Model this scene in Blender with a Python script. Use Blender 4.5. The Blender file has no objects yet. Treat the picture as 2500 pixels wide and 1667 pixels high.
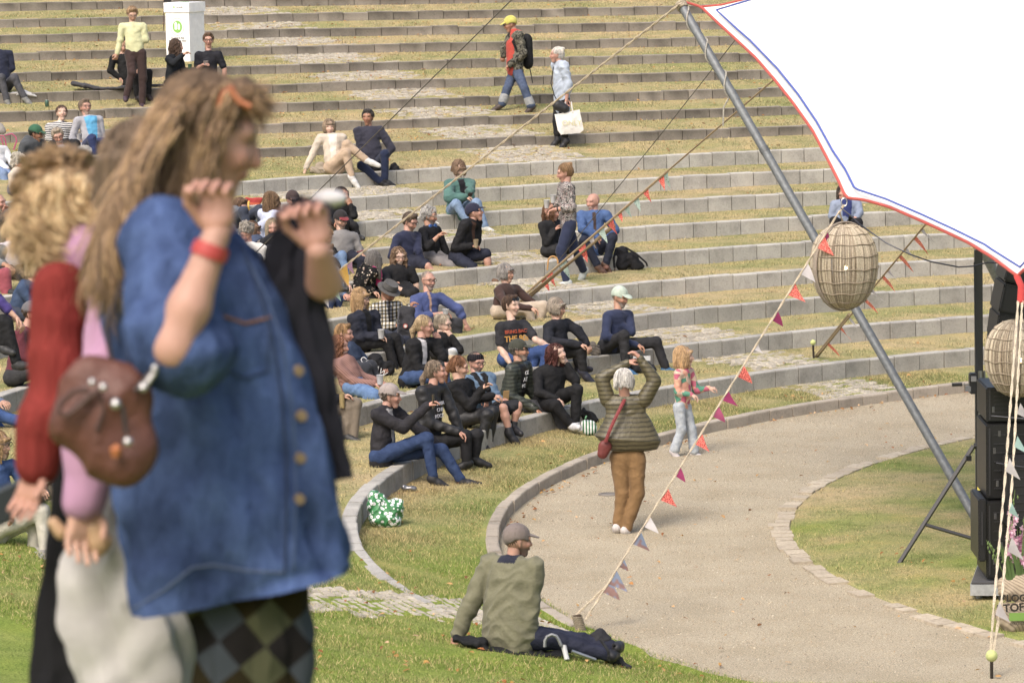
import bpy, math, random
import numpy as np
from mathutils import Matrix, Vector, Euler
rnd=random.Random(7); rng=np.random.default_rng(11)
R_=math.radians
sc=bpy.context.scene; COL=sc.collection
# ---------------- camera, sky, sun, exposure ----------------
F_PX=9422.47; PH=.118189; CH=6.54366; RO=-.01959055     # focal length in photo pixels, pitch, height, roll
cam_d=bpy.data.cameras.new('camera'); cam=bpy.data.objects.new('camera',cam_d); COL.objects.link(cam)
cam_d.sensor_width=36; cam_d.lens=36*F_PX/2500; cam_d.clip_start=.5; cam_d.clip_end=600
cam.matrix_world=Matrix.Translation((0,0,CH))@Matrix.Rotation(math.pi/2-PH,4,'X')@Matrix.Rotation(RO,4,'Z')
cam_d.dof.use_dof=True; cam_d.dof.focus_distance=45; cam_d.dof.aperture_fstop=7.5
sc.camera=cam
w=bpy.data.worlds.new('World'); sc.world=w; w.use_nodes=True
nt=w.node_tree; sky=nt.nodes.new('ShaderNodeTexSky'); sky.sky_type='NISHITA'; sky.sun_disc=False
SUN_EL=R_(52); SUN_AZ=R_(-150)      # azimuth clockwise from +Y: light from behind the camera, upper left
sky.sun_elevation=SUN_EL; sky.sun_rotation=SUN_AZ; sky.dust_density=6; sky.air_density=1.0; sky.ozone_density=.6
nt.links.new(sky.outputs[0],nt.nodes['Background'].inputs[0]); nt.nodes['Background'].inputs[1].default_value=.15
sd=bpy.data.lights.new('sun','SUN'); sd.energy=1.05; sd.angle=R_(24); sd.color=(1,.975,.95)
so=bpy.data.objects.new('sun',sd); COL.objects.link(so)
dv=Vector((math.sin(SUN_AZ)*math.cos(SUN_EL),math.cos(SUN_AZ)*math.cos(SUN_EL),math.sin(SUN_EL)))
so.rotation_euler=dv.to_track_quat('Z','Y').to_euler()
sc.view_settings.view_transform='Standard'; sc.view_settings.look='None'; sc.view_settings.gamma=1
sc.view_settings.exposure=.74
# ---------------- helpers ----------------
cp_,sp_=math.cos(PH),math.sin(PH); cr_,sr_=math.cos(RO),math.sin(RO)
def ray(px,py):
    u=px-1250.; v=833.5-py; u,v=cr_*u-sr_*v, sr_*u+cr_*v
    return np.array([u, F_PX*cp_+v*sp_, -F_PX*sp_+v*cp_])/F_PX      # unit camera depth
def PZ(px,py,z):                       # photo point on the level z
    d=ray(px,py); t=(z-CH)/d[2]; return np.array([0,0,CH])+d*t
def PD(px,py,dep):                     # photo point at a camera depth in metres
    return np.array([0,0,CH])+ray(px,py)*dep
def depth(p):
    return p[1]*cp_-(p[2]-CH)*sp_
CX,CY=12.49536,37.90854                # centre of the arena
RK=[14.06+1.55*k for k in range(9)]; ZK=[.336+.2224*k for k in range(9)]      # light kerbs
QD=[(3.94,-52.13,393.8),(.9,-37.0,327.0),(3.2,-38.0,276.2),(5.4,-41.5,231.5),(4.1,-35.3,181.),(3.7,-26.9,129.8),(3.0,-23.5,86.7),(3.9,-22.4,48.4),(3.9,-21.5,9.),(3.9,-21.2,-27),(3.9,-21,-61),(3.9,-20.8,-93)]
ZD=[2.153+.254*(k+1) for k in range(len(QD))]
TH=np.radians(np.arange(60,300.01,.5))
def dark_r(k):
    xs=np.linspace(-300,2800,60); rr=[];tt=[]
    for x in xs:
        y=QD[k][0]*(x/1000)**2+QD[k][1]*x/1000+QD[k][2]
        p=PZ(x,y,ZD[k]); rr.append(math.hypot(p[0]-CX,p[1]-CY)); tt.append(math.atan2(p[1]-CY,p[0]-CX))
    o=np.argsort(tt); return np.array(tt)[o],np.array(rr)[o]
DT=[dark_r(k) for k in range(9)]
TG=np.radians(np.arange(84,150,.5)); DT=[(TG,np.interp(TG,*q)) for q in DT]
for k in range(9): DT[k]=(TG,np.maximum(DT[k][1],(DT[k-1][1] if k else RK[8]+.1)+1.15))
for k in range(9,len(QD)): DT.append((DT[8][0],DT[8][1]+1.45*(k-8)))
NR=9+len(QD)
def row_r(k,th):
    th=np.asarray(th,float)
    if k<9: return np.full_like(th,RK[k])
    return np.interp(th,*DT[k-9])
def row_z(k): return ZK[k] if k<9 else ZD[k-9]
def riser(k): return .215 if k<9 else .15
def sstep(a,b,x):
    t=np.clip((x-a)/(b-a),0,1); return t*t*(3-2*t)
def nz(x,y,s=1.,seed=0):
    a=seed*1.7
    return (np.sin(x*1.3*s+a+1.7*np.sin(y*.9*s+a))+np.sin(y*1.7*s+2.1*a+1.3*np.sin(x*1.1*s-a))+.6*np.sin((x+y)*2.9*s+a))/2.6
def ground(x,y):
    """height of the ground at plan points"""
    x=np.atleast_1d(np.asarray(x,float)); y=np.atleast_1d(np.asarray(y,float))
    dx=x-CX; dy=y-CY; r=np.hypot(dx,dy); th=np.mod(np.arctan2(dy,dx),2*np.pi)
    step=np.zeros_like(r); ramp=np.zeros_like(r)
    R=[np.full_like(r,12.67)]+[row_r(k,th) for k in range(NR)]; Z=[.10]+[row_z(k) for k in range(NR)]; Zr=[.0]+Z[1:]
    for k in range(NR+1):
        r0=R[k]+.09
        if k<NR: r1=R[k+1]+.09; z1=Z[k+1]-riser(k); zr1=Zr[k+1]
        else: r1=r0+60; z1=Z[k]+1.; zr1=Z[k]+1
        m=(r>=r0); t=np.clip((r-r0)/(r1-r0),0,1)
        step=np.where(m,Z[k]-.01+(z1-Z[k]+.01)*t,step); ramp=np.where(m,Zr[k]+(zr1-Zr[k])*t,ramp)
    t=sstep(R_(178),R_(197),th)
    z=step*(1-t)+ramp*t
    bank=np.minimum(.5+(28.6-y)*.19,4.42)*sstep(12.7,14.3,r)
    z=np.where((y<30)&(th>R_(190)),np.maximum(z,bank),z)
    return z
def hit(px,py):                        # where the view ray meets the ground
    d=ray(px,py); ts=np.arange(26,120,.02); P=np.array([0,0,CH])+ts[:,None]*d
    g=ground(P[:,0],P[:,1]); i=np.argmax(P[:,2]<=g)
    return P[i]
def tag(o,label=None,cat=None,group=None,kind=None):
    if label: o['label']=label
    if cat: o['category']=cat
    if group: o['group']=group
    if kind: o['kind']=kind
    return o
def empty(name,loc,label=None,cat=None,group=None):
    o=bpy.data.objects.new(name,None); COL.objects.link(o); o.location=tuple(float(v) for v in loc); o.empty_display_size=.2
    return tag(o,label,cat,group)
def lin(c):
    return tuple((v/12.92 if v<=.04045 else ((v+.055)/1.055)**2.4) for v in c[:3])
def S(h):                              # '#rrggbb' -> linear rgb
    h=h.lstrip('#'); return np.array(lin([int(h[i:i+2],16)/255 for i in (0,2,4)]))
def mesh_obj(name,V,Fc,mat,parent=None,smooth=True,col=None,fcol=None,mats=None,midx=None):
    me=bpy.data.meshes.new(name)
    V=np.asarray(V,float)
    off=np.array(parent.location) if parent is not None else np.zeros(3)
    p=parent
    if parent is not None and parent.parent is not None: off=np.array(parent.parent.location)+off
    V=V-off
    if isinstance(Fc,np.ndarray):
        n,kk=Fc.shape; me.vertices.add(len(V)); me.vertices.foreach_set('co',V.astype(np.float32).ravel())
        me.loops.add(n*kk); me.loops.foreach_set('vertex_index',Fc.astype(np.int32).ravel())
        me.polygons.add(n); me.polygons.foreach_set('loop_start',np.arange(0,n*kk,kk,dtype=np.int32)); me.polygons.foreach_set('loop_total',np.full(n,kk,np.int32))
        me.update(calc_edges=True)
    else: me.from_pydata([tuple(v) for v in V],[],Fc)
    if col is not None:
        a=me.color_attributes.new('Col','FLOAT_COLOR','POINT'); c=np.ones((len(V),4),np.float32); c[:,:3]=col; a.data.foreach_set('color',c.ravel())
    me.polygons.foreach_set('use_smooth',np.full(len(me.polygons),bool(smooth)))
    for m in (mats or [mat]):
        me.materials.append(m)
    if midx is not None: me.polygons.foreach_set('material_index',np.asarray(midx,np.int32))
    me.validate(); me.update()
    if smooth and len(me.polygons)<20000: me.set_sharp_from_angle(angle=R_(42))
    o=bpy.data.objects.new(name,me); COL.objects.link(o)
    if parent is not None: o.parent=parent
    return o
class MB:                              # mesh collector
    def __init__(s): s.V=[];s.F=[];s.C=[]
    def add(s,V,F,c=None):
        b=len(s.V); s.V+= [tuple(v) for v in V]; s.F+=[tuple(i+b for i in f) for f in F]
        s.C+=[tuple(c) if c is not None else (1,1,1)]*len(V); return s
    def box(s,c,size,M=None,col=None,bev=0):
        c=np.asarray(c,float); h=np.asarray(size,float)/2; M=np.eye(3) if M is None else np.asarray(M)
        if not bev:
            P=[c+M@(h*np.array(q)) for q in [(-1,-1,-1),(1,-1,-1),(1,1,-1),(-1,1,-1),(-1,-1,1),(1,-1,1),(1,1,1),(-1,1,1)]]
            return s.add(P,[(0,3,2,1),(4,5,6,7),(0,1,5,4),(1,2,6,5),(2,3,7,6),(3,0,4,7)],col)
        import bmesh
        bm=bmesh.new(); bmesh.ops.create_cube(bm,size=2)
        for v in bm.verts: v.co=Vector((v.co.x*h[0],v.co.y*h[1],v.co.z*h[2]))
        bmesh.ops.bevel(bm,geom=bm.edges[:],offset=bev,segments=2,affect='EDGES')
        bm.verts.ensure_lookup_table(); P=[c+M@np.array(v.co) for v in bm.verts]; F=[[v.index for v in f.verts] for f in bm.faces]; bm.free()
        return s.add(P,F,col)
    def tube(s,pts,r,n=8,col=None,cap=True,sx=1.,up=None,twist=0):
        pts=[np.asarray(p,float) for p in pts]; m=len(pts); rr=r if hasattr(r,'__len__') else [r]*m
        V=[];F=[]; t0=pts[1]-pts[0]; t0/=np.linalg.norm(t0)+1e-9
        u=np.array(up,float) if up is not None else (np.array([0,0,1.]) if abs(t0[2])<.9 else np.array([1.,0,0]))
        for i in range(m):
            t=pts[min(i+1,m-1)]-pts[max(i-1,0)]; t/=np.linalg.norm(t)+1e-9
            a=np.cross(t,u); a/=np.linalg.norm(a)+1e-9; b=np.cross(a,t); u=b
            for j in range(n):
                q=2*math.pi*j/n+twist*i
                V.append(pts[i]+rr[i]*(math.cos(q)*a*sx+math.sin(q)*b))
        for i in range(m-1):
            for j in range(n): F.append((i*n+j,i*n+(j+1)%n,(i+1)*n+(j+1)%n,(i+1)*n+j))
        if cap: F.append(tuple(range(n-1,-1,-1))); F.append(tuple(range((m-1)*n,m*n)))
        return s.add(V,F,col)
    def lathe(s,c,prof,n=24,axis=(0,0,1),col=None,cap=False):
        ax=np.asarray(axis,float); ax/=np.linalg.norm(ax); a=np.cross(ax,[0,1,0] if abs(ax[1])<.9 else [1,0,0]); a/=np.linalg.norm(a); b=np.cross(ax,a); c=np.asarray(c,float)
        V=[c+ax*z+r*(math.cos(2*math.pi*j/n)*a+math.sin(2*math.pi*j/n)*b) for r,z in prof for j in range(n)]
        F=[(i*n+j,i*n+(j+1)%n,(i+1)*n+(j+1)%n,(i+1)*n+j) for i in range(len(prof)-1) for j in range(n)]
        if cap: F.append(tuple(range(n-1,-1,-1))); F.append(tuple(range((len(prof)-1)*n,len(prof)*n)))
        return s.add(V,F,col)
    def build(s,name,mat,parent=None,smooth=True):
        return mesh_obj(name,s.V,s.F,mat,parent,smooth,col=np.array(s.C))
# ---------------- materials ----------------
def mat(name,rough=.8,spec=.3,bump=0,bscale=60,bdist=.01,var=0,vscale=8,detail=6,transl=0,metal=0,stretch=None,sheen=0,extra=None,coord='Object'):
    m=bpy.data.materials.new(name); m.use_nodes=True; t=m.node_tree; N=t.nodes; L=t.links; b=N['Principled BSDF']
    b.inputs['Roughness'].default_value=rough; b.inputs['Specular IOR Level'].default_value=spec; b.inputs['Metallic'].default_value=metal
    if sheen: b.inputs['Sheen Weight'].default_value=sheen
    a=N.new('ShaderNodeAttribute'); a.attribute_name='Col'; src=a.outputs['Color']
    tc=N.new('ShaderNodeTexCoord'); co=tc.outputs[coord]
    if stretch:
        mp=N.new('ShaderNodeMapping'); mp.inputs['Scale'].default_value=stretch; L.new(co,mp.inputs[0]); co=mp.outputs[0]
    if extra: src=extra(N,L,src,co)
    if var:
        n=N.new('ShaderNodeTexNoise'); n.inputs['Scale'].default_value=vscale; n.inputs['Detail'].default_value=detail; L.new(co,n.inputs['Vector'])
        r=N.new('ShaderNodeMapRange'); r.inputs['From Min'].default_value=.3; r.inputs['From Max'].default_value=.7; r.inputs['To Min'].default_value=1-var; r.inputs['To Max'].default_value=1+var; L.new(n.outputs[0],r.inputs[0])
        x=N.new('ShaderNodeVectorMath'); x.operation='SCALE'; L.new(src,x.inputs[0]); L.new(r.outputs[0],x.inputs['Scale']); src=x.outputs[0]
    L.new(src,b.inputs['Base Color'])
    if bump:
        n=N.new('ShaderNodeTexNoise'); n.inputs['Scale'].default_value=bscale; n.inputs['Detail'].default_value=5; L.new(co,n.inputs['Vector'])
        bp=N.new('ShaderNodeBump'); bp.inputs['Strength'].default_value=bump; bp.inputs['Distance'].default_value=bdist; L.new(n.outputs[0],bp.inputs['Height']); L.new(bp.outputs[0],b.inputs['Normal'])
    if transl:
        tr=N.new('ShaderNodeBsdfTranslucent'); L.new(src,tr.inputs[0]); mx=N.new('ShaderNodeMixShader'); mx.inputs[0].default_value=transl
        L.new(b.outputs[0],mx.inputs[1]); L.new(tr.outputs[0],mx.inputs[2]); L.new(mx.outputs[0],N['Material Output'].inputs[0])
    return m
def mulramp(N,L,src,fac,stops,interp='LINEAR',mode='MULTIPLY'):
    r=N.new('ShaderNodeValToRGB'); r.color_ramp.interpolation=interp; e=r.color_ramp.elements
    while len(e)<len(stops): e.new(.5)
    for q,(p,c) in zip(e,stops): q.position=p; q.color=(*c,1)
    L.new(fac,r.inputs[0]); m=N.new('ShaderNodeMix'); m.data_type='RGBA'; m.blend_type=mode; m.inputs[0].default_value=1
    L.new(src,m.inputs[6]); L.new(r.outputs[0],m.inputs[7]); return m.outputs[2]
def noise(N,L,co,scale,detail=4,rough=.5,dist=0):
    n=N.new('ShaderNodeTexNoise'); n.inputs['Scale'].default_value=scale; n.inputs['Detail'].default_value=detail; n.inputs['Roughness'].default_value=rough; n.inputs['Distortion'].default_value=dist; L.new(co,n.inputs['Vector']); return n.outputs[0]
def ex_grass(N,L,src,co):
    s=mulramp(N,L,src,noise(N,L,co,2.2,8,.7),[(.3,(.62,.72,.6)),(.5,(1,1,1)),(.72,(1.25,1.12,1.05))])
    s=mulramp(N,L,s,noise(N,L,co,55,6,.8),[(.34,(.3,.34,.25)),(.5,(1,1,1)),(.66,(1.6,1.45,1.25))])
    return s
def ex_gravel(N,L,src,co):
    s=mulramp(N,L,src,noise(N,L,co,1.1,6,.6),[(.3,(.86,.84,.8)),(.55,(1,1,1)),(.75,(1.07,1.06,1.05))])
    s=mulramp(N,L,s,noise(N,L,co,60,6,.9),[(.36,(.3,.27,.23)),(.46,(.85,.84,.82)),(.54,(1.08,1.08,1.08)),(.64,(1.6,1.56,1.5))])
    s=mulramp(N,L,s,noise(N,L,co,14,5,.8),[(.27,(.6,.56,.5)),(.4,(1,1,1)),(.9,(1.05,1.05,1.05))])
    return s
def ex_conc(N,L,src,co):
    s=mulramp(N,L,src,noise(N,L,co,3.3,6,.7),[(.3,(.72,.72,.72)),(.5,(1,1,1)),(.75,(1.13,1.12,1.1))])
    s=mulramp(N,L,s,noise(N,L,co,42,5,.75),[(.27,(.5,.5,.49)),(.42,(.96,.96,.96)),(.7,(1.1,1.1,1.1))])
    v=N.new('ShaderNodeTexVoronoi'); v.inputs['Scale'].default_value=75; L.new(co,v.inputs['Vector'])
    s=mulramp(N,L,s,v.outputs[0],[(.0,(.6,.6,.6)),(.16,(.92,.92,.92)),(.3,(1,1,1))])
    return s
def ex_dk(N,L,src,co):
    return src
M={}
M['grass']=mat('grass_ground',rough=1,spec=0,bump=.9,bscale=45,bdist=.03,extra=ex_grass)
M['blade']=mat('grass_blades',rough=.8,spec=.05,transl=.35)
M['blade2']=mat('pebbles',rough=.9,spec=.1)
M['gravel']=mat('gravel',rough=1,spec=.05,bump=.6,bscale=120,bdist=.012,extra=ex_gravel)
M['conc']=mat('concrete_kerb',rough=.95,spec=.1,bump=.5,bscale=60,bdist=.006,extra=ex_conc)
M['sett']=mat('granite_setts',rough=.9,spec=.15,bump=.5,bscale=70,bdist=.006,var=.2,vscale=30)
M['leaf']=mat('dry_leaf',rough=.8,spec=.1,transl=.2,var=.25,vscale=30)
# ---------------- terraces, lawn, gravel ----------------
STRAW=S('#aa9b7b'); GREEN=S('#7e8656'); LUSH=S('#7c8c46')
def grasscol(x,y):
    dx=x-CX; dy=y-CY; r=np.hypot(dx,dy); th=np.mod(np.arctan2(dy,dx),2*np.pi)
    near=sstep(R_(172),R_(200),th)*(1-sstep(16,22,r)*.0)
    n=nz(x,y,1.1,1)*.5+nz(x,y,3.1,5)*.35+nz(x,y,.35,3)*.3
    inner=sstep(RK[0]+.1,12.8,r)
    g=.36+.6*n+ .55*near+.45*inner*(1-near)
    isl=r<9.9
    g=np.where(isl,.55+.7*n,g); g=np.clip(g,0,1)[:,None]
    c=STRAW*(1-g)+GREEN*g
    l=np.clip(near*.9+.35*n*near-.15+inner*.25,0,1)[:,None]
    l=np.where(isl[:,None],np.clip(.15+.5*n,0,.5)[:,None],l)
    c=c*(1-l)+LUSH*l
    # trodden earth on the island and under the kerbs
    e=np.clip(sstep(.35,.75,nz(x,y,1.9,9)),0,1)*isl; e=e[:,None]
    c=c*(1-.5*e)+S('#b09b7c')*.5*e
    return c
def build_lawn():
    V=[];idx={}
    prof=[(-1,0.)]                                     # (row,t)
    rad=[]
    segs=[]
    for k in range(-1,NR):
        n=10 if k<9 else 6
        for i in range(n+1): segs.append((k,i/n))
    segs.append((NR,1))
    A=np.zeros((len(segs),len(TH),3)); 
    R=[np.full_like(TH,12.67)]+[row_r(k,TH) for k in range(NR)]; Z=[.10]+[row_z(k) for k in range(NR)]; Zr=[0.]+Z[1:]
    t=sstep(R_(178),R_(197),TH)
    for s,(k,f) in enumerate(segs):
        k1=k+1
        if k1<NR:
            r=R[k1]+.09+(R[k1+1]-R[k1])*f; z=(Z[k1]-.01)*(1-f)+(Z[k1+1]-riser(k1-0 if k1<NR else 0))*f; zr=Zr[k1]*(1-f)+Zr[k1+1]*f
        elif k1==NR:
            r=R[NR]+.09+60*f; z=Z[NR]+f; zr=z
        else: r=R[NR]+300; z=Z[NR]+1; zr=z
        if s==0: r=np.where(TH>R_(190),12.5+.06*np.sin(TH*37)+.04*np.sin(TH*91),r)
        zz=z*(1-t)+zr*t
        A[s,:,0]=CX+r*np.cos(TH);A[s,:,1]=CY+r*np.sin(TH)
        x=A[s,:,0];y=A[s,:,1]
        bank=np.minimum(.5+(28.6-y)*.19,4.42)*sstep(12.7,14.3,r)
        zz=np.where((y<30)&(TH>R_(190)),np.maximum(zz,bank),zz)
        A[s,:,2]=zz+.012*nz(x,y,2.3,2)*(0 if f in(0,1) else 1)
        if s==0: A[s,:,2]=np.where(TH>R_(186),-.02,A[s,:,2])
    n,m=len(segs),len(TH)
    I=np.arange(n*m).reshape(n,m)
    Fq=np.stack([I[:-1,:-1],I[1:,:-1],I[1:,1:],I[:-1,1:]],-1).reshape(-1,4)[:,::-1]
    V=A.reshape(-1,3)
    o=mesh_obj('lawn',V,Fq,M['grass'],smooth=False,col=grasscol(V[:,0],V[:,1])); tag(o,kind='structure')
build_lawn()
def disc(name,radii,zs,m,colf,n=260,a0=0,a1=360):
    th=np.radians(np.linspace(a0,a1,n)); V=[]
    for r,z in zip(radii,zs):
        V.append(np.stack([CX+r*np.cos(th),CY+r*np.sin(th),np.full(n,z)+.004*nz(r*np.cos(th),r*np.sin(th),3,4)],-1))
    V=np.concatenate(V); I=np.arange(len(radii)*n).reshape(len(radii),n)
    Fq=np.stack([I[:-1,:-1],I[1:,:-1],I[1:,1:],I[:-1,1:]],-1).reshape(-1,4)
    o=mesh_obj(name,V,Fq,m,smooth=False,col=colf(V[:,0],V[:,1])); return tag(o,kind='structure')
disc('gravel_path',np.linspace(9.5,12.95,26),[0]*26,M['gravel'],lambda x,y: np.tile(S('#a39a87'),(len(x),1))*(1+.05*nz(x,y,1.2,3))[:,None])
disc('island_lawn',[.05]+list(np.linspace(1,9.7,28))+[9.78],[.07]*20+list(np.linspace(.065,.02,9))+[-.02],M['grass'],grasscol)
# kerbs: rows of concrete blocks, joints modelled
def kerb(k,label,a0,a1):
    if k>=0: rf=lambda th: float(row_r(k,th)); ztop=row_z(k); ht=riser(k)+.12; wd=.16
    else: rf=lambda th: 12.67-.0*th; ztop=.125; ht=.2; wd=.13
    mb=MB(); L=.405 if k<9 else .425
    if k<0: L=.43
    th=R_(a0); b=.018
    while th<R_(a1):
        r=rf(th); dth=L/r; thb=th+dth-.015/r
        zt=ztop
        tt=float(sstep(R_(178),R_(197),th)) 
        if k<0: zt=ztop-.10*tt
        else: zt=ztop+.002
        zt+=rnd.uniform(-.006,.006); dr=rnd.uniform(-.008,.008)
        if k>=9: dr=rnd.uniform(-.014,.014); zt+=rnd.uniform(-.01,.008)
        prof=[(0,zt-ht),(0,zt-b),(b*.3,zt-b*.3),(b,zt),(wd-b,zt),(wd,zt-b),(wd,zt-ht)]
        V=[]; na=3
        for e,a in enumerate((th,(th+thb)/2,thb)):
            ra=rf(a)
            for q,(dd,z) in enumerate(prof):
                V.append((CX+(ra+dr+dd)*math.cos(a),CY+(ra+dr+dd)*math.sin(a),z))
        F=[];n=len(prof)
        for e in range(2):
            for q in range(n-1): F.append((e*n+q,e*n+q+1,(e+1)*n+q+1,(e+1)*n+q))
        F.append(tuple(range(n))); F.append(tuple(range(3*n-1,2*n-1,-1)))
        g=rnd.uniform(.88,1.08)
        c=S('#aba8a1')*g*(.9 if k<3 else 1) if k<9 else S('#968f85')*g*rnd.uniform(.82,1.05)
        if k<0: c=S('#a0978a')*g
        base=len(mb.V); mb.add(V,F,c)
        if k>=9:                                      # lichen stain on the old blocks, worn into the stone
            for e in range(3):
                for q in (1,2): 
                    mb.C[base+e*n+q]=tuple(np.array(mb.C[base+e*n+q])*rnd.uniform(.35,.75))
        elif k>=0:
            for e in range(3): mb.C[base+e*n+1]=tuple(np.array(mb.C[base+e*n+1])*rnd.uniform(.74,1.0))
        th+=dth
    o=mb.build('stone_kerb' ,M['conc'],smooth=False); 
    tag(o,label,'kerb','stone kerbs edging the terraces')
ordn=['lowest','second','third','fourth','fifth','sixth','seventh','eighth','ninth']
kerb(-1,'low concrete edging kerb along the outside of the gravel path','110' and 95,199)
for k in range(9):
    kerb(k,('pale concrete kerb of the %s grass terrace, counted up from the gravel path'%ordn[k]),[96,96,96,94,92,90,88,86,84][k],200 if k<3 else 192)
up=['lowest','second','third','fourth','fifth','sixth','seventh','eighth','ninth','topmost visible']
for k in range(9,min(NR,19)):
    kerb(k,'dark weathered kerb of the upper terraces, %s of the dark rows'%up[k-9],84,142)
# cobbled paths
def setts(name,tharc,wdt,rows,label,seedd,radial=False):
    mb=MB(); rg=random.Random(seedd)
    for (ra,rb) in rows:
        r=ra+.06
        while r<rb-.05:
            dr=rg.uniform(.085,.11); off=rg.uniform(0,.1); s=-wdt/2-off
            edge=rg.uniform(-.12,.12)
            while s<wdt/2:
                ds=rg.uniform(.11,.17)
                miss=.10+.55*max(0,nz(np.array([r*3.1]),np.array([s*3.7+r]),1.3,seedd)[0]-.15)
                if rg.random()>miss:
                    tc=tharc+(s+ds/2+edge)/r; rc=r+dr/2
                    x,y=CX+rc*math.cos(tc),CY+rc*math.sin(tc); z=float(ground(x,y)[0])+rg.uniform(.0,.012)+.006
                    M3=np.array([[-math.sin(tc),math.cos(tc),0],[math.cos(tc),math.sin(tc),0],[0,0,1]]).T
                    g=rg.uniform(.8,1.12); c=S('#a39c8e')*g
                    hx,hy=(ds-.022)/2,(dr-.02)/2; h=.03; q=.012
                    P=[]
                    for (fx,fy,fz) in [(hx,hy,-h),(hx,hy,-q),(hx-q,hy-q,0)]:
                        for sx_,sy_ in ((-1,-1),(1,-1),(1,1),(-1,1)): P.append(np.array([x,y,z])+M3@np.array([sx_*fx*rg.uniform(.94,1),sy_*fy*rg.uniform(.92,1),fz]))
                    Fs=[(i,(i+1)%4,(i+1)%4+4,i+4) for i in range(4)]+[(i+4,(i+1)%4+4,(i+1)%4+8,i+8) for i in range(4)]+[(8,9,10,11)]
                    mb.add(P,Fs,c)
                s+=ds
            r+=dr
    o=mb.build(name,M['sett'],smooth=False); return tag(o,label,kind='structure')
setts('cobbled_path',R_(128.2),1.15,[(12.8,14.06)]+[(RK[k]+.16,RK[k+1]) for k in range(0,4)],None,1)
setts('cobbled_path',R_(126.4),1.25,[(RK[k]+.16,RK[k+1]) for k in range(4,8)],None,2)
setts('cobbled_path',R_(125.9),2.4,[(RK[8]-1.4,RK[8])],None,5)
ru=[float(row_r(k,R_(116.5))) for k in range(8,NR)]
setts('cobbled_path',R_(116.4),1.5,[(ru[i]+.16,ru[i+1]) for i in range(0,10)],None,3)
setts('cobbled_path',R_(200.5),1.35,[(12.9,16.7)],None,4)
# flat stone edging round the island
mb=MB(); th=0
while th<2*math.pi:
    L=rnd.uniform(.16,.3); wdn=rnd.uniform(.15,.22); 
    if rnd.random()>.12 and (math.degrees(th)%360<185 or rnd.random()<.75):
        r0=9.73+rnd.uniform(-.02,.02); 
        P=[];a,b_=th,th+(L-.02)/9.8
        for (rr,aa) in ((r0,a),(r0+wdn,a),(r0+wdn,b_),(r0,b_)): P.append((CX+rr*math.cos(aa),CY+rr*math.sin(aa),.018+rnd.uniform(0,.008)))
        P+=[(p[0],p[1],-.03) for p in P]
        mb.add(P,[(0,1,2,3),(4,7,6,5),(0,4,5,1),(1,5,6,2),(2,6,7,3),(3,7,4,0)],S('#a99e8c')*rnd.uniform(.85,1.1))
    th+=L/9.8
o=mb.build('stone_edging',M['sett'],smooth=False); tag(o,kind='structure')
# ---- grass blades and leaves ----
def scatter(n,th0,th1,r0,r1,hgt,wid,seed):
    g=np.random.default_rng(seed)
    th=np.radians(g.uniform(th0,th1,n)); r=np.sqrt(g.uniform(r0**2,r1**2,n)); x=CX+r*np.cos(th);y=CY+r*np.sin(th)
    return x,y,np.full(n,hgt),np.full(n,wid)
def blades():
    X=[];Y=[];H=[];W=[]
    for a in [(150000,185,232,12.6,18.5,.035,.006,1),(60000,120,185,12.85,14.05,.032,.007,2),(40000,176,250,4.5,9.72,.03,.007,3),(14000,120,176,4.5,9.72,.03,.007,6),
              (120000,100,176,14.2,26.6,.03,.010,4),(110000,100,128,26.6,42,.028,.013,5),(30000,176,200,14.2,22,.035,.008,7)]:
        x,y,h,w_=scatter(*a); X.append(x);Y.append(y);H.append(h);W.append(w_)
    x=np.concatenate(X);y=np.concatenate(Y);h=np.concatenate(H);w_=np.concatenate(W)
    g=np.random.default_rng(5); n=len(x)
    dx=x-CX;dy=y-CY;r=np.hypot(dx,dy);th=np.mod(np.arctan2(dy,dx),2*np.pi)
    keep=np.ones(n,bool)
    for k in range(NR):
        rk=row_r(k,th); d=r-rk; keep&=~((d>-.02)&(d<.17)&(th<R_(195)))
    # thin out on the cobbles
    for tc,wd,ra,rb in ((R_(127.6),1.2,12.7,25),(R_(116.4),1.5,26.6,42),(R_(200.5),1.35,12.9,16.7)):
        inside=(np.abs((th-tc)*r)<wd/2)&(r>ra)&(r<rb); clump=nz(x*3,y*3,1.3,8)>.25
        keep&=~(inside&~clump&(g.random(n)<.93))
    x,y,h,w_,r,th=x[keep],y[keep],h[keep],w_[keep],r[keep],th[keep]; n=len(x)
    z=ground(x,y); z=np.where(r<9.8,.02+.05*(1-(r/9.8)**2),z)
    z-=.004
    h=h*g.uniform(.4,1.3,n)*(1+.5*np.clip(nz(x,y,2.5,8),-.5,1)); an=g.uniform(0,2*np.pi,n); ln=g.normal(0,.55,(n,2))
    px=np.cos(an)*w_*.5; py=np.sin(an)*w_*.5
    V=np.empty((n,3,3)); V[:,0]=np.stack([x-px,y-py,z],-1);V[:,1]=np.stack([x+px,y+py,z],-1);V[:,2]=np.stack([x+ln[:,0]*h,y+ln[:,1]*h,z+h],-1)
    c=grasscol(x,y)*g.uniform(.45,1.6,(n,1))*np.array([1.,1,.95]); 
    dry=g.random(n)<.25; c[dry]=S('#d9c592')*g.uniform(.7,1.15,(dry.sum(),1))
    C=np.repeat(c,3,0)
    o=mesh_obj('grass',V.reshape(-1,3),np.arange(n*3).reshape(n,3),M['blade'],smooth=False,col=C); tag(o,kind='stuff')
blades()
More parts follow.
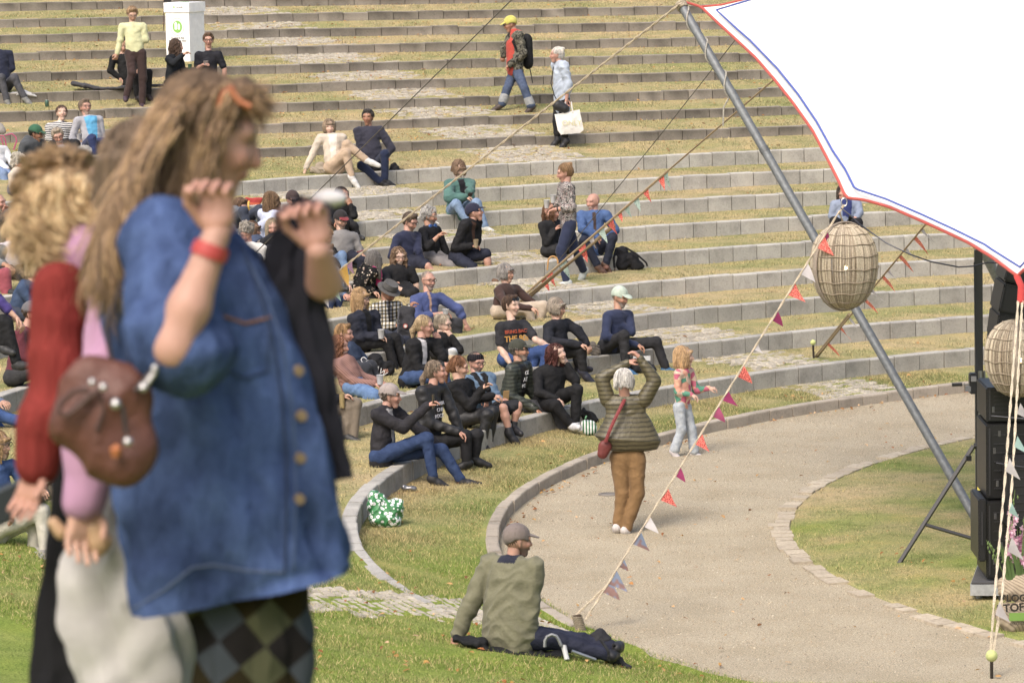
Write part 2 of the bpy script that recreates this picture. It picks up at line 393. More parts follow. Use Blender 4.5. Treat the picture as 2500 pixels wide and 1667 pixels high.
def pebbles():
    g=np.random.default_rng(21); n=110000
    x,y,_,_=scatter(n,118,238,9.6,12.62,1,1,31)
    s=g.uniform(.0025,.006,n)*(1+(g.random(n)<.02)*1.0); c=np.array([S('#b3a68e'),S('#7f7464'),S('#c4baa6'),S('#947e60'),S('#5f584e')])[g.choice(5,n,p=[.25,.32,.1,.2,.13])]*g.uniform(.8,1.15,(n,1))
    a=g.uniform(0,6.28,n); V=np.empty((n,5,3)); zz=.004*nz(x-CX,y-CY,3,4)
    for i in range(4): 
        q=a+i*math.pi/2; f=g.uniform(.7,1.2,n); V[:,i]=np.stack([x+np.cos(q)*s*f,y+np.sin(q)*s*f,zz-.001],-1)
    V[:,4]=np.stack([x,y,zz+s*.7],-1)
    b=np.arange(n)[:,None,None]*5; F=(b+np.array([[0,1,4],[1,2,4],[2,3,4],[3,0,4]])[None]).reshape(-1,3)
    tag(mesh_obj('gravel_stones',V.reshape(-1,3),F,M['blade2'],smooth=False,col=np.repeat(c,5,0)),kind='stuff')
pebbles()
def leaves():
    g=np.random.default_rng(9); X=[];Y=[]
    for (n,t0,t1,r0,r1) in [(330,190,225,12.4,18.5),(40,120,185,12.8,14),(260,104,176,14.2,26.5),(3200,103,132,26.8,42),(120,180,230,5,9.6),(110,130,225,9.9,12.5),(130,120,178,12.45,12.63)]:
        x,y,_,_=scatter(n,t0,t1,r0,r1,1,1,int(g.integers(1e6))); X.append(x);Y.append(y)
    x=np.concatenate(X);y=np.concatenate(Y);n=len(x); z=ground(x,y); r=np.hypot(x-CX,y-CY); z=np.where(r<9.8,.05,z)+.012
    cols=[S(c) for c in ('#a8794a','#bd9666','#94603c','#c4a683','#7f5c3f','#b08a52')]
    V=[];F=[];C=[]
    for i in range(n):
        s=g.uniform(.014,.036) if r[i]<30 else g.uniform(.014,.032); a=g.uniform(0,6.28); u=np.array([math.cos(a),math.sin(a),g.uniform(-.3,.3)]);v=np.array([-math.sin(a),math.cos(a),g.uniform(-.5,.6)]); p=np.array([x[i],y[i],z[i]+.008])
        b=len(V); up_=np.array([0,0,s*g.uniform(.1,.6)])
        V+=[p-u*s,p-u*s*.3+v*s*.5+up_,p+u*s*.5+v*s*.4+up_,p+u*s*1.1,p+u*s*.4-v*s*.45+up_*.6,p-u*s*.4-v*s*.4+up_]
        F+=[(b,b+1,b+5),(b+1,b+2,b+4,b+5),(b+2,b+3,b+4)]
        c=cols[int(g.integers(6))]*g.uniform(.7,1.15); C+=[c]*6
    o=mesh_obj('fallen_leaves',V,F,M['leaf'],smooth=False,col=np.array(C)); tag(o,kind='stuff')
leaves()
ALB=.72
_S=S
def S(h):
    c=_S(h); l=c@np.array([.25,.6,.15]); return (c*.8+l*.2)*ALB+.007
# ---------------- figures: signed-distance bodies meshed with surface nets ----------------
class Vox:
    def __init__(s): s.P=[]
    def cone(s,a,b,ra,rb,k=.03,M3=None,sub=False):
        s.P.append((np.array(a,float),np.array(b,float),float(ra),float(rb),k,M3,sub)); return s
    def ball(s,c,r,k=.03,M3=None,sub=False): return s.cone(c,np.array(c,float)+1e-4,r,r,k,M3,sub)
    def mesh(s,h):
        los=[];his=[]
        for a,b,ra,rb,k,M3,sub in s.P:
            if sub: continue
            e=max(ra,rb); 
            if M3 is not None: e=e/np.min(np.linalg.svd(M3,compute_uv=False))
            los.append(np.minimum(a,b)-e); his.append(np.maximum(a,b)+e)
        lo=np.min(los,0)-3*h; hi=np.max(his,0)+3*h
        n=np.ceil((hi-lo)/h).astype(int)+1
        D=np.full(n,.08,np.float32); ax=[lo[i]+h*np.arange(n[i],dtype=np.float32) for i in range(3)]
        for a,b,ra,rb,k,M3,sub in s.P:
            e=max(ra,rb)
            if M3 is not None: e=e/np.min(np.linalg.svd(M3,compute_uv=False))
            e+=k+2*h
            l=np.minimum(a,b)-e; u=np.maximum(a,b)+e
            i0=np.clip(((l-lo)/h).astype(int),0,n-1); i1=np.clip(np.ceil((u-lo)/h).astype(int)+1,1,n)
            if (i1<=i0).any(): continue
            X=ax[0][i0[0]:i1[0]][:,None,None];Y=ax[1][i0[1]:i1[1]][None,:,None];Z=ax[2][i0[2]:i1[2]][None,None,:]
            if M3 is not None:
                c=(a+b)/2; px,py,pz=X-c[0],Y-c[1],Z-c[2]
                px,py,pz=[M3[i,0]*px+M3[i,1]*py+M3[i,2]*pz for i in range(3)]
                A=M3@(a-c);B=M3@(b-c); sc_=1/np.max(np.linalg.svd(M3,compute_uv=False))
            else: px,py,pz=X,Y,Z; A=a;B=b; sc_=1.
            ba=B-A; l2=float(ba@ba)+1e-12
            qx,qy,qz=px-A[0],py-A[1],pz-A[2]
            t=np.clip((qx*ba[0]+qy*ba[1]+qz*ba[2])/l2,0,1)
            d=(np.sqrt((qx-t*ba[0])**2+(qy-t*ba[1])**2+(qz-t*ba[2])**2)-(ra+(rb-ra)*t))*sc_
            S_=D[i0[0]:i1[0],i0[1]:i1[1],i0[2]:i1[2]]
            if sub:
                S_[...]=np.maximum(S_,-d)
            else:
                hh=np.maximum(k-np.abs(S_-d),0)/max(k,1e-6); S_[...]=np.minimum(S_,d)-hh*hh*k*.25
        return nets(D,lo,h)
def nets(D,lo,h):
    s=D<0; n=D.shape
    c=np.zeros((n[0]-1,n[1]-1,n[2]-1),np.int8)
    for i in (0,1):
        for j in (0,1):
            for k in (0,1): c+=s[i:n[0]-1+i,j:n[1]-1+j,k:n[2]-1+k]
    act=(c>0)&(c<8); idx=np.full(act.shape,-1,np.int32); I=np.argwhere(act); idx[act]=np.arange(len(I))
    acc=np.zeros((len(I),3)); cnt=np.zeros(len(I))
    cor=[(i,j,k) for i in (0,1) for j in (0,1) for k in (0,1)]
    for p in cor:
        for q in cor:
            if sum(q)-sum(p)==1 and all(q[t]>=p[t] for t in range(3)):
                a=D[I[:,0]+p[0],I[:,1]+p[1],I[:,2]+p[2]]; b=D[I[:,0]+q[0],I[:,1]+q[1],I[:,2]+q[2]]
                m=(a<0)!=(b<0); t=np.where(m,a/(a-b+1e-12),0)
                for ax in range(3): acc[:,ax]+=np.where(m,p[ax]+t*(q[ax]-p[ax]),0)
                cnt+=m
    V=(I+acc/cnt[:,None])*h+lo
    F=[]
    for ax in range(3):
        u,v=[(1,2),(2,0),(0,1)][ax]
        sl0=[slice(None)]*3; sl1=[slice(None)]*3; sl0[ax]=slice(0,n[ax]-1); sl1[ax]=slice(1,n[ax])
        for t in (u,v): sl0[t]=slice(1,n[t]-1); sl1[t]=slice(1,n[t]-1)
        a=s[tuple(sl0)];b=s[tuple(sl1)]; E=np.argwhere(a!=b)
        if not len(E): continue
        fl=a[E[:,0],E[:,1],E[:,2]]
        E=E.copy(); E[:,u]+=1; E[:,v]+=1
        q=[]
        for du,dv in ((1,1),(0,1),(0,0),(1,0)):
            G=E.copy(); G[:,u]-=du; G[:,v]-=dv; q.append(idx[G[:,0],G[:,1],G[:,2]])
        q=np.stack(q,1); q[~fl]=q[~fl][:,::-1]; F.append(q)
    F=np.concatenate(F); F=F[(F>=0).all(1)]
    return V,F
def vnorm(V,F):
    n=np.cross(V[F[:,2]]-V[F[:,0]],V[F[:,3]]-V[F[:,1]]); N=np.zeros_like(V)
    for i in range(4): np.add.at(N,F[:,i],n)
    return N/(np.linalg.norm(N,axis=1,keepdims=True)+1e-9)
def folds(V,F,amp,sc_=1.,seed=0):
    N=vnorm(V,F); x,y,z=V.T*sc_; a=seed*1.37
    w=np.sin(26*x+9*z+2.5*np.sin(11*z+a)+a)+np.sin(19*z-14*x+12*y+2.2*np.sin(13*x+a)+2*a)+.8*np.sin(38*z+21*y+2*np.sin(17*x-9*z+a))
    w=1-np.abs(w)/1.2
    return V+N*(w*amp)[:,None]
def nrm(v): v=np.asarray(v,float); return v/(np.linalg.norm(v)+1e-9)
def basis(x,z):
    z=nrm(z); y=nrm(np.cross(z,x)); x=np.cross(y,z); return np.array([x,y,z])   # rows
def ex_denim(N,L,src,co):
    s=mulramp(N,L,src,noise(N,L,co,14,6,.7),[(.3,(.7,.72,.76)),(.5,(1,1,1)),(.75,(1.3,1.27,1.2))])
    return mulramp(N,L,s,noise(N,L,co,180,3,.8),[(.3,(.75,.75,.78)),(.5,(1,1,1)),(.7,(1.25,1.22,1.18))])
def ex_stripe(N,L,src,co):
    w=N.new('ShaderNodeTexWave'); w.bands_direction='Z'; w.inputs['Scale'].default_value=11; w.inputs['Distortion'].default_value=1.2; w.inputs['Detail'].default_value=1; L.new(co,w.inputs['Vector'])
    return mulramp(N,L,src,w.outputs['Fac'],[(.0,tuple(S('#1f2a4d'))),(.48,tuple(S('#1f2a4d'))),(.55,(1,1,1))])
def ex_floral(N,L,src,co):
    v=N.new('ShaderNodeTexVoronoi'); v.inputs['Scale'].default_value=24; v.inputs['Randomness'].default_value=1; L.new(co,v.inputs['Vector'])
    r=N.new('ShaderNodeValToRGB'); r.color_ramp.interpolation='CONSTANT'; e=r.color_ramp.elements
    while len(e)<4: e.new(.5)
    for q,(p,c) in zip(e,[(0,'#e8e0cf'),(.2,'#8d4f52'),(.28,'#6f7a62'),(.34,'#0e0d10')]): q.position=p; q.color=(*S(c),1)
    L.new(v.outputs[0],r.inputs[0]); return r.outputs[0]
def ex_kidfloral(N,L,src,co):
    v=N.new('ShaderNodeTexVoronoi'); v.inputs['Scale'].default_value=15; L.new(co,v.inputs['Vector'])
    r=N.new('ShaderNodeValToRGB'); r.color_ramp.interpolation='CONSTANT'; e=r.color_ramp.elements
    while len(e)<6: e.new(.5)
    for q,(p,c) in zip(e,[(0,'#e8a183'),(.25,'#dfc0a6'),(.4,'#d3607f'),(.52,'#e8c7a9'),(.66,'#4f9a7d'),(.78,'#e9b48f')]): q.position=p; q.color=(*S(c),1)
    L.new(v.outputs['Color'],r.inputs[0]); return r.outputs[0]
def ex_camo(N,L,src,co):
    s=mulramp(N,L,src,noise(N,L,co,16,3,.6,1.5),[(.0,tuple(S('#3d3c36'))),(.42,tuple(S('#55544b'))),(.47,tuple(S('#8f8a78'))),(.55,tuple(S('#6a6759'))),(.62,tuple(S('#b5ae9a')))],'CONSTANT')
    return s
def ex_camo2(N,L,src,co):
    return mulramp(N,L,src,noise(N,L,co,15,2,.6,1.8),[(0,tuple(S('#1c1d22'))),(.4,tuple(S('#d8d3cb'))),(.47,tuple(S('#34343a'))),(.53,tuple(S('#caa9a4'))),(.58,tuple(S('#e4e0da'))),(.66,tuple(S('#26262b')))],'CONSTANT')
def ex_plaid(N,L,src,co):
    o=src
    for d,sc_,c in (('X',7,'#8f7f58'),('Z',7,'#7f8795')):
        w=N.new('ShaderNodeTexWave'); w.bands_direction=d; w.inputs['Scale'].default_value=sc_; w.inputs['Distortion'].default_value=.8; L.new(co,w.inputs['Vector'])
        o=mulramp(N,L,o,w.outputs['Fac'],[(0,tuple(S(c)*1.5)),(.28,tuple(S(c)*1.8)),(.4,(1,1,1))])
    return o
def ex_check(N,L,src,co):
    o=src
    for d in ('X','Z'):
        w=N.new('ShaderNodeTexWave'); w.bands_direction=d; w.inputs['Scale'].default_value=14; L.new(co,w.inputs['Vector'])
        o=mulramp(N,L,o,w.outputs['Fac'],[(0,(.1,.11,.16)),(.5,(.25,.26,.32)),(.55,(1,1,1))])
    return o
def ex_rib(N,L,src,co):
    w=N.new('ShaderNodeTexWave'); w.bands_direction='DIAGONAL'; w.inputs['Scale'].default_value=16; w.inputs['Distortion'].default_value=1; L.new(co,w.inputs['Vector'])
    return mulramp(N,L,src,w.outputs['Fac'],[(0,(.6,.58,.58)),(.6,(1.05,1.05,1.05))])
def ex_hair(N,L,src,co):
    s=mulramp(N,L,src,noise(N,L,co,9,5,.7,.6),[(.3,(.5,.47,.44)),(.5,(1,1,1)),(.72,(1.45,1.4,1.3))])
    return s

M['cloth']=mat('woven_cloth',rough=.85,spec=.12,bump=.35,bscale=38,bdist=.02,var=.16,vscale=9,sheen=.1)
M['black']=mat('dark_cloth',rough=.78,spec=.18,bump=.5,bscale=26,bdist=.025,var=.25,vscale=9)
M['denim']=mat('denim_cloth',rough=.85,spec=.12,bump=.4,bscale=30,bdist=.02,extra=ex_denim)
M['knit']=mat('knitted_cloth',rough=.95,spec=.05,bump=.4,bscale=90,bdist=.01,extra=ex_rib)
def ex_quilt(N,L,src,co):
    w=N.new('ShaderNodeTexWave'); w.bands_direction='Z'; w.inputs['Scale'].default_value=7.; w.inputs['Distortion'].default_value=2.2; w.inputs['Detail'].default_value=1; w.inputs['Detail Scale'].default_value=.8; L.new(co,w.inputs['Vector'])
    return mulramp(N,L,src,w.outputs['Fac'],[(0,(.4,.4,.4)),(.12,(.7,.7,.7)),(.35,(1,1,1)),(1,(1.2,1.2,1.18))])
M['puffer']=mat('quilted_nylon',rough=.42,spec=.4,bump=.4,bscale=30,bdist=.02,var=.15,vscale=12,extra=ex_quilt)
M['leather']=mat('leather',rough=.52,spec=.35,bump=.5,bscale=50,bdist=.012,var=.2,vscale=15)
M['stripe']=mat('striped_cotton',rough=.9,spec=.05,extra=ex_stripe)
M['floral']=mat('floral_print',rough=.85,spec=.1,extra=ex_floral)
M['kidfloral']=mat('bright_floral_print',rough=.6,spec=.2,extra=ex_kidfloral)
M['camo']=mat('camouflage_cloth',rough=.9,spec=.05,extra=ex_camo)
M['camo2']=mat('blotched_print',rough=.9,spec=.05,extra=ex_camo2)
M['plaid']=mat('plaid_cotton',rough=.9,spec=.05,extra=ex_plaid,bump=.3,bscale=30,bdist=.02)
M['check']=mat('checked_cotton',rough=.9,spec=.05,extra=ex_check)
M['skin']=mat('skin',rough=.5,spec=.35,var=.07,vscale=22); M['skin'].node_tree.nodes['Principled BSDF'].inputs['Subsurface Weight'].default_value=.06; M['skin'].node_tree.nodes['Principled BSDF'].inputs['Subsurface Radius'].default_value=(.02,.008,.004)
M['hair']=mat('hair',rough=.55,spec=.3,bump=.9,bscale=30,bdist=.02,stretch=(3.5,3.5,.55),extra=ex_hair)
M['plain']=mat('plain_surface',rough=.55,spec=.4,var=.06,vscale=12)
M['shoe']=mat('shoe_leather',rough=.5,spec=.35,bump=.3,bscale=60,bdist=.006,var=.15,vscale=30)
M['dark']=mat('black_plastic',rough=.4,spec=.5)
M['cup']=mat('milky_plastic',rough=.25,spec=.5,transl=.4)
M['metal']=mat('bare_metal',rough=.35,spec=.5,metal=.8,var=.12,vscale=20)
HF={'w':.3}
def skin_c(tone):
    return {'l':S('#d9a88c'),'m':S('#c89272'),'r':S('#cf9880'),'d':S('#b07a58'),'p':S('#e2b9a0')}[tone]
def head_mesh(c,Bh,sz,tone,beard=None,smile=0,brow='#5a4636'):
    """Bh rows: right(viewer's left ear -> +x is the person's left), forward, up ; c centre of skull"""
    X,Y_,Z=Bh; f=lambda a,b,d: c+sz*(a*X+b*Y_+d*Z)
    v=Vox()
    Mh=np.array([X/.92,Y_/1.14,Z/1.08]) 
    v.ball(f(0,-.012,.028),.083*sz,.03,Mh)
    v.cone(f(0,.035,-.02),f(0,.052,-.088),.055*sz,.031*sz,.03,np.array([X/1.05,Y_/1.05,Z]))     # face and chin
    v.cone(f(0,.082,.022),f(0,.104,-.022),.009*sz,.0145*sz,.018)                         # nose
    v.cone(f(-.042,.074,.036),f(.042,.074,.036),.015*sz,.015*sz,.02)                       # brow
    v.cone(f(-.034,.07,-.02),f(.034,.07,-.02),.02*sz,.02*sz,.02)                           # cheeks
    v.cone(f(-.017,.088,-.052),f(.017,.088,-.052),.0085*sz,.0085*sz,.012)                  # lips
    for s_ in (-1,1):
        v.cone(f(s_*.078,-.005,.016),f(s_*.074,-.002,-.024),.016*sz,.010*sz,.008,np.array([X*2.2,Y_,Z]))
        v.ball(f(s_*.031,.103,.016),.017*sz,.0,None,True)
    V,F=v.mesh(.0062*sz)
    q=(V-c)@np.array([X,Y_,Z]).T/sz
    col=np.tile(skin_c(tone),(len(V),1)); fr=q[:,1]>.03
    def g(cx,cz,rx,rz): return np.exp(-(((np.abs(q[:,0])-cx)/rx)**2+((q[:,2]-cz)/rz)**2))*fr
    def mixc(w,c2):
        nonlocal col; w=np.clip(w,0,1)[:,None]; col=col*(1-w)+np.asarray(c2)*w
    mixc(g(.04,-.022,.028,.022)*.35,skin_c(tone)*np.array([1.05,.72,.68]))
    mixc((np.abs(q[:,0])<.014)*(q[:,1]>.098)*.3,skin_c(tone)*np.array([1.05,.75,.7]))
    if beard is not None:
        b=np.clip((-.028-q[:,2])/.02,0,1)*(q[:,1]>-.01)*(1-.0*fr)
        b=np.maximum(b,g(0,-.037,.035,.009)); mixc(b*.85,beard)
    mixc(g(.031,.019,.0145,.0052)*1.0,(.05,.035,.03)); mixc(g(.033,.041,.021,.0048)*.6,S(brow))
    m_=(np.abs(q[:,0])<.026+.006*smile)*np.exp(-((q[:,2]+.054-.0*smile*np.abs(q[:,0]))/.0062)**2)*(q[:,1]>.06)
    mixc(m_*.85,S('#9a4f48') if smile<2 else S('#e8ddd2'))
    return V,F,col
def hand_mesh(w,d,tone,open_=.4,side=None,sz=1.):
    """palm + five fingers from the wrist w along direction d"""
    d=nrm(d); s=np.array(side if side is not None else (0,0,1.)); a=nrm(np.cross(d,s)) if np.linalg.norm(np.cross(d,s))>.1 else nrm(np.cross(d,(1,0,.2))); nrm_=np.cross(a,d)
    v=Vox(); P=lambda x,y,z: w+sz*(x*d+y*a+z*nrm_)
    v.cone(P(0,0,0),P(.02,0,0),.023*sz,.024*sz,.02)
    v.cone(P(.035,-.022,0),P(.085,-.026,-.004),.015*sz,.014*sz,.02); v.cone(P(.03,.02,0),P(.08,.024,-.004),.015*sz,.014*sz,.02); v.cone(P(.03,0,0),P(.085,0,0),.016*sz,.014*sz,.02)
    cu=1-open_
    for i,(y,l) in enumerate(((-.031,.058),(-.0105,.075),(.0105,.08),(.031,.07))):
        k0=P(.085,y,-.002); ang=cu*1.1; k1=k0+sz*(l*.5)*(math.cos(ang)*d-math.sin(ang)*nrm_)+a*y*.12; ang2=cu*2.1; k2=k1+sz*(l*.5)*(math.cos(ang2)*d-math.sin(ang2)*nrm_)
        v.cone(k0,k1,.0098*sz,.0088*sz,.004); v.cone(k1,k2,.0088*sz,.0074*sz,.003)
    t0=P(.022,.028,-.006); t1=P(.06,.05,-.018-.02*cu); t2=P(.088,.045,-.03-.03*cu)
    v.cone(t0,t1,.013*sz,.0105*sz,.008); v.cone(t1,t2,.0105*sz,.0085*sz,.004)
    V,F=v.mesh(.0062*sz)
    return V,F,np.tile(skin_c(tone)*np.array([1.,.95,.93]),(len(V),1))
def join(parts):
    V=[];F=[];C=[];n=0
    for v,f,c in parts: V.append(v);F.append(f+n);C.append(c);n+=len(v)
    return np.concatenate(V),np.concatenate(F),np.concatenate(C)
HAIRN=[0]
def hair_shell(I,style,colr,seed): hair_build(I['root'],I['hc'],I['Bh'],I['hs'],style,S(colr),seed)
def hair_build(root,c,Bh,sz,style,colr,seed=0,capped=False):
    X,Y_,Z=Bh; f=lambda a,b,d: c+sz*(a*X+b*Y_+d*Z); rg=random.Random(seed)
    v=Vox(); Mh=np.array([X/.93,Y_/1.12,Z/1.05]); dn=np.array([0,0,-1.]); 
    if style in('short','curlyshort','bun','pony','long','bob','straight','curly','kid','thin','shortback','curlylong','band'):
        v.ball(f(0,-.02,.034),(.0865 if style!='thin' else .083)*sz,.02,Mh)
    if style in('short','shortback') and not capped:
        v.cone(f(-.03,.045,.108),f(.03,.045,.112),.026*sz,.026*sz,.03); v.ball(f(0,-.06,-.01),.062*sz,.03)
    if style=='curlyshort':
        for i in range(26):
            a=rg.uniform(0,6.28); e=rg.uniform(.15,1.3); v.ball(f(.085*math.cos(a)*math.cos(e),-.02+.095*math.sin(a)*math.cos(e),.04+.09*math.sin(e)),rg.uniform(.02,.032)*sz,.015)
        v.ball(f(0,-.06,-.01),.07*sz,.03)
    if style in('bun','pony'):
        v.ball(f(0,-.05,.0),.07*sz,.03)
        if style=='bun': v.ball(f(0,-.085,.085),.038*sz,.012); v.ball(f(.02,-.105,.1),.02*sz,.01); v.ball(f(-.025,-.1,.07),.02*sz,.01)
        else:
            p0=f(0,-.1,.02); p1=p0-Y_*.05*sz+dn*.09; p2=p1+dn*.13-Y_*.0; v.cone(p0,p1,.028*sz,.032*sz,.02); v.cone(p1,p2,.03*sz,.012*sz,.02)
    L={'long':.30,'straight':.27,'curly':.25,'bob':.13,'kid':.19,'curlylong':.36,'band':.13}.get(style,0)
    if L:
        n=30
        for i in range(n):
            a=-2.45+4.9*i/(n-1)       # round the back, from temple to temple
            bx=.077*math.sin(a); by=-.016-.082*math.cos(a)
            curl=.02 if 'curly' in style else .006
            p=f(bx,by+.012,.05); l=L*rg.uniform(.85,1.08)/4; r=rg.uniform(.013,.02)*sz
            for q in range(4):
                out=(.004 if q<1 else -.004); p2=p+dn*l+ (X*math.sin(a)-Y_*math.cos(a))*out*sz+np.array([rg.uniform(-1,1),rg.uniform(-1,1),0])*curl
                r2=r*(.97 if q<3 else .55); v.cone(p,p2,r,r2,.012); p,r=p2,r2
    # keep the face free
    if style not in('bald',):
        v.cone(f(0,.115,.015 if style!='thin' else .03),f(0,.115,-.1),.066*sz,.072*sz,0,None,True)
        if style in('bob','kid','straight'):
            v.cone(f(-.04,.088,.058),f(.04,.088,.058),.016*sz,.016*sz,.02)
    if not v.P: return
    V,F=v.mesh(.0085*sz)
    HAIRN[0]+=1
    N=vnorm(V,F); q=(V-c)@np.array([X,Y_,Z]).T; a=np.arctan2(q[:,0],-q[:,1])
    amp=.0035 if 'curly' not in style else .008
    V=V+N*(amp*(np.sin(a*30+14*np.sin(q[:,2]*18+seed))+(.7*np.sin(q[:,2]*85+a*9) if 'curly' in style else 0)))[:,None]
    st=.75+.35*np.clip(np.sin(a*22+9*np.sin(q[:,2]*15))*.5+.5,0,1)
    Cc=np.asarray(colr)*st[:,None]
    mb=MB(); ln={'long':.31,'straight':.28,'curly':.26,'bob':.14,'kid':.2,'curlylong':.36,'band':.13,'short':.055,'shortback':.05,'bun':.04,'pony':.05,'curlyshort':.07}.get(style,0); nl={0:0}.get(ln,90 if ln<.1 else 150)
    cw=.016 if 'curly' in style else .004; amax=2.15 if ln>.1 else 2.5
    for i in range(nl):
        a_=rg.uniform(-amax,amax) if rg.random()<.85 else rg.uniform(-3.1,3.1); top_=rg.uniform(.0,.75) if not capped else rg.uniform(1.15,1.3); l=ln*rg.uniform(.75,1.08); ph=rg.uniform(0,6.28); pts=[]
        sx_,sy_=math.sin(a_),-math.cos(a_)
        if abs(a_)>2.1: l=min(l,.03)
        for t in np.linspace(0,1,7):
            s_=t*(.13*(1-top_)+l)                       # length run so far
            e_=1.45-top_*1.1-s_/.1                      # elevation angle on the skull
            if e_>.0: rr=math.cos(e_); zz=.034+.098*math.sin(e_)
            else: rr=1.0; zz=.034+e_*.1
            w_=cw*math.sin(t*14+ph); pts.append(f(.091*rr*sx_+w_*sy_,-.02+.1*rr*sy_+w_*sx_*.6,zz))
        if ln>.1:
            for q_ in range(1,7):                       # hang straight down below the head
                if pts[q_][2]<c[2]-.02: pts[q_]=pts[q_-1]+np.array([0,0,-1])*(l/6)+np.array([cw*math.cos(q_*2.3+ph),cw*math.sin(q_*2.1+ph),0])
        mb.tube(pts,[.0052*sz*(1-.6*(k/6)**2) for k in range(7)],4,np.asarray(colr)*rg.uniform(.6,1.35))
    if nl:
        n0=len(V); V=np.concatenate([V,np.array(mb.V)]); Fa=[tuple(q) for q in F]+[tuple(x+n0 for x in q) for q in mb.F]; Cc=np.concatenate([Cc,np.array(mb.C)])
        mesh_obj('hair',V,Fa,M['hair'],root,col=Cc)
    else: mesh_obj('hair',V,F,M['hair'],root,col=Cc)
def cap_build(root,c,Bh,sz,colr,brim=None,kind='cap'):
    X,Y_,Z=Bh; f=lambda a,b,d: c+sz*(a*X+b*Y_+d*Z); v=Vox()
    if kind=='hat':
        mb=MB(); ax=nrm(Z+.1*Y_); mb.lathe(f(0,-.005,.045),[(.10*sz,.0),(.098*sz,.05*sz),(.09*sz,.095*sz),(.06*sz,.09*sz),(.0,.085*sz)],24,ax,S(colr)); mb.lathe(f(0,-.005,.045),[(.10*sz,.012*sz),(.135*sz,-.004),(.15*sz,.004),(.137*sz,.006),(.10*sz,.02*sz)],24,ax,S(colr)*.95)
        mb.lathe(f(0,-.005,.045),[(.102*sz,.008),(.1015*sz,.036)],24,ax,S(colr)*.45)
        return mb.build('hat',M['cloth'],root)
    Mh=np.array([X/.95,Y_/1.13,Z/1.06]); v.ball(f(0,-.014,.044),.0965*sz,.02,Mh)
    v.cone(f(-.2,0,-.075),f(.2,0,-.075),.105*sz,.105*sz,0,None,True)
    V,F=v.mesh(.008*sz); col=np.tile(S(colr),(len(V),1)); q=(V-c)@np.array([X,Y_,Z]).T/sz
    k=np.abs(np.sin(np.arctan2(q[:,0],q[:,1])*3))<.05; col[k]*=.75
    parts=[(V,F,col)]
    v=Vox(); Mb=np.array([X/1.0,Y_/1.05,Z*6.5+Y_*1.6]); v.ball(f(0,.10,.052),.068*sz,.01,Mb); V,F=v.mesh(.006*sz)
    parts.append((V,F,np.tile(S(brim or colr)*.93,(len(V),1))))
    V,F,C=join(parts); mesh_obj('cap',V,F,M['cloth'],root,col=C)
def glasses_build(root,c,Bh,sz,colr='#2a211c',dark=False,up=False):
    X,Y_,Z=Bh; o_=(.02,.062) if up else (.104,.016)
    f=lambda a,b,d: c+sz*(a*X+b*Y_+d*Z); mb=MB()
    if up: g=lambda a,e: f(a,.075-e*.4,.085+e)
    else: g=lambda a,e: f(a,.104,.018+e)
    for s_ in (-1,1):
        pts=[g(s_*.033+.023*math.cos(t),.018*math.sin(t)) for t in np.linspace(0,2*math.pi,13)]
        mb.tube(pts,.0028*sz,5,S(colr),cap=False)
        mb.tube([g(s_*.056,.006),f(s_*.084,.03,.03 if not up else .085),f(s_*.084,-.005,.02 if not up else .06)],.0024*sz,4,S(colr))
        if dark: mb.add([g(s_*.033+.022*math.cos(t),.017*math.sin(t)) for t in np.linspace(0,2*math.pi,12,endpoint=False)],[tuple(range(12))],(.012,.012,.014))
    mb.tube([g(-.011,.004),g(.011,.004)],.0025*sz,4,S(colr))
    mb.build('glasses',M['dark'],root)
def solve(a,px,py,sg,L,dep):
    """joint at photo point (px,py); depth from the bone length; sg>0 towards the camera"""
    q0=PD(px,py,dep); e=np.linalg.norm(q0-a)
    if not sg or e>=L: return q0
    lo,hi=0.,L
    for _ in range(18):
        m=(lo+hi)/2; q=PD(px,py,dep-(1 if sg>0 else -1)*m)
        if np.linalg.norm(q-a)<L*min(1,abs(sg)) : lo=m
        else: hi=m
    return PD(px,py,dep-(1 if sg>0 else -1)*lo)
PEOPLE={}
CR={'c1':(0,0,3.357),'c2':(600,200,3.92),'c3':(1150,0,3.92),'c4':(750,380,4.612),'c5':(1000,380,3.7935),'c6':(0,460,4.125),'c7':(780,620,4.127),'c8':(1150,640,3.408),
'd1':(820,840,3.92),'d2':(0,150,2.091),'d3':(0,850,1.919),'d4':(1050,1230,3.587),'d5':(1400,820,3.015),'d6':(1900,400,3.137),'e1':(0,230,7.84),'e2':(0,400,5.229),'e3':(0,700,3.92),'e4':(0,980,3.735),'e5':(560,440,6.533),'e6':(770,560,5.225),'e7':(780,840,6.533),'n':(0,0,1.)}
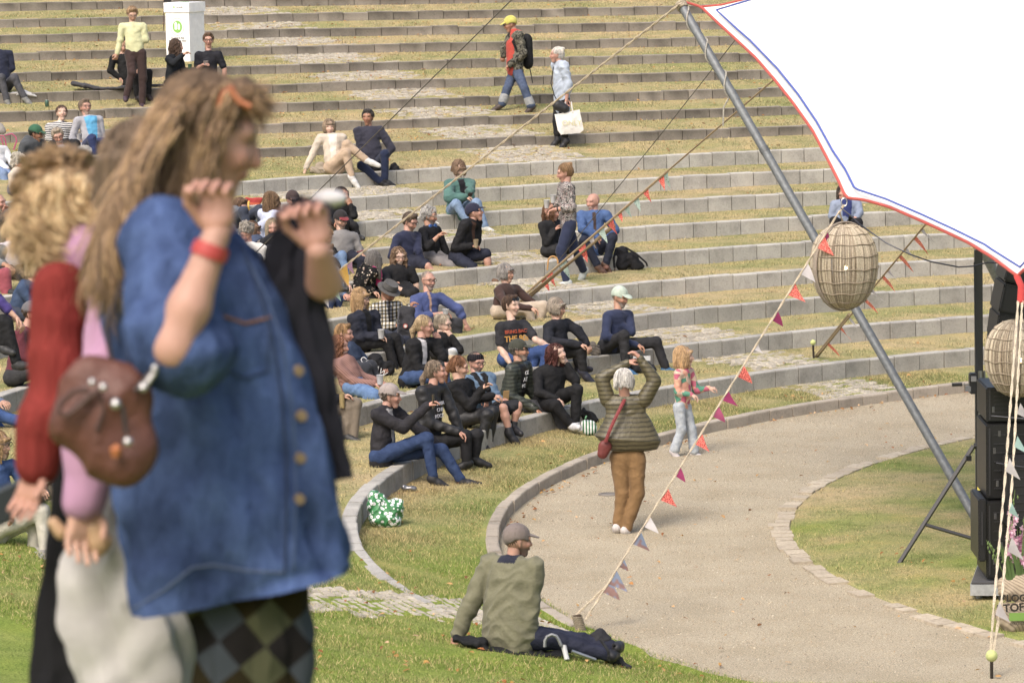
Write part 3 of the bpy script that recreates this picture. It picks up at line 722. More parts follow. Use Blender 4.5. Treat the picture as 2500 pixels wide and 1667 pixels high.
def person(label,cr,seat=None,feet=None,pel=None,neck=None,head=None,yaw=0,hy=None,hp=5,hr=0,ea=None,ha=None,eb=None,hb=None,ka=None,fa=None,kb=None,fb=None,ta=None,tb=None,
    top='#333333',tm='cloth',sl=1.,ins=None,bot='#222233',bm='cloth',ll=1.,shoe='#333333',hair=('short','#6b5138'),cap=None,glass=None,beard=None,tone='l',sc_=1.,fat=1.,
    dep=None,hop=.35,loose=0,jl=.0,smile=1,collar=None,lean=0.,group=None,vox=.0135,hsz=1.,noleg=False,notop=False,hda=None,hdb=None,hds=(0,1,0),hsc=1.,armf=1.,anchor=None,hd=0,tie=None):
    ox,oy,cs=CR[cr]
    T=lambda p: (ox+p[0]/cs,oy+p[1]/cs)+tuple(p[2:])
    f=F_PX
    if seat is not None:
        s0=T(seat); g=hit(s0[0],s0[1]) if dep is None else PD(s0[0],s0[1],dep)
        D0=depth(g); base=g; pv=g+np.array([0,0,.105*sc_])
        if pel is not None: p=T(pel); pv=PD(p[0],p[1],D0)
    else:
        s0=T(feet); g=hit(s0[0],s0[1]) if dep is None else PD(s0[0],s0[1],dep); D0=depth(g); base=g; p=T(pel); pv=PD(p[0],p[1],D0)
    fx=np.array([math.sin(R_(yaw)),-math.cos(R_(yaw)),0]); sx=np.array([math.cos(R_(yaw)),math.sin(R_(yaw)),0])   # sx: towards side b
    nk=PD(*T(neck)[:2],D0-lean)
    up=nrm(nk-pv); 
    hy=yaw if hy is None else hy
    hf=np.array([math.sin(R_(hy))*math.cos(R_(hp)),-math.cos(R_(hy))*math.cos(R_(hp)),-math.sin(R_(hp))]); hx=np.array([math.cos(R_(hy)),math.sin(R_(hy)),0]); hz=nrm(np.cross(hf,hx)*-1)
    if hz[2]<0: hz=-hz
    if hr: a=R_(hr); hx,hz=hx*math.cos(a)+hz*math.sin(a),hz*math.cos(a)-hx*math.sin(a)
    Bh=np.array([hx,hf,hz]); hs=sc_**.5*1.06*hsz
    hc=PD(*T(head)[:2],D0-lean-hd-.0)-hf*.02*hs      # head given by the middle of the head
    W=.5*(.36*sc_)*fat**.3
    sa=nk-sx*W-up*.05*sc_; sb=nk+sx*W-up*.05*sc_
    hipw=.09*sc_; hpA=pv-sx*hipw; hpB=pv+sx*hipw
    def chain(start,k1,k2,L1,L2,def1,def2):
        if k1 is None: j1=start+def1; 
        else:
            q=T(k1); j1=solve(start,q[0],q[1],q[2] if len(q)>2 else 0,L1*sc_,depth(start))
        if k2 is None: j2=j1+def2
        else:
            q=T(k2); j2=solve(j1,q[0],q[1],q[2] if len(q)>2 else 0,L2*sc_,depth(j1))
        return j1,j2
    dnz=np.array([0,0,-1.])
    eA,hA=chain(sa,ea,ha,.29,.25,(dnz*.2+fx*.16-sx*.04)*sc_,(fx*.22+sx*.08-dnz*.02)*sc_)
    eB,hB=chain(sb,eb,hb,.29,.25,(dnz*.2+fx*.16+sx*.04)*sc_,(fx*.22-sx*.08-dnz*.02)*sc_)
    if seat is not None: kdef=(fx*.36-dnz*.2)*sc_; adef=(fx*.14+dnz*.4)*sc_
    else: kdef=dnz*.42*sc_; adef=dnz*.42*sc_
    kA,aA=chain(hpA,ka,fa,.43,.42,kdef-sx*.05,adef); kB,aB=chain(hpB,kb,fb,.43,.42,kdef+sx*.05,adef)
    root=empty('person',base,label,'person',group)
    tone_c=skin_c(tone)
    Mt=np.array([sx,fx/.68,up])      # torso flattened front to back
    ch=pv+(nk-pv)*.66; wa=pv+(nk-pv)*.3
    # ---- body: one mesh (skin) ----
    v=Vox()
    if not notop:
        v.cone(ch,wa,.125*sc_*fat,.115*sc_*fat,.04,Mt); v.cone(wa,pv,.115*sc_*fat,.13*sc_*fat,.04,Mt)
    v.cone(sa+sx*.03,sb-sx*.03,.055*sc_,.055*sc_,.05) if not notop else v.cone(nk-up*.06,nk,.05,.05,.03)
    v.cone(nk-up*.04,hc-hf*.025*hs-hz*.05*hs,.052*sc_,.05*hs,.03)
    for (s_,e_,h_) in ((sa,eA,hA),(sb,eB,hB)): v.cone(s_,e_,.044*sc_*fat**.5*armf,.038*sc_*armf,.03); v.cone(e_,e_+(h_-e_)*.35,.038*sc_*armf,.039*sc_*armf,.02); v.cone(e_+(h_-e_)*.35,h_,.039*sc_*armf,.026*sc_*armf**.5,.02)
    if not noleg:
        for (h_,k_,a_) in ((hpA,kA,aA),(hpB,kB,aB)):
            v.cone(h_,k_,.078*sc_*fat**.6,.052*sc_,.04); m_=k_+(a_-k_)*.35; v.cone(k_,m_,.05*sc_,.05*sc_,.03); v.cone(m_,a_,.05*sc_,.033*sc_,.03)
    V,F=v.mesh(.015 if vox>.012 else vox)
    parts=[(V,F,np.tile(tone_c,(len(V),1)))]
    parts.append(head_mesh(hc,Bh,hs,tone,S(beard) if beard else None,smile))
    for e_,h_,sgn,hd_ in ((eA,hA,1,hda),(eB,hB,-1,hdb)):
        hv=nrm(h_-e_)+np.array([0,0,-.12]) if hd_ is None else nrm(PD(hd_[0],hd_[1],depth(h_)-(hd_[2] if len(hd_)>2 else 0))-h_)
        parts.append(hand_mesh(h_-nrm(h_-e_)*.01,hv,tone,hop,sx*sgn*.3+np.array([0,0,1.]) if hd_ is None else np.array(hds),sc_**.7*hsc))
    V,F,C=join(parts); mesh_obj('body',V,F,M['skin'],root,col=C)
    # ---- top ----
    if notop: return dict(root=root,nk=nk,ch=ch,pv=pv,sx=sx,fx=fx,up=up,hA=hA,hB=hB,eA=eA,eB=eB,hc=hc,Bh=Bh,D0=D0,sc=sc_,hs=hs,sa=sa,sb=sb)
    sd=len(PEOPLE)+1
    v=Vox(); t=.016*sc_+loose*.01
    v.cone(ch,wa,(.128*fat+.01)*sc_+t*.6,(.12*fat+.006)*sc_+t*.6+loose*.008,.05,Mt)
    v.cone(wa,pv+up*(.02-jl),(.12*fat+.006)*sc_+t*.6+loose*.008,(.132*fat)*sc_+t*.6+loose*.012,.05,Mt)
    v.cone(sa+sx*.035*sc_,sb-sx*.035*sc_,.058*sc_+t*.5,.058*sc_+t*.5,.06)
    v.cone(nk-up*.06*sc_,nk-up*.02,.064*sc_,.058*sc_,.03)
    for (s_,e_,h_) in ((sa,eA,hA),(sb,eB,hB)):
        r1,r2,r3=.047*sc_*fat**.5+t,.039*sc_+t*.9,.029*sc_+t*.8
        if sl>=1: v.cone(s_,e_,r1,r2,.022); v.cone(e_,h_-(h_-e_)*.04,r2,r3,.025)
        elif sl>=.6: v.cone(s_,e_,r1,r2,.022); v.cone(e_,e_+(h_-e_)*.45,r2,r3+.008,.025)
        elif sl>0: v.cone(s_,s_+(e_-s_)*(.35+sl),r1,r2+.008,.045)
    V,F=v.mesh(vox); V=folds(V,F,.0042+.002*loose,1.,sd)
    q=(V-ch)@np.array([sx,fx,up]).T/sc_
    col=np.tile(S(top),(len(V),1))
    if ins and ins!='none':
        ic,wd=ins; m_=(q[:,1]>.03)&(np.abs(q[:,0])<wd*(.55+1.1*np.clip(q[:,2]+.2,0,.5)))&(q[:,2]>-.36)&(q[:,2]<.17); 
        # only the trunk, not the sleeves
        dd=np.minimum.reduce([np.linalg.norm(V-(e_+(h_-e_)*u),axis=1) for (e_,h_) in((eA,hA),(eB,hB)) for u in (0,.3,.6,1)]); m_&=dd>.085
        col[m_]=S(ic)
    if collar: m_=(q[:,2]>.185)&(np.abs(q[:,0])<.085); col[m_]=S(collar)
    mesh_obj({'puffer':'jacket','leather':'jacket'}.get(tm,'top'),V,F,M['black'] if (tm=='cloth' and S(top).mean()<.03) else M[tm],root,col=col)
    # ---- trousers ----
    if not noleg:
        v=Vox(); tt=.012*sc_
        v.cone(pv+up*.07,pv,.125*sc_*fat+tt*.4,.135*sc_*fat+tt*.4,.05,Mt)
        for (h_,k_,a_) in ((hpA,kA,aA),(hpB,kB,aB)):
            if ll<=.6: v.cone(h_,h_+(k_-h_)*(ll+.4),.088*sc_*fat**.6+tt,.07*sc_+tt,.05)
            else:
                v.cone(h_,k_,.083*sc_*fat**.6+tt,.058*sc_+tt,.022); v.cone(k_,k_+(a_-k_)*(.96 if ll>=1 else ll-.05),.057*sc_+tt,(.043 if ll<1.2 else .065)*sc_+tt,.03)
        V,F=v.mesh(vox); V=folds(V,F,.004,1.,sd+3)
        mesh_obj('shorts' if ll<=.6 else 'trousers',V,F,M['black'] if (bm=='cloth' and S(bot).mean()<.03) else M[bm],root,col=np.tile(S(bot),(len(V),1)))
        for (k_,a_,t_) in ((kA,aA,ta),(kB,aB,tb)):
            sh=nrm(a_-k_); fd=fx*.9-fx.dot(sh)*sh*.8+np.array([0,0,-.12]); 
            if t_ is not None: q_=T(t_); fd=PD(q_[0],q_[1],depth(a_)-(q_[2] if len(q_)>2 else .0))-a_
            fd=nrm(fd); v=Vox(); side=np.cross(fd,[0,0,1.]); u=nrm(np.cross(side,fd)); Ms=np.array([nrm(side)*1.25,fd,u*1.15])
            v.cone(a_-sh*.03,a_+sh*.02,.045*sc_,.05*sc_,.02); v.cone(a_+sh*.035-fd*.03*sc_,a_+sh*.045+fd*.06*sc_,.052*sc_,.053*sc_,.02,Ms); v.cone(a_+sh*.045+fd*.06*sc_,a_+sh*.052+fd*.165*sc_,.053*sc_,.042*sc_,.02,Ms)
            V,F=v.mesh(.009); d_=(V-a_)@u; col=np.tile(S(shoe),(len(V),1)); 
            sole=d_<np.percentile(d_,14); col[sole]=col[sole]*.2+np.array([.35,.34,.32]) if S(shoe).mean()>.25 or shoe.startswith('#2f6') else col[sole]*.5
            mesh_obj('shoe',V,F,M['shoe'],root,col=col)
    if hair and hair[0]!='bald': 
        hair_build(root,hc,Bh,hs,hair[0],S(hair[1]),sd,bool(cap))
    if cap: cap_build(root,hc,Bh,hs,cap[0],cap[1] if len(cap)>1 else None,cap[2] if len(cap)>2 else 'cap')
    if glass: glasses_build(root,hc,Bh,hs,glass if glass not in('sun','up') else '#16130f',glass in('sun','up'),glass=='up')
    info=dict(root=root,nk=nk,ch=ch,pv=pv,sx=sx,fx=fx,up=up,hA=hA,hB=hB,eA=eA,eB=eB,hc=hc,Bh=Bh,kA=kA,kB=kB,aA=aA,aB=aB,sa=sa,sb=sb,D0=D0,sc=sc_,hs=hs,wa=wa)
    PEOPLE[label]=info
    return info
# ---------------- the crowd ----------------
G1='people sitting on the grass terraces'; G2='people standing or walking among the terraces'
pr={}
pr['navycap']=person('seated man in mint green cap and navy track jacket, arms crossed over his knee','c8',seat=(1150,770),neck=(1232,415),head=(1250,300),yaw=40,hy=50,hp=12,ea=(1120,620,1),ha=(1385,690,1),eb=(1335,580,.9),hb=(1195,490,1),ka=(1270,610,1),fa=(1290,880,0),kb=(1540,665,1),fb=(1620,880,0),ta=(1400,930),tb=(1710,900),top='#2b3658',bot='#2a2a2e',shoe='#2f6f9f',hair=('thin','#8d857c'),cap=('#c3d4c0',),beard='#9a938a',tone='m',group=G1)
pr['bobglass']=person('woman in black jacket with grey blond bob and glasses, hands clasped on her knee','c8',seat=(715,835),neck=(725,495),head=(725,385),yaw=50,hy=62,hp=8,ea=(640,660,1),ha=(905,685,1),eb=(880,560,.5),hb=(965,680,0),ka=(915,730,1),fa=(930,900,0),kb=(860,700,0),fb=(900,860,0),ta=(1010,970),top='#20222c',bot='#1d1d20',shoe='#26283a',hair=('bob','#a89a88'),glass='#2a211c',loose=1,group=G1)
pr['the80s']=person('young man in black t-shirt with orange lettering, sunglasses pushed up on his brown hair','c8',seat=(330,870),neck=(345,500),head=(345,365),yaw=32,hy=50,hp=0,ea=(245,715,0),ha=(330,850,1),eb=(540,650,1),hb=(655,695,0),ka=(560,745,1),fa=(500,900,0),kb=(630,730,1),fb=(600,900,0),top='#2d2d33',sl=.35,bot='#2f4d86',bm='denim',hair=('short','#5d4432'),glass='up',tone='p',group=G1)
pr['brownknit']=person('grey haired woman with glasses in brown sweater and beige trousers, hands on her knees','c8',seat=(255,470),neck=(310,205),head=(300,95),yaw=48,hy=55,hp=2,ea=(285,350,1),ha=(500,385,1),eb=(450,290,.4),hb=(570,375,0),ka=(475,395,.9),fa=(520,560,0),kb=(600,365,.9),fb=(550,545,0),top='#4a332d',bot='#c9b59c',shoe='#555555',hair=('bob','#9b958f'),glass='#6a4a33',group=G1)
pr['greenbomber']=person('bearded man in dark green quilted bomber jacket and olive cap, legs stretched out','c8',seat=(330,1240),neck=(405,850),head=(415,740),yaw=62,hy=72,hp=-4,ea=(330,1110,1),ha=(540,1225,1),eb=(480,1050,0),hb=(580,1180,0),ka=(690,1225,.6),fa=(790,1420,0),kb=(640,1290,1),fb=(850,1470,0),ta=(850,1320),tb=(880,1400),top='#3c4238',tm='puffer',ins=('#141416',.1),bot='#3b3c42',shoe='#35353a',hair=('shortback','#77706a'),cap=('#44463a',),glass='#1d1a18',beard='#8c8680',tone='m',fat=1.1,loose=1,group=G1)
pr['redhair']=person('woman in black top with dark red hair resting her head on her hand','c8',seat=(640,1230),neck=(680,885),head=(725,765),yaw=30,hy=48,hp=-12,hr=18,ea=(560,1080,1),ha=(715,1140,1),eb=(870,990,.6),hb=(800,850,0),ka=(700,1190,1),fa=(830,1350,0),kb=(880,1060,1),fb=(870,1330,0),tb=(960,1430),top='#17171a',bot='#17171a',shoe='#d8d8dc',hair=('curly','#5c2a22'),tone='p',fat=1.25,group=G1)
pr['greenrain']=person('young woman in teal raincoat and light jeans looking at her phone','c5',seat=(445,560),neck=(465,235),head=(460,130),yaw=30,hy=30,hp=28,ea=(365,390,1),ha=(520,385,.8),eb=(560,340,1),hb=(565,390,0),ka=(430,450,1),fa=(530,600,0),kb=(620,440,1),fb=(700,660,0),tb=(775,690),top='#4c7b72',ins=('#1c1a22',.06),bot='#7f9cc0',bm='denim',shoe='#dcdcd4',hair=('bob','#8a6c50'),loose=2,jl=.1,tone='p',group=G1)
pr['blazer']=person('man in navy cap, black blazer and shorts looking up with a coffee cup','c5',seat=(455,1010),neck=(580,600),head=(615,530),yaw=60,hy=85,hp=-14,ea=(420,860,1),ha=(575,835,.6),eb=(620,780,0),hb=(615,850,0),ka=(590,1040,1),fa=(670,1120,0),kb=(715,910,.9),fb=(735,1110,0),ta=(810,1150),tb=(810,1190),top='#18181c',ins=('#5a3a2a',.05),bot='#1f2438',ll=.55,shoe='#7d5a3c',hair=('thin','#8a6a4a'),cap=('#2a2c45',),tone='r',loose=1,jl=.06,group=G1)
pr['headphones']=person('grey haired man with blue headphones around his neck, cigarette in mouth, holding a cup','c5',seat=(205,1000),neck=(185,665),head=(195,565),yaw=55,hy=70,hp=10,ea=(160,850,1),ha=(265,745,.8),eb=(330,880,.6),hb=(350,985,0),ka=(380,1020,1),fa=(540,1160,0),kb=(420,1010,1),fb=(600,1150,0),ta=(480,1150),tb=(650,1120),top='#19191d',sl=.7,bot='#85807f',shoe='#2a2a2c',hair=('curlyshort','#c4c1bc'),glass='#b8ad9c',beard='#6f6a66',tone='m',group=G1)
pr['hoodie']=person('bearded man in navy hoodie and glasses looking down, bare legs stretched out','c4',seat=(1100,1260),neck=(1130,880),head=(1170,755),yaw=45,hy=50,hp=22,ea=(950,1130,1),ha=(1230,1330,.8),eb=(1250,1080,1),hb=(1300,1190,0),ka=(1380,1290,1),fa=(1600,1470,0),kb=(1350,1240,1),fb=(1560,1500,0),ta=(1680,1380),tb=(1640,1440),top='#262d4c',bot='#23273a',ll=.5,shoe='#3a3836',hair=('short','#6c5a4a'),glass='#2a211c',beard='#8c7a6a',tone='r',fat=1.1,group=G1)
pr['longglass']=person('smiling woman with round glasses and very long brown hair in black t-shirt','c4',seat=(1010,1560),neck=(1030,1265),head=(1035,1145),yaw=20,hy=18,hp=8,ea=(900,1430,1),ha=(1080,1520,.7),eb=(1220,1420,0),hb=(1240,1540,0),ka=(1150,1560,1),fa=(1160,1700,0),kb=(1200,1540,1),fb=(1250,1700,0),top='#1b1b1f',sl=.5,bot='#1b1b1f',hair=('curlylong','#8b6d4e'),glass='#4a2a22',smile=2,tone='p',group=G1)
pr['floral']=person('grey haired woman in black floral blouse with pink scarf, turned away','c4',seat=(600,1600),neck=(720,1270),head=(770,1190),yaw=110,hy=115,hp=15,ea=(560,1480,1),ha=(740,1530,.8),ka=(720,1560,0),fa=(780,1660,0),kb=(760,1560,0),fb=(800,1660,0),top='#ffffff',tm='floral',bot='#26262c',hair=('long','#77726e'),loose=1,group=G1)
pr['greyshirt']=person('bearded man in grey button-up shirt and black cap with red brim, holding a red phone','c4',seat=(400,1215),neck=(380,880),head=(385,735),yaw=18,hy=28,hp=8,ea=(250,1110,.7),ha=(510,1110,.7),eb=(590,1060,.6),hb=(620,1120,.4),ka=(400,1220,1),fa=(430,1420,0),kb=(620,1190,1),fb=(600,1400,0),top='#8f8c8a',sl=.7,bot='#222638',hair=('thin','#7a6b5c'),cap=('#2f2b2c','#8f2a32'),glass='#1f1a18',beard='#8a7a6c',tone='l',fat=1.15,group=G1)
pr['chin']=person('dark haired woman in black resting her chin on her hand','c4',seat=(350,800),neck=(400,580),head=(405,455),yaw=30,hy=45,hp=-5,ea=(240,720,.8),ha=(330,760,1),eb=(525,680,.7),hb=(485,560,0),ka=(420,760,1),fa=(420,900,0),kb=(520,800,.8),fb=(560,900,0),top='#1a1a1d',bot='#1e1e22',hair=('long','#33221c'),tone='d',group=G1)
pr['cream']=person('woman in cream cardigan and tan trousers leaning back with one leg crossed','c2',seat=(855,880),neck=(815,505),head=(800,440),yaw=10,hy=10,hp=0,ea=(640,690,.8),ha=(575,830,0),eb=(905,660,0),hb=(880,800,0),ka=(960,680,.9),fa=(1010,900,0),kb=(965,600,.9),fb=(1150,745,.6),ta=(1070,980),tb=(1270,790),top='#d9c9b4',ins=('#efe4d4',.07),bot='#c6a98a',shoe='#e6e4e0',hair=('bob','#9b8468'),tone='p',group=G1)
pr['navyshirt']=person('dark haired man in navy overshirt and jeans with folded hands, beside the woman in cream','c2',seat=(1220,850),neck=(1175,440),head=(1165,345),yaw=12,hy=-12,hp=0,ea=(1105,650,.8),ha=(1260,705,.8),eb=(1395,640,.8),hb=(1350,700,.5),ka=(1110,800,.8),fa=(1290,960,0),kb=(1330,690,.9),fb=(1330,930,0),ta=(1340,980),tb=(1400,960),top='#383848',bot='#1f2c4d',shoe='#1c1c1e',hair=('short','#453f3c'),tone='d',loose=1,group=G1)
pr['walker']=person('walking man in yellow cap, red hoodie and camouflage jacket with turned-up jeans','c3',feet=(400,1050),pel=(430,690),neck=(425,310),head=(365,240),yaw=-72,hy=-78,hp=14,ea=(320,470,.8),ha=(310,530,0),eb=(500,520,1),hb=(370,620,.8),ka=(345,850,.9),fa=(300,990,0),kb=(510,850,.9),fb=(575,1015,0),ta=(195,1040),tb=(490,1075),top='#ffffff',tm='camo',bot='#4a5a78',bm='denim',ll=1.3,shoe='#4a3a30',hair=('thin','#7a5a40'),cap=('#d8cf45',),glass='#2a211c',tone='m',loose=2,group=G2)
pr['tote']=person('white haired woman in light blue blouse and black capri leggings carrying a white tote bag','c3',feet=(850,1400),pel=(870,950),neck=(850,600),head=(808,530),yaw=-70,hy=-82,hp=0,ea=(860,770,0),ha=(870,900,0),eb=(930,800,.8),hb=(915,950,.5),ka=(820,1160,.9),fa=(825,1330,0),kb=(890,1170,.9),fb=(905,1345,0),ta=(735,1410),tb=(810,1440),top='#b9c7da',sl=.75,bot='#1b1b1e',ll=.8,shoe='#222226',hair=('bun','#e8e2d8'),tone='r',loose=2,jl=.14,fat=1.05,group=G2)
pr['yellowknit']=person('woman in pale yellow sweater and brown trousers stepping down the terraces','c1',feet=(1130,860),pel=(1110,440),neck=(1085,195),head=(1085,125),yaw=5,hy=12,hp=25,ea=(985,330,0),ha=(960,440,.9),eb=(1195,330,.6),hb=(1060,335,0),ka=(1080,600,.8),fa=(1035,790,-.9),kb=(1170,640,.8),fb=(1165,850,0),top='#dbdca4',bot='#43302d',ll=1.05,shoe='#4a3540',hair=('short','#b08d62'),glass='#8a7a6a',tone='l',group=G2)
pr['blackseat']=person('person in black clothes sitting on a dark mat behind the woman in yellow','c1',seat=(1090,735),neck=(1000,460),head=(1005,380),yaw=25,hy=20,hp=15,ea=(905,580,.6),ha=(980,640,.6),ka=(1110,640,1),fa=(1130,790,0),kb=(1215,600,1),fb=(1215,770,0),tb=(1240,800),top='#161618',bot='#18181b',shoe='#2a2022',hair=('short','#4a3a30'),group=G1)
pr['curly1']=person('curly haired woman in black jacket raising her hand, holding a beer can','c1',seat=(1410,740),neck=(1430,455),head=(1455,385),yaw=62,hy=80,hp=5,ea=(1420,520,.5),ha=(1500,450,.5),eb=(1500,580,.6),hb=(1550,575,0),ka=(1500,690,.8),fa=(1520,800,0),top='#20242a',bot='#26262a',hair=('curly','#5d4636'),tone='l',group=G1)
pr['polo']=person('man with glasses in black polo shirt holding a cup in front of the recycling box','c1',seat=(1710,740),neck=(1710,430),head=(1708,335),yaw=-5,hy=5,hp=3,ea=(1615,570,.4),ha=(1670,530,.8),eb=(1840,570,0),hb=(1835,680,0),ka=(1660,680,1),fa=(1670,800,0),kb=(1780,680,1),top='#1b1c26',sl=.4,bot='#2a2a30',hair=('short','#6b5038'),glass='#1b1714',tone='r',group=G1)
pr['leftman']=person('man in navy jacket and grey jeans sitting at the left edge of the upper terraces','c1',seat=(20,760),neck=(-5,420),head=(-40,340),yaw=30,hy=30,ea=(-60,560,.5),ha=(5,640,.8),eb=(100,560,.6),hb=(20,630,.5),ka=(10,640,.8),fa=(55,820,0),kb=(115,640,.9),fb=(200,800,0),ta=(75,870),tb=(270,870),top='#2a3048',bot='#54555c',bm='denim',shoe='#8d8d8a',hair=('short','#4a3a30'),tone='r',group=G1)
pr['greyblazer']=person('man in light grey blazer over a cyan shirt with rimless glasses','e1',seat=(1790,1100),neck=(1680,440),head=(1640,260),yaw=28,hy=32,hp=-8,ea=(1380,850,.3),ha=(1560,1000,.6),eb=(1960,850,.3),hb=(1900,1050,.6),ka=(1760,850,1),fa=(1830,1240,0),kb=(1950,920,.8),fb=(1960,1230,0),top='#b5b5bd',ins=('#4cb4e6',.12),bot='#2c3a6a',hair=('short','#8a7560'),glass='#9a7a6a',beard='#b39a88',tone='r',fat=1.1,group=G1)
pr['striped']=person('woman in navy and white striped top with closed eyes, singing and holding a beer','e1',seat=(1150,1090),neck=(1150,570),head=(1185,370),yaw=8,hy=12,hp=-14,ea=(930,860,.4),ha=(1080,960,.6),eb=(1400,830,.5),hb=(1470,850,.6),ka=(1250,950,1),kb=(1450,950,1),top='#f0eee8',tm='stripe',bot='#222226',hair=('bun','#6b503c'),tone='p',group=G1)
pr['greencap']=person('laughing man in green cap and dark grey hoodie turned to his neighbour','e1',seat=(500,1350),neck=(660,900),head=(710,770),yaw=45,hy=75,hp=12,ea=(400,1180,.6),ha=(560,1330,.8),ka=(720,1330,1),kb=(800,1330,1),top='#54585c',bot='#2a2a30',hair=('short','#3a3028'),cap=('#2f6a4a',),glass='#3a2a24',smile=2,tone='d',group=G1)
pr['laugh']=person('laughing grey haired man in navy jacket with dark round glasses','e1',seat=(1200,1520),neck=(1180,1060),head=(1115,820),yaw=5,hy=12,hp=14,hr=14,ea=(980,1350,.5),ha=(1100,1500,.6),eb=(1440,1300,.5),hb=(1350,1480,.6),ka=(1150,1450,1),kb=(1350,1450,1),top='#2d3054',ins=('#a5a9b8',.06),bot='#2a2a34',hair=('short','#b3a38e'),glass='#2a1a1a',smile=2,tone='r',fat=1.1,group=G1)
pr['whitecurl']=person('white haired woman whose face shows just below the man in navy trousers','e1',seat=(1600,1800),neck=(1610,1370),head=(1630,1190),yaw=30,hy=25,hp=5,top='#b9b4b0',bot='#444450',hair=('curlyshort','#dcd8d2'),tone='r',group=G1)
pr['whiteleft']=person('person in white sweater and light jeans cut off by the left edge','e1',seat=(-40,1560),neck=(-120,1020),head=(-150,880),yaw=35,ea=(20,1350,.6),ha=(130,1430,.6),ka=(60,1520,1),kb=(150,1560,.9),top='#e8e8ea',bot='#7f9ac4',bm='denim',hair=('short','#6a5a48'),tone='l',group=G1)
pr['fluffy']=person('person with fluffy off-white hair and beige shirt partly hidden by blond curls','e1',seat=(330,1950),neck=(390,1480),head=(390,1330),yaw=60,hy=65,hp=10,ea=(240,1750,.5),ha=(420,1850,.5),top='#d6c6b0',bot='#5a6a8a',hair=('curlyshort','#ded6c6'),glass='sun',tone='m',group=G1)
pr['camowalk']=person('standing woman in black and pink blotched sweater carrying two plastic cups','c5',feet=(1430,1180),pel=(1470,640),neck=(1450,260),head=(1425,165),yaw=-75,hy=-82,hp=14,ea=(1400,430,.6),ha=(1310,470,0),eb=(1500,480,.8),hb=(1345,500,.9),ka=(1530,880,.8),fa=(1610,1060,-.9),kb=(1400,880,.9),fb=(1450,1160,0),ta=(1560,1150),tb=(1330,1200),top='#ffffff',tm='camo2',sl=.75,bot='#26304e',ll=1.1,shoe='#c9cfcc',hair=('bun','#a07a4c'),tone='r',loose=1,group=G2)
pr['bald']=person('bald man in blue shirt with forearms on his knees beside a black backpack','c5',seat=(1700,930),neck=(1705,520),head=(1690,435),yaw=8,hy=-42,hp=6,ea=(1600,680,.8),ha=(1740,760,.8),eb=(1900,690,.8),hb=(1810,800,.7),ka=(1620,790,.9),fa=(1740,1020,0),kb=(1880,760,.9),fb=(1820,1000,0),ta=(1820,1090),tb=(1870,1070),top='#4668a0',tm='denim',ins=('#4a3a36',.03),bot='#232a3e',shoe='#6a4a38',hair=('bald','#000000'),tone='r',smile=2,loose=1,group=G1)
pr['curl2']=person('person with auburn curls in black, mostly hidden behind the woman carrying cups','c5',seat=(1310,945),neck=(1300,610),head=(1325,530),yaw=50,hy=60,hp=5,ea=(1270,810,.8),ha=(1350,690,.8),eb=(1380,760,0),hb=(1400,820,0),ka=(1560,840,.3),fa=(1740,1040,0),kb=(1500,860,.3),fb=(1690,1060,0),top='#232326',bot='#2a2a2c',shoe='#8a5a48',hair=('curly','#7a5230'),tone='r',group=G1)
pr['blondglass']=person('woman with straight blond fringe and glasses in navy raincoat holding a plastic cup','c7',seat=(400,985),neck=(455,600),head=(430,450),yaw=48,hy=62,hp=10,ea=(390,840,.8),ha=(590,830,.8),eb=(560,760,.5),hb=(620,800,0),ka=(680,880,.9),fa=(760,1170,0),kb=(760,850,.9),fb=(850,1120,0),top='#262a3a',ins=('#141416',.06),bot='#1b1b1e',hair=('straight','#b8925e'),glass='#3a3a3c',tone='p',loose=2,group=G1)
pr['hatman']=person('man in grey felt hat and pale plaid shirt looking down at his backpack','c7',seat=(640,880),neck=(680,505),head=(700,400),yaw=38,hy=50,hp=28,ea=(560,760,.9),ha=(760,720,.9),eb=(830,640,.5),hb=(900,540,0),ka=(780,860,1),fa=(840,1000,0),kb=(880,840,1),fb=(900,1000,0),top='#d8d2c4',tm='plaid',ins=('#6a6a70',.05),bot='#2e3446',hair=('thin','#6a5a4a'),cap=('#5b5957',None,'hat'),beard='#5a4a3c',tone='d',loose=1,group=G1)
pr['blueshirt']=person('balding man with glasses and grey beard in blue shirt, arms over his knees','c7',seat=(1060,790),neck=(1095,415),head=(1105,275),yaw=28,hy=35,hp=2,ea=(1000,640,.9),ha=(1240,600,.8),eb=(1400,560,.6),hb=(1480,720,0),ka=(1190,690,.9),fa=(1200,900,0),kb=(1390,700,.9),fb=(1390,960,0),top='#46568e',ins=('#c49a82',.02),sl=.7,bot='#34353a',hair=('thin','#9a8d80'),glass='#4a3422',beard='#9a9088',tone='r',loose=1,group=G1)
pr['eatblond']=person('blond woman with ponytail in black blazer and white shirt eating a snack','c7',seat=(930,1330),neck=(1035,870),head=(1075,735),yaw=48,hy=72,hp=8,ea=(1000,1170,.8),ha=(1240,1110,.6),eb=(1240,1040,.7),hb=(1195,880,.5),ka=(1160,1230,1),fa=(1200,1450,0),kb=(1250,1220,1),top='#1a1a1d',ins=('#d6d2d4',.05),bot='#35507e',bm='denim',hair=('pony','#c2a678'),tone='r',jl=.12,loose=1,group=G1)
pr['eatglass']=person('person in black with grey blond hair tied up and black glasses, hand at mouth','c7',seat=(1240,1080),neck=(1235,850),head=(1260,720),yaw=45,hy=60,hp=8,ea=(1230,1010,.6),ha=(1290,1040,.5),eb=(1410,970,.8),hb=(1330,830,.5),ka=(1300,1060,1),kb=(1380,1060,1),top='#18181b',bot='#222226',hair=('bun','#b5a58c'),glass='#1a1414',tone='p',group=G1)
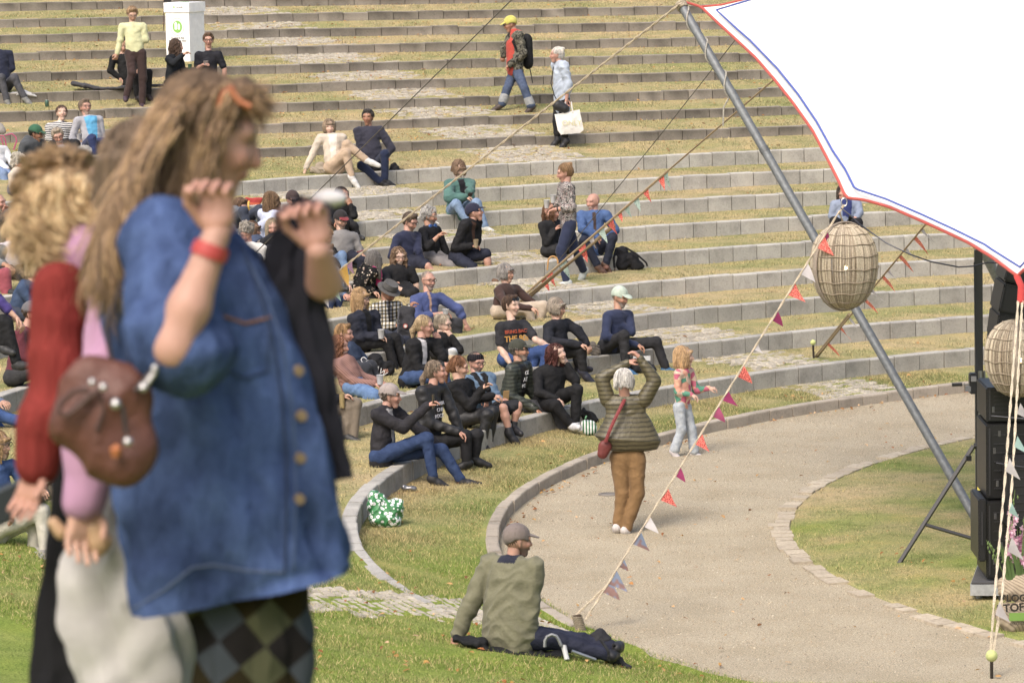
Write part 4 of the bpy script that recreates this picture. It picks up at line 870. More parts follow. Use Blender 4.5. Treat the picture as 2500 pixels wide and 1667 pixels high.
pr['ginger']=person('ginger blond man in denim jacket, profile to the right','c7',seat=(350,1220),neck=(275,950),head=(265,815),yaw=60,hy=72,hp=2,ea=(300,1150,.5),ha=(430,1180,.5),ka=(470,1150,.8),fa=(500,1260,0),kb=(520,1130,.8),top='#33435e',tm='denim',bot='#30343e',hair=('short','#b98e56'),tone='r',group=G1)
pr['redcurl']=person('woman with long reddish curls in ribbed dusty pink sweater holding a cup','c7',seat=(350,1420),neck=(215,1060),head=(215,935),yaw=62,hy=70,hp=4,ea=(350,1290,.8),ha=(560,1310,.9),eb=(420,1230,.3),hb=(620,1290,.9),ka=(560,1420,.9),fa=(540,1620,0),kb=(500,1400,.9),fb=(470,1620,0),top='#a87c70',tm='knit',bot='#5f84b4',bm='denim',hair=('curlylong','#96603c'),tone='r',smile=2,group=G1)
pr['bottle']=person('person in taupe trousers holding a bottle, hidden behind the dark hanging jacket','n',seat=(772,1035),neck=(760,925),head=(768,888),yaw=60,hy=70,ea=(790,985,.5),ha=(835,968,.7),ka=(868,985,.9),fa=(862,1068,0),kb=(850,985,.9),fb=(845,1060,0),top='#2a2a30',bot='#8a7c6a',hair=('short','#5a4a3a'),group=G1)
pr['greycapman']=person('man in grey cap and dark jacket filming with his phone, green wristband','d1',seat=(440,1160),neck=(475,610),head=(540,505),yaw=62,hy=82,hp=2,ea=(640,800,.9),ha=(880,590,.9),eb=(850,860,-.6),hb=(960,960,.3),ka=(870,900,.6),fa=(930,1270,0),kb=(1010,1010,.2),fb=(1200,1300,0),ta=(1110,1350),tb=(1430,1310),top='#2c2a30',ins=('#b8b4b2',.06),bot='#2c4470',bm='denim',shoe='#26262a',hair=('short','#6a5c50'),cap=('#aa9c96',),tone='r',jl=.1,loose=1,group=G1)
pr['leather']=person('long haired man with ponytail in black leather jacket, sunglasses on his head','d1',seat=(870,1060),neck=(925,400),head=(980,270),yaw=55,hy=78,hp=-2,ea=(900,760,.9),ha=(1170,840,.9),eb=(1130,690,.5),hb=(1200,860,.5),ka=(1240,880,.8),fa=(1250,1120,0),kb=(1350,870,.8),fb=(1330,1080,0),ta=(1160,1150),tb=(1440,1110),top='#242427',tm='leather',ins=('#15151a',.09),bot='#1c1c20',shoe='#19191b',hair=('pony','#8e7a64'),glass='up',tone='r',fat=1.1,loose=1,group=G1)
pr['phonewoman']=person('young woman with brown ponytail in black dress and boots taking a photo with her phone','d1',seat=(1230,800),neck=(1180,360),head=(1195,230),yaw=58,hy=78,hp=10,ea=(1290,590,.9),ha=(1400,430,.8),eb=(1330,520,.3),hb=(1500,500,.6),ka=(1500,650,.9),fa=(1460,960,0),kb=(1450,680,.9),fb=(1400,930,0),ta=(1610,1060),tb=(1540,1060),top='#17171a',bot='#1a1a1d',ll=.9,bm='leather',shoe='#161618',hair=('pony','#8a5a34'),smile=2,tone='l',loose=1,group=G1)
pr['bandana']=person('smiling man with bandana headband and round glasses in denim shirt and shorts','d1',seat=(1500,740),neck=(1335,300),head=(1350,185),yaw=35,hy=38,hp=8,ea=(1290,450,.5),ha=(1400,520,.8),eb=(1460,540,.6),hb=(1570,530,.8),ka=(1740,590,.9),fa=(1700,780,0),kb=(1600,610,.9),fb=(1660,840,0),tb=(1780,980),top='#6c8cab',tm='denim',ins=('#1b1b20',.04),bot='#24262c',ll=.5,shoe='#25252a',hair=('thin','#5a5048'),glass='#2a2a30',beard='#8a7c70',tone='r',loose=1,group=G1)
pr['grassman']=person('heavy man in olive jacket and taupe cap sitting on the near lawn, seen from behind','d4',seat=(690,1290),pel=(700,1150),neck=(720,485),head=(790,330),yaw=148,hy=105,hp=4,ea=(870,950,1),ha=(735,1290,0),eb=(330,930,0),hb=(240,1150,0),ka=(1130,1200,0),fa=(1560,1320,0),kb=(1320,1200,0),fb=(1600,1250,0),top='#7d7a5e',collar='#23263a',bot='#23283f',shoe='#26262a',hair=('thin','#6e5c4e'),cap=('#82746e',),beard='#6a5a50',tone='r',fat=1.5,loose=2,vox=.011,group=G1)
pr['dancer']=person('white haired woman dancing with raised arms in olive quilted jacket and ochre corduroys','d5',feet=(375,1450),pel=(400,900),neck=(385,440),head=(375,340),yaw=172,hy=165,hp=12,ea=(600,330,0),ha=(490,165,.6),eb=(205,310,0),hb=(405,195,.6),ka=(470,1160,.6),fa=(390,1420,0),kb=(360,1160,.6),fb=(325,1400,0),ta=(430,1480,-.14),tb=(350,1455,-.16),top='#5d5434',tm='puffer',bot='#8f6a38',shoe='#d8cfc8',hair=('bob','#dedad4'),tone='r',loose=0,jl=-.14,vox=.011,group=G2)
pr['girl']=person('little blond girl in bright floral bomber jacket and pale flared jeans','d5',feet=(820,880),pel=(800,520),neck=(815,245),head=(825,155),yaw=55,hy=80,hp=-2,ea=(765,410,.8),ha=(870,435,.6),eb=(905,400,.3),hb=(1000,385,0),ka=(795,690,.8),fa=(745,840,0),kb=(870,690,.3),fb=(890,850,0),ta=(800,890),tb=(970,880),top='#ffffff',tm='kidfloral',ins=('#e0bcb0',.05),bot='#b3bcc4',bm='denim',ll=1.25,shoe='#d9d0d0',hair=('kid','#cfa670'),tone='p',sc_=.74,hsz=1.12,vox=.011,group=G2)
pr['lantwoman']=person('woman in light blue cardigan sitting behind the hanging wicker lantern, looking at her phone','d6',seat=(510,520),neck=(520,285),head=(495,235),yaw=5,hy=-10,hp=25,ea=(410,400,.6),ha=(500,440,.8),eb=(625,380,.6),hb=(570,440,.8),ka=(430,440,1),fa=(430,560,0),kb=(610,450,1),fb=(620,560,0),top='#8d9bb5',ins=('#2a3a78',.1),bot='#1c1c22',hair=('long','#4a3a30'),tone='r',sl=.8,group=G1)
pr['shirtblue']=person('woman with brown curls in pale blue shirt turned away from the camera','e5',seat=(600,1120),neck=(640,490),head=(690,330),yaw=125,hy=140,hp=5,ea=(470,760,.4),ha=(500,960,.6),top='#c3cce8',bot='#2a3450',hair=('curlylong','#8a6a48'),tone='l',loose=1,group=G1)
pr['browncap']=person('man in brown cap and sunglasses with navy t-shirt','e5',seat=(950,1020),neck=(980,520),head=(1020,330),yaw=18,hy=22,hp=5,top='#23283c',sl=.4,bot='#2a2a30',hair=('thin','#4a3a30'),cap=('#4a3a38',),glass='sun',beard='#7a5a48',tone='r',group=G1)
pr['whitehood']=person('woman with short silver hair in white hoodie looking down','e5',seat=(380,1560),neck=(310,1040),head=(265,850),yaw=-8,hy=-12,hp=34,ea=(130,1250,.6),ha=(220,1400,.8),eb=(500,1280,.5),hb=(420,1420,.7),top='#e2ded8',bot='#3a4254',hair=('curlyshort','#b5aca0'),tone='r',loose=1,group=G1)
pr['behindhood']=person('brown haired person with glasses just behind the white hoodie','e5',seat=(440,1250),neck=(430,980),head=(395,810),yaw=60,hy=72,hp=5,top='#4a5a7a',bot='#2a2a30',hair=('bob','#7a5c40'),glass='#2a2a2a',tone='l',group=G1)
pr['sliver']=person('woman with smooth grey blond hair, face half hidden by the hanging jacket','e5',seat=(720,1420),neck=(710,950),head=(690,770),yaw=15,hy=8,hp=8,top='#8a8078',bot='#2a2a30',hair=('long','#a89678'),tone='r',group=G1)
pr['boyvest']=person('curly blond boy in black vest with white lettering','e5',seat=(1490,1480),neck=(1510,1090),head=(1545,920),yaw=35,hy=50,hp=20,top='#1c1c1f',bot='#6f8fb8',bm='denim',hair=('curlyshort','#a8814f'),tone='r',sc_=.85,group=G1)
pr['handface']=person('person with hand at the face in faded denim behind the bunting','e6',seat=(90,960),neck=(50,650),head=(95,520),yaw=55,hy=70,hp=5,ea=(60,780,.5),ha=(120,620,.8),ka=(190,920,.9),fa=(190,1050,0),kb=(290,900,.9),fb=(300,1040,0),top='#5a7090',tm='denim',bot='#2c3c62',bm='denim',hair=('short','#a07a50'),tone='r',sc_=.85,group=G1)
pr['jeansbend']=person('person in light jeans leaning forward beside the floral blouse','e6',seat=(170,700),neck=(130,380),head=(150,300),yaw=60,hy=65,hp=20,ea=(260,500,.6),ha=(430,720,.6),eb=(300,520,.3),hb=(420,730,0),ka=(230,520,.9),fa=(270,720,0),kb=(260,560,.7),top='#3a3a42',sl=.4,bot='#7f9cc0',bm='denim',hair=('short','#8a6a48'),tone='p',sc_=.9,group=G1)
pr['farhid']=person('person in grey with brown hair next to the red and yellow shopping bag','e5',seat=(120,800),neck=(170,540),head=(190,440),yaw=40,hy=50,hp=20,top='#7a8490',bot='#3a4254',hair=('short','#7a5a40'),tone='r',group=G1)
# left edge
pr['whitetee']=person('blond woman in white t-shirt with dark print near the left edge','c6',seat=(110,900),neck=(100,560),head=(130,435),yaw=52,hy=72,hp=8,ea=(30,760,.5),ha=(100,790,.8),eb=(200,770,.8),hb=(130,800,.7),ka=(260,870,.9),fa=(300,1010,0),kb=(220,900,.9),top='#e6e0ea',sl=.4,bot='#2a2a2e',hair=('bob','#cdb888'),smile=2,tone='m',group=G1)
pr['beardleft']=person('bearded man in olive t-shirt with hand on his chin at the left edge','e2',seat=(-30,900),neck=(-45,640),head=(-5,500),yaw=55,hy=65,hp=5,ea=(20,790,.5),ha=(50,640,.5),eb=(130,720,.6),hb=(70,580,.6),top='#7a705a',sl=.4,bot='#3a3a44',hair=('thin','#8a6a4a'),beard='#9a7a60',tone='r',group=G1)
pr['maroonpatch']=person('person in light grey sweater with a maroon patch and black trousers','c6',seat=(400,800),neck=(400,530),head=(410,430),yaw=50,ea=(320,680,.5),ha=(480,720,.8),ka=(560,770,.8),fa=(520,930,0),kb=(600,780,.8),top='#a8a4a2',ins=('#6a2a46',.05),bot='#222226',hair=('short','#5a4a3a'),group=G1)
pr['jeansleft']=person('person in blue jeans sitting behind the blond woman in white t-shirt','c6',seat=(200,700),neck=(210,400),head=(230,300),yaw=40,ea=(150,520,.6),ha=(215,600,.6),ka=(260,560,.9),fa=(260,740,0),kb=(300,520,.9),top='#c8bfae',bot='#30497a',bm='denim',hair=('short','#6a5040'),tone='d',group=G1)
pr['jeanjacket']=person('woman with wavy blond hair in dark denim jacket looking to the right','c6',seat=(190,1330),neck=(330,960),head=(370,825),yaw=58,hy=80,hp=-2,ea=(320,1170,.8),ha=(440,1120,.8),ka=(420,1300,.8),fa=(430,1460,0),top='#3c5274',tm='denim',bot='#3a4254',hair=('bob','#b5a27c'),tone='r',group=G1)
pr['maroon']=person('man in maroon long-sleeved shirt and grey cap with dark jeans, back to the camera','e3',seat=(140,950),neck=(250,400),head=(325,265),yaw=75,hy=70,hp=5,ea=(230,660,.8),ha=(400,760,.6),ka=(345,800,.8),fa=(400,1060,0),kb=(380,790,.6),fb=(440,1060,0),top='#6f2c3a',bot='#3a3a3c',bm='denim',hair=('short','#5a4430'),cap=('#6f6c70',),tone='r',group=G1)
pr['purple']=person('person with purple sleeves and clasped hands reaching in from the left edge','e3',seat=(-130,620),neck=(-150,80),head=(-140,-40),yaw=50,ea=(0,150,.6),ha=(160,300,.6),eb=(60,200,.4),hb=(175,330,.5),ka=(30,330,.9),fa=(20,560,0),kb=(60,360,.9),top='#4a3a8a',sl=.7,bot='#18181b',hair=('short','#5a4a3a'),tone='l',dep=41.5,group=G1)
pr['salmon']=person('person in salmon trousers with folded hands at the left edge','e2',seat=(-80,1620),neck=(-110,1060),head=(-100,900),yaw=45,ea=(-40,1250,.6),ha=(90,1300,.8),eb=(10,1250,.4),hb=(100,1310,.6),ka=(70,1400,.9),fa=(100,1600,0),kb=(20,1420,.9),top='#8a9090',sl=.7,bot='#a84a58',hair=('short','#5a4a3a'),tone='m',group=G1)
pr['legsblue']=person('person off the left edge with outstretched legs in blue jeans','e3',seat=(-330,1290),neck=(-330,900),head=(-320,780),yaw=60,ka=(-20,1230,.5),fa=(240,1300,0),kb=(-60,1330,.5),fb=(150,1450,0),ta=(320,1250),tb=(220,1540),top='#6a7a9a',bot='#3f62a0',bm='denim',shoe='#4a5a7a',hair=('short','#5a4a3a'),group=G1)
pr['boyleft']=person('blond child with glasses in denim jacket and cream trousers at the left edge','e4',seat=(-40,1290),neck=(-20,560),head=(0,400),yaw=50,hy=70,hp=5,ea=(-40,900,.5),ha=(60,1000,.6),ka=(380,1000,.5),fa=(420,1370,0),kb=(330,1060,.6),fb=(300,1400,0),top='#3c5a8e',tm='denim',bot='#cfc9b8',shoe='#d8d8d8',hair=('kid','#b08a58'),glass='#3a2a20',tone='l',group=G1)
# ---------------- three women passing close to the camera ----------------
def rings_dummy(): pass
def loft(rings,dep,name,m,root,col,ratio=.6,n=44,amp=.012,seed=0,cap=True,fr=7,off=0,cfun=None):
    """rings: photo points of the two outline sides; every ring is an ellipse with real depth"""
    rr=np.array(rings,float); m_=len(rr); t=np.linspace(0,m_-1,max(m_*5,20)); R2=np.stack([np.interp(t,range(m_),rr[:,i]) for i in range(4)],1)
    for _ in range(3): R2[1:-1]=(R2[:-2]+2*R2[1:-1]+R2[2:])/4
    V=[]
    for i,(xl,yl,xr,yr) in enumerate(R2):
        a=PD(xl,yl,dep+off);b=PD(xr,yr,dep+off); c=(a+b)/2; h=(b-a)/2; w_=np.linalg.norm(h); dz=np.array([0,1.,0])*w_*(ratio if not callable(ratio) else ratio(i/len(R2)))
        for j in range(n):
            q=2*math.pi*j/n; f_=1+amp/w_*(math.sin(fr*q+seed+1.8*math.sin(i*.13+seed))+.6*math.sin((fr*2+1)*q+i*.2+seed*2)+.5*math.sin(3*q-i*.35)+.5*math.sin(i*.9+4*math.sin(q*2)))*(.35+.65*abs(math.sin(q)))
            V.append(c+(h*math.cos(q)-dz*math.sin(q))*f_)
    N_=len(R2); F=[(i*n+j,i*n+(j+1)%n,(i+1)*n+(j+1)%n,(i+1)*n+j) for i in range(N_-1) for j in range(n)]
    if cap: F.append(tuple(range(n))); F.append(tuple(range(N_*n-1,(N_-1)*n-1,-1)))
    C=np.tile(np.asarray(col),(len(V),1))
    if cfun: C=cfun(np.array(V),C)
    o=mesh_obj(name,V,F,m,root,col=C)
    return o
def ex_argyle(N,L,src,co):
    mp=N.new('ShaderNodeMapping'); mp.inputs['Rotation'].default_value=(0,R_(38),0); mp.inputs['Scale'].default_value=(14.5,14.5,14.5); L.new(co,mp.inputs[0])
    sp=N.new('ShaderNodeSeparateXYZ'); L.new(mp.outputs[0],sp.inputs[0]); cb=N.new('ShaderNodeCombineXYZ'); L.new(sp.outputs[0],cb.inputs[0]); L.new(sp.outputs[2],cb.inputs[1]); cb.inputs[2].default_value=.5
    ck=N.new('ShaderNodeTexChecker'); ck.inputs['Scale'].default_value=1; ck.inputs['Color1'].default_value=(*S('#1d1918'),1); ck.inputs['Color2'].default_value=(*S('#414950'),1); L.new(cb.outputs[0],ck.inputs['Vector'])
    m2=N.new('ShaderNodeVectorMath'); m2.operation='SCALE'; m2.inputs['Scale'].default_value=.5; L.new(cb.outputs[0],m2.inputs[0])
    c2=N.new('ShaderNodeTexChecker'); c2.inputs['Scale'].default_value=1; c2.inputs['Color1'].default_value=(1,1,1,1); c2.inputs['Color2'].default_value=(1.35,1.2,.6,1); L.new(m2.outputs[0],c2.inputs['Vector'])
    m=N.new('ShaderNodeMix'); m.data_type='RGBA'; m.blend_type='MULTIPLY'; m.inputs[0].default_value=1; L.new(ck.outputs[0],m.inputs[6]); L.new(c2.outputs[0],m.inputs[7]); return m.outputs[2]
M['argyle']=mat('argyle_trousers',rough=.9,spec=.05,extra=ex_argyle)
M['bigdenim']=mat('shirt_denim',rough=.85,spec=.1,bump=.8,bscale=7,bdist=.06,extra=ex_denim,var=.32,vscale=7,stretch=(1.6,1.6,.7))
M['ribknit']=mat('ribbed_knit',rough=.95,spec=.05,var=.15,vscale=6,bump=.6,bscale=14,bdist=.03,stretch=(9,9,.6))
def locks(root,starts,ends,n,rad,cols,seed,wave=.012,mid=None,dep0=8.,dspread=.07,curl=0,seg=9,name='hair'):
    rg=random.Random(seed); mb=MB()
    for i in range(n):
        u=rg.random(); v_=rg.uniform(-1,1)
        k=u*(len(starts)-1); a=min(int(k),len(starts)-2); f_=k-a
        s=np.array(starts[a])*(1-f_)+np.array(starts[a+1])*f_; e=np.array(ends[a])*(1-f_)+np.array(ends[a+1])*f_
        m_=None if mid is None else np.array(mid[a])*(1-f_)+np.array(mid[a+1])*f_
        d=dep0+v_*dspread-(.03 if abs(v_)<.3 else 0); j=lambda q: np.array([rg.gauss(0,q),rg.gauss(0,q)])
        s=s+j(9); e=e+j(30); 
        if m_ is not None: m_=m_+j(12)
        pts=[];r=[]; ph=rg.uniform(0,6); fq=rg.uniform(7,11); am=wave*rg.uniform(.5,1.3)
        sh=rg.uniform(.78,1.0)
        for q in np.linspace(0,sh,seg):
            p=s*(1-q)+e*q if m_ is None else s*(1-q)**2+2*m_*q*(1-q)+e*q*q
            p3=PD(p[0],p[1],d+(.02*math.sin(q*fq+ph)))
            p3=p3+np.array([math.cos(q*fq+ph)*am*q,0,math.sin(q*fq*1.1+ph)*am*q*.6])
            if curl: p3=p3+curl*np.array([math.cos(q*22+ph),math.sin(q*22+ph),0])*q
            pts.append(p3); r.append(rad*(1-.75*q**3)*rg.uniform(.95,1.05))
        q_=(math.sin(u*23+seed)+math.sin(u*57+v_*5))*.25+.5; q_=min(max(q_+rg.uniform(-.18,.18),0),.999); mb.tube(pts,r,4,S(cols[int(q_*len(cols))])*rg.uniform(1.2,1.5))
    return mb.build(name,M['hairlock'],root)
M['hairlock']=mat('hair_locks',rough=.45,spec=.35)
# -- denim shirt woman
Dn=7.9
W1=person('woman in large denim shirt with long wavy honey brown hair, hand raised to her ear','n',feet=(600,2050),pel=(520,1330),neck=(455,520),head=(530,345),yaw=78,hy=92,hp=16,ea=(425,850,1),ha=(533,560,0),eb=(640,760,0),hb=(768,600,0),ka=(560,1700,0),fa=(600,2060,0),kb=(620,1700,0),fb=(640,2080,0),top='#2e4468',tm='bigdenim',sl=.5,bot='#26221f',shoe='#2a2a2a',hair=('short','#7a5f42'),tone='r',dep=Dn,notop=True,noleg=True,armf=1.05,hop=.0,hda=(537,430),hds=(.3,1,0),hsc=.95,smile=0,sc_=1.0,hsz=.97,group=None,hdb=(756,520))
hair_shell(W1,'short','#7a5f42',3)
r=W1['root']
def sleeve(root,pts,rad,m,col,name='sleeve',vx=.011,seed=1):
    v=Vox()
    for i in range(len(pts)-1): v.cone(pts[i],pts[i+1],rad[i],rad[i+1],.03)
    V,F=v.mesh(vx); V=folds(V,F,.006,.7,seed); mesh_obj(name,V,F,m,root,col=np.tile(S(col),(len(V),1)))
DC=lambda V,C: C*(1+.14*np.sin(V[:,0]*13+2*np.sin(V[:,2]*5))+.10*np.sin(V[:,2]*17+3*np.sin(V[:,0]*11)))[:,None]
SH=loft([(400,512,500,520),(345,535,545,560),(292,575,592,608),(265,640,632,650),(262,720,690,745),(266,850,735,850),(278,1000,772,990),(278,1163,818,1163),(288,1300,838,1290),(300,1400,848,1375),(318,1500,850,1395)],Dn,'shirt',M['bigdenim'],r,S('#3b5587'),ratio=.46,amp=.019,seed=1,fr=5,off=.06,cfun=DC)
sy_=np.array([0,.075,0]); dA=W1['eA']-W1['sa']
sleeve(r,[W1['sa']+np.array([0,.05,.01]),W1['sa']+sy_*.5,W1['sa']+dA*.5+sy_*.8,W1['sa']+dA*.98+sy_,W1['sa']+dA*1.08+sy_+np.array([.03,0,0])],[.08,.085,.094,.1,.085],M['bigdenim'],'#3b5587')
mb=MB(); n1=nrm(dA); s1=nrm(np.cross(n1,[0,1,0])); s2=np.cross(n1,s1); q=W1['sa']+dA*1.02+sy_; mb.tube([q+(s1*math.cos(t)+s2*math.sin(t))*.101 for t in np.linspace(0,6.28,30)],.004,5,S('#6a80a8'),cap=False); mb.build('sleeve_hem',M['bigdenim'],r)
sleeve(r,[W1['sb'],W1['sb']+(W1['eB']-W1['sb'])*.8],[.05,.055],M['bigdenim'],'#3b5480')
from mathutils.bvhtree import BVHTree
def surf(o): 
    off=Vector(o.parent.location); return BVHTree.FromPolygons([v.co+off for v in o.data.vertices],[tuple(p.vertices) for p in o.data.polygons])
BV=surf(SH)
def on(px,py,lift=.003,bv=None):
    dr=ray(px,py); h=(bv or BV).ray_cast(Vector((0,0,CH)),Vector(dr).normalized())
    if h[0] is None: return PD(px,py,Dn-.1)
    return np.array(h[0])-nrm(dr)*lift
def seam(pts,r_=.0022,c='#8a6a48',name='seam'):
    P=[]; pts=np.array(pts,float)
    for i in range(len(pts)-1):
        for t in np.linspace(0,1,9)[:-1]: P.append(on(*(pts[i]*(1-t)+pts[i+1]*t)))
    P.append(on(*pts[-1])); mb=MB(); mb.tube(P,r_,5,S(c)); mb.build(name,M['cloth'],W1['root'])
seam([(610,640),(655,730),(692,850),(712,980),(722,1100),(722,1230),(716,1395)],.0025,'#4c6692'); seam([(590,600),(630,700),(668,830),(690,980),(699,1100),(700,1230),(696,1398)],.003,'#233a60')
seam([(330,585),(400,610),(480,620),(560,615)],.003,'#2a3c5c'); seam([(540,770),(600,790),(660,775)],.003,'#9a6a44'); seam([(545,770),(548,900),(600,925),(655,905),(660,780)],.002,'#33496e')
seam([(325,1485),(400,1440),(470,1385),(520,1378),(600,1392),(700,1398)],.0018,'#6c7c9c')
for (x,y) in ((728,905),(736,1015),(733,1118),(730,1218)):
    mb=MB(); mb.lathe(on(x,y,.002),[(0,.006),(.011,.006),(.012,0),(.012,-.004)],12,(.5,-1,0),S('#a0835a')); mb.build('button',M['plain'],r)
loft([(430,1380,740,1370),(450,1460,752,1455),(484,1560,768,1560),(475,1680,752,1690),(480,1850,735,1860),(500,2040,720,2050)],Dn,'trousers',M['argyle'],r,(1,1,1),ratio=.6,amp=.012,seed=5,off=.1)
v=Vox(); c_=W1['hc'] 
cols=['#6e543a','#7c6042','#8a6a46','#94744e','#a98457','#c09a66']
st=[(584,246),(565,228),(510,218),(455,224),(415,245),(388,280),(368,320)]
md=[(540,330),(490,350),(420,300),(360,300),(320,330),(300,370),(285,420)]
en=[(495,515),(440,560),(380,580),(320,620),(275,690),(245,760),(235,700)]
locks(r,st,en,3600,.0019,cols,3,wave=.008,mid=md,dep0=Dn+.0,dspread=.085,seg=14)
locks(r,[(440,260),(420,300),(400,350)],[(330,560),(280,640),(250,800)],900,.0019,cols,5,wave=.03,mid=[(330,400),(300,480),(270,560)],dep0=Dn-.1,dspread=.03,seg=14)
locks(r,[(475,222),(540,215),(595,225)],[(612,262),(630,262),(636,280)],600,.0019,cols,6,wave=.006,mid=[(540,205),(595,208),(630,232)],dep0=Dn,dspread=.06,seg=7)
mb=MB(); mb.tube([PD(x,y,Dn-.09+d) for x,y,d in ((533,262,0),(545,228,0),(565,215,0),(585,235,.05),(600,265,.1))],.006,6,S('#b85a22')); mb.tube([PD(x,y,Dn-.1) for x,y in ((560,218),(585,248),(612,262))],.007,6,S('#c06a2a')); mb.build('sunglasses',M['plain'],r)
mb=MB(); a=W1['hA'];b=W1['eA']; d_=nrm(b-a); pts=[]; mb.lathe(a+d_*.045,[(.034,-.014),(.037,0),(.036,.014)],20,d_,S('#c8322a')); mb.build('wristband',M['plain'],r)
# dark jacket over the far arm
J=empty('draped_jacket',PD(760,560,Dn+.25),'dark navy jacket draped over the raised arm of the woman in denim','jacket')
M['navyj']=mat('jacket_cloth',rough=.8,spec=.1,var=.2,vscale=6,bump=.3,bscale=12,bdist=.02)
loft([(728,490,800,498),(718,505,800,530),(700,545,765,552),(668,590,768,600),(640,650,775,655),(632,710,788,710),(640,800,800,800),(660,900,812,900),(700,1000,825,1000),(730,1100,838,1100),(770,1180,855,1165)],Dn+.1,'jacket_body',M['navyj'],J,S('#20202b'),ratio=.35,amp=.014,seed=7,fr=8)
loft([(738,478,790,500),(722,490,775,525),(700,530,745,560),(668,580,712,600)],Dn+.2,'jacket_sleeve',M['navyj'],J,S('#1c1c26'),ratio=.8,amp=.01,seed=8)
v=Vox(); v.ball(PD(805,485,Dn+.2),.03,.03,np.diag([.8,1,1.6])); V,F=v.mesh(.006); o=mesh_obj('crumpled_napkin',V,F,M['plain'],None,col=np.tile(S('#e8e4e0'),(len(V),1))); tag(o,'white crumpled napkin sticking out above the draped navy jacket','napkin')
w_=PD(778,612,Dn-.03); V1,F1,C1=hand_mesh(w_,PD(762,520,Dn-.03)-w_,'r',.0,(.4,1,0),.9)
v=Vox(); v.cone(w_,PD(792,690,Dn+.05),.026,.04,.02); V2,F2=v.mesh(.0062); V1,F1,C1=join([(V1,F1,C1),(V2,F2,np.tile(skin_c('r'),(len(V2),1)))]); mesh_obj('hand',V1,F1,M['skin'],W1['root'],col=C1)
# shoulder bag
bg=empty('shoulder_bag',PD(250,1040,Dn-.3),'soft brown leather pouch bag hanging at the hip of the woman in denim','bag')
v=Vox(); Db=Dn-.32
for (a,b,ra,rb) in (((280,930),(330,960),.035,.03),((240,950),(300,1110),.06,.045),((190,1010),(270,1110),.045,.05),((185,1040),(300,1130),.035,.03),((270,960),(310,1080),.06,.05),((230,960),(190,1060),.05,.035)): v.cone(PD(*a,Db),PD(*b,Db),ra*.86,rb*.86,.04,np.diag([1,1.25,1]))
V,F=v.mesh(.008); V=folds(V,F,.011,.9,4); mesh_obj('pouch',V,F,M['leather'],bg,col=np.tile(S('#6e3d2c'),(len(V),1)))
mb=MB(); mb.tube([PD(x,y,Db-.07) for x,y in ((215,950),(180,955),(148,985),(142,1008),(165,1015),(200,985),(235,955))],.0065,7,S('#5a3a30')); mb.tube([PD(x,y,Db-.06) for x,y in ((240,955),(255,1000),(235,1050))],.005,6,S('#4e3026'));
mb.tube([PD(x,y,Db-.05) for x,y in ((330,955),(372,905),(400,880),(430,850))],.006,6,S('#3a2a26')); mb.tube([PD(x,y,Db) for x,y in ((280,905),(268,860),(262,800),(300,680))],.005,6,S('#3a2a26')); mb.build('strap',M['leather'],bg)
mb=MB()
for (x,y,r_) in ((225,932,.008),(252,944,.009),(283,985,.012),(312,1077,.010),(350,945,.010),(378,898,.008)): mb=MB(); mb.lathe(PD(x,y,Db-.08),[(0,r_),(r_*.7,r_*.7),(r_,0),(r_*.7,-r_*.7),(0,-r_)],10,(0,0,1),S('#c9c6c4')); mb.build('rivet',M['metal'],bg)
mb=MB(); mb.tube([PD(352,945,Db-.07),PD(380,905,Db-.07)],.006,6,S('#bdbab8')); mb.build('snap_hook',M['metal'],bg); mb=MB(); mb.tube([PD(300,990,Db-.08),PD(308,1060,Db-.08)],.004,6,S('#2a2a2a')); mb.build('cord',M['dark'],bg); mb=MB(); mb.lathe(PD(283,1100,Db-.07),[(0,.014),(.012,.004),(.008,-.012),(0,-.014)],10,(0,0,1),S('#c8702a')); mb.build('orange_charm',M['plain'],bg)
# -- red sweater woman
Dr=8.5
W2=person('woman in red ribbed sweater with chin-length curly blond hair, phone in her hand','n',feet=(170,1980),pel=(200,1200),neck=(215,635),head=(142,530),yaw=76,hy=40,hp=40,ea=(140,895,.2),ha=(88,1140,0),eb=(300,900,0),hb=(330,1000,0),ka=(160,1600,0),fa=(170,2000,0),kb=(200,1600,0),fb=(230,2010,0),top='#9a2e26',tm='ribknit',sl=1.,bot='#141416',shoe='#222222',hair=('curlyshort','#8a6e4c'),tone='r',dep=Dr,notop=True,noleg=True,hop=.7,hda=(62,1260),hds=(.5,.85,0),hsc=.82,hsz=.88,smile=0,group=None)
hair_shell(W2,'curlyshort','#b08c5c',4)
r=W2['root']
loft([(195,590,240,600),(165,620,250,640),(120,690,250,700),(95,780,240,780),(82,850,230,850),(90,900,215,920),(120,1000,260,1000),(150,1080,300,1080)],Dr,'sweater',M['ribknit'],r,S('#a5332a'),ratio=.9,amp=.008,seed=2,fr=9,off=.02)
sleeve(r,[W2['sa'],W2['eA'],W2['eA']+(W2['hA']-W2['eA'])*.5,W2['hA']-(W2['hA']-W2['eA'])*.02],[.062,.056,.058,.045],M['ribknit'],'#9a2e26',seed=5)
loft([(150,1050,300,1050),(128,1200,290,1200),(112,1330,270,1330),(98,1450,260,1450),(78,1600,250,1600),(68,1700,250,1700),(50,1950,260,1960)],Dr,'trousers',M['navyj'],r,S('#141418'),ratio=.6,amp=.008,seed=6,off=.05)
cols2=['#9a7a50','#b08c58','#c9a670','#d8b880','#e0c48e']
locks(r,[(70,500),(98,460),(140,440),(188,442),(225,462)],[(70,590),(100,635),(155,645),(205,600),(228,565)],3000,.0021,cols2,9,wave=.02,dep0=Dr-.02,dspread=.13,curl=.014,mid=[(22,530),(60,530),(130,545),(200,510),(252,490)],seg=13)
ph=empty('smartphone',PD(20,1215,Dr-.15),'grey smartphone in the lowered hand of the woman in red','phone')
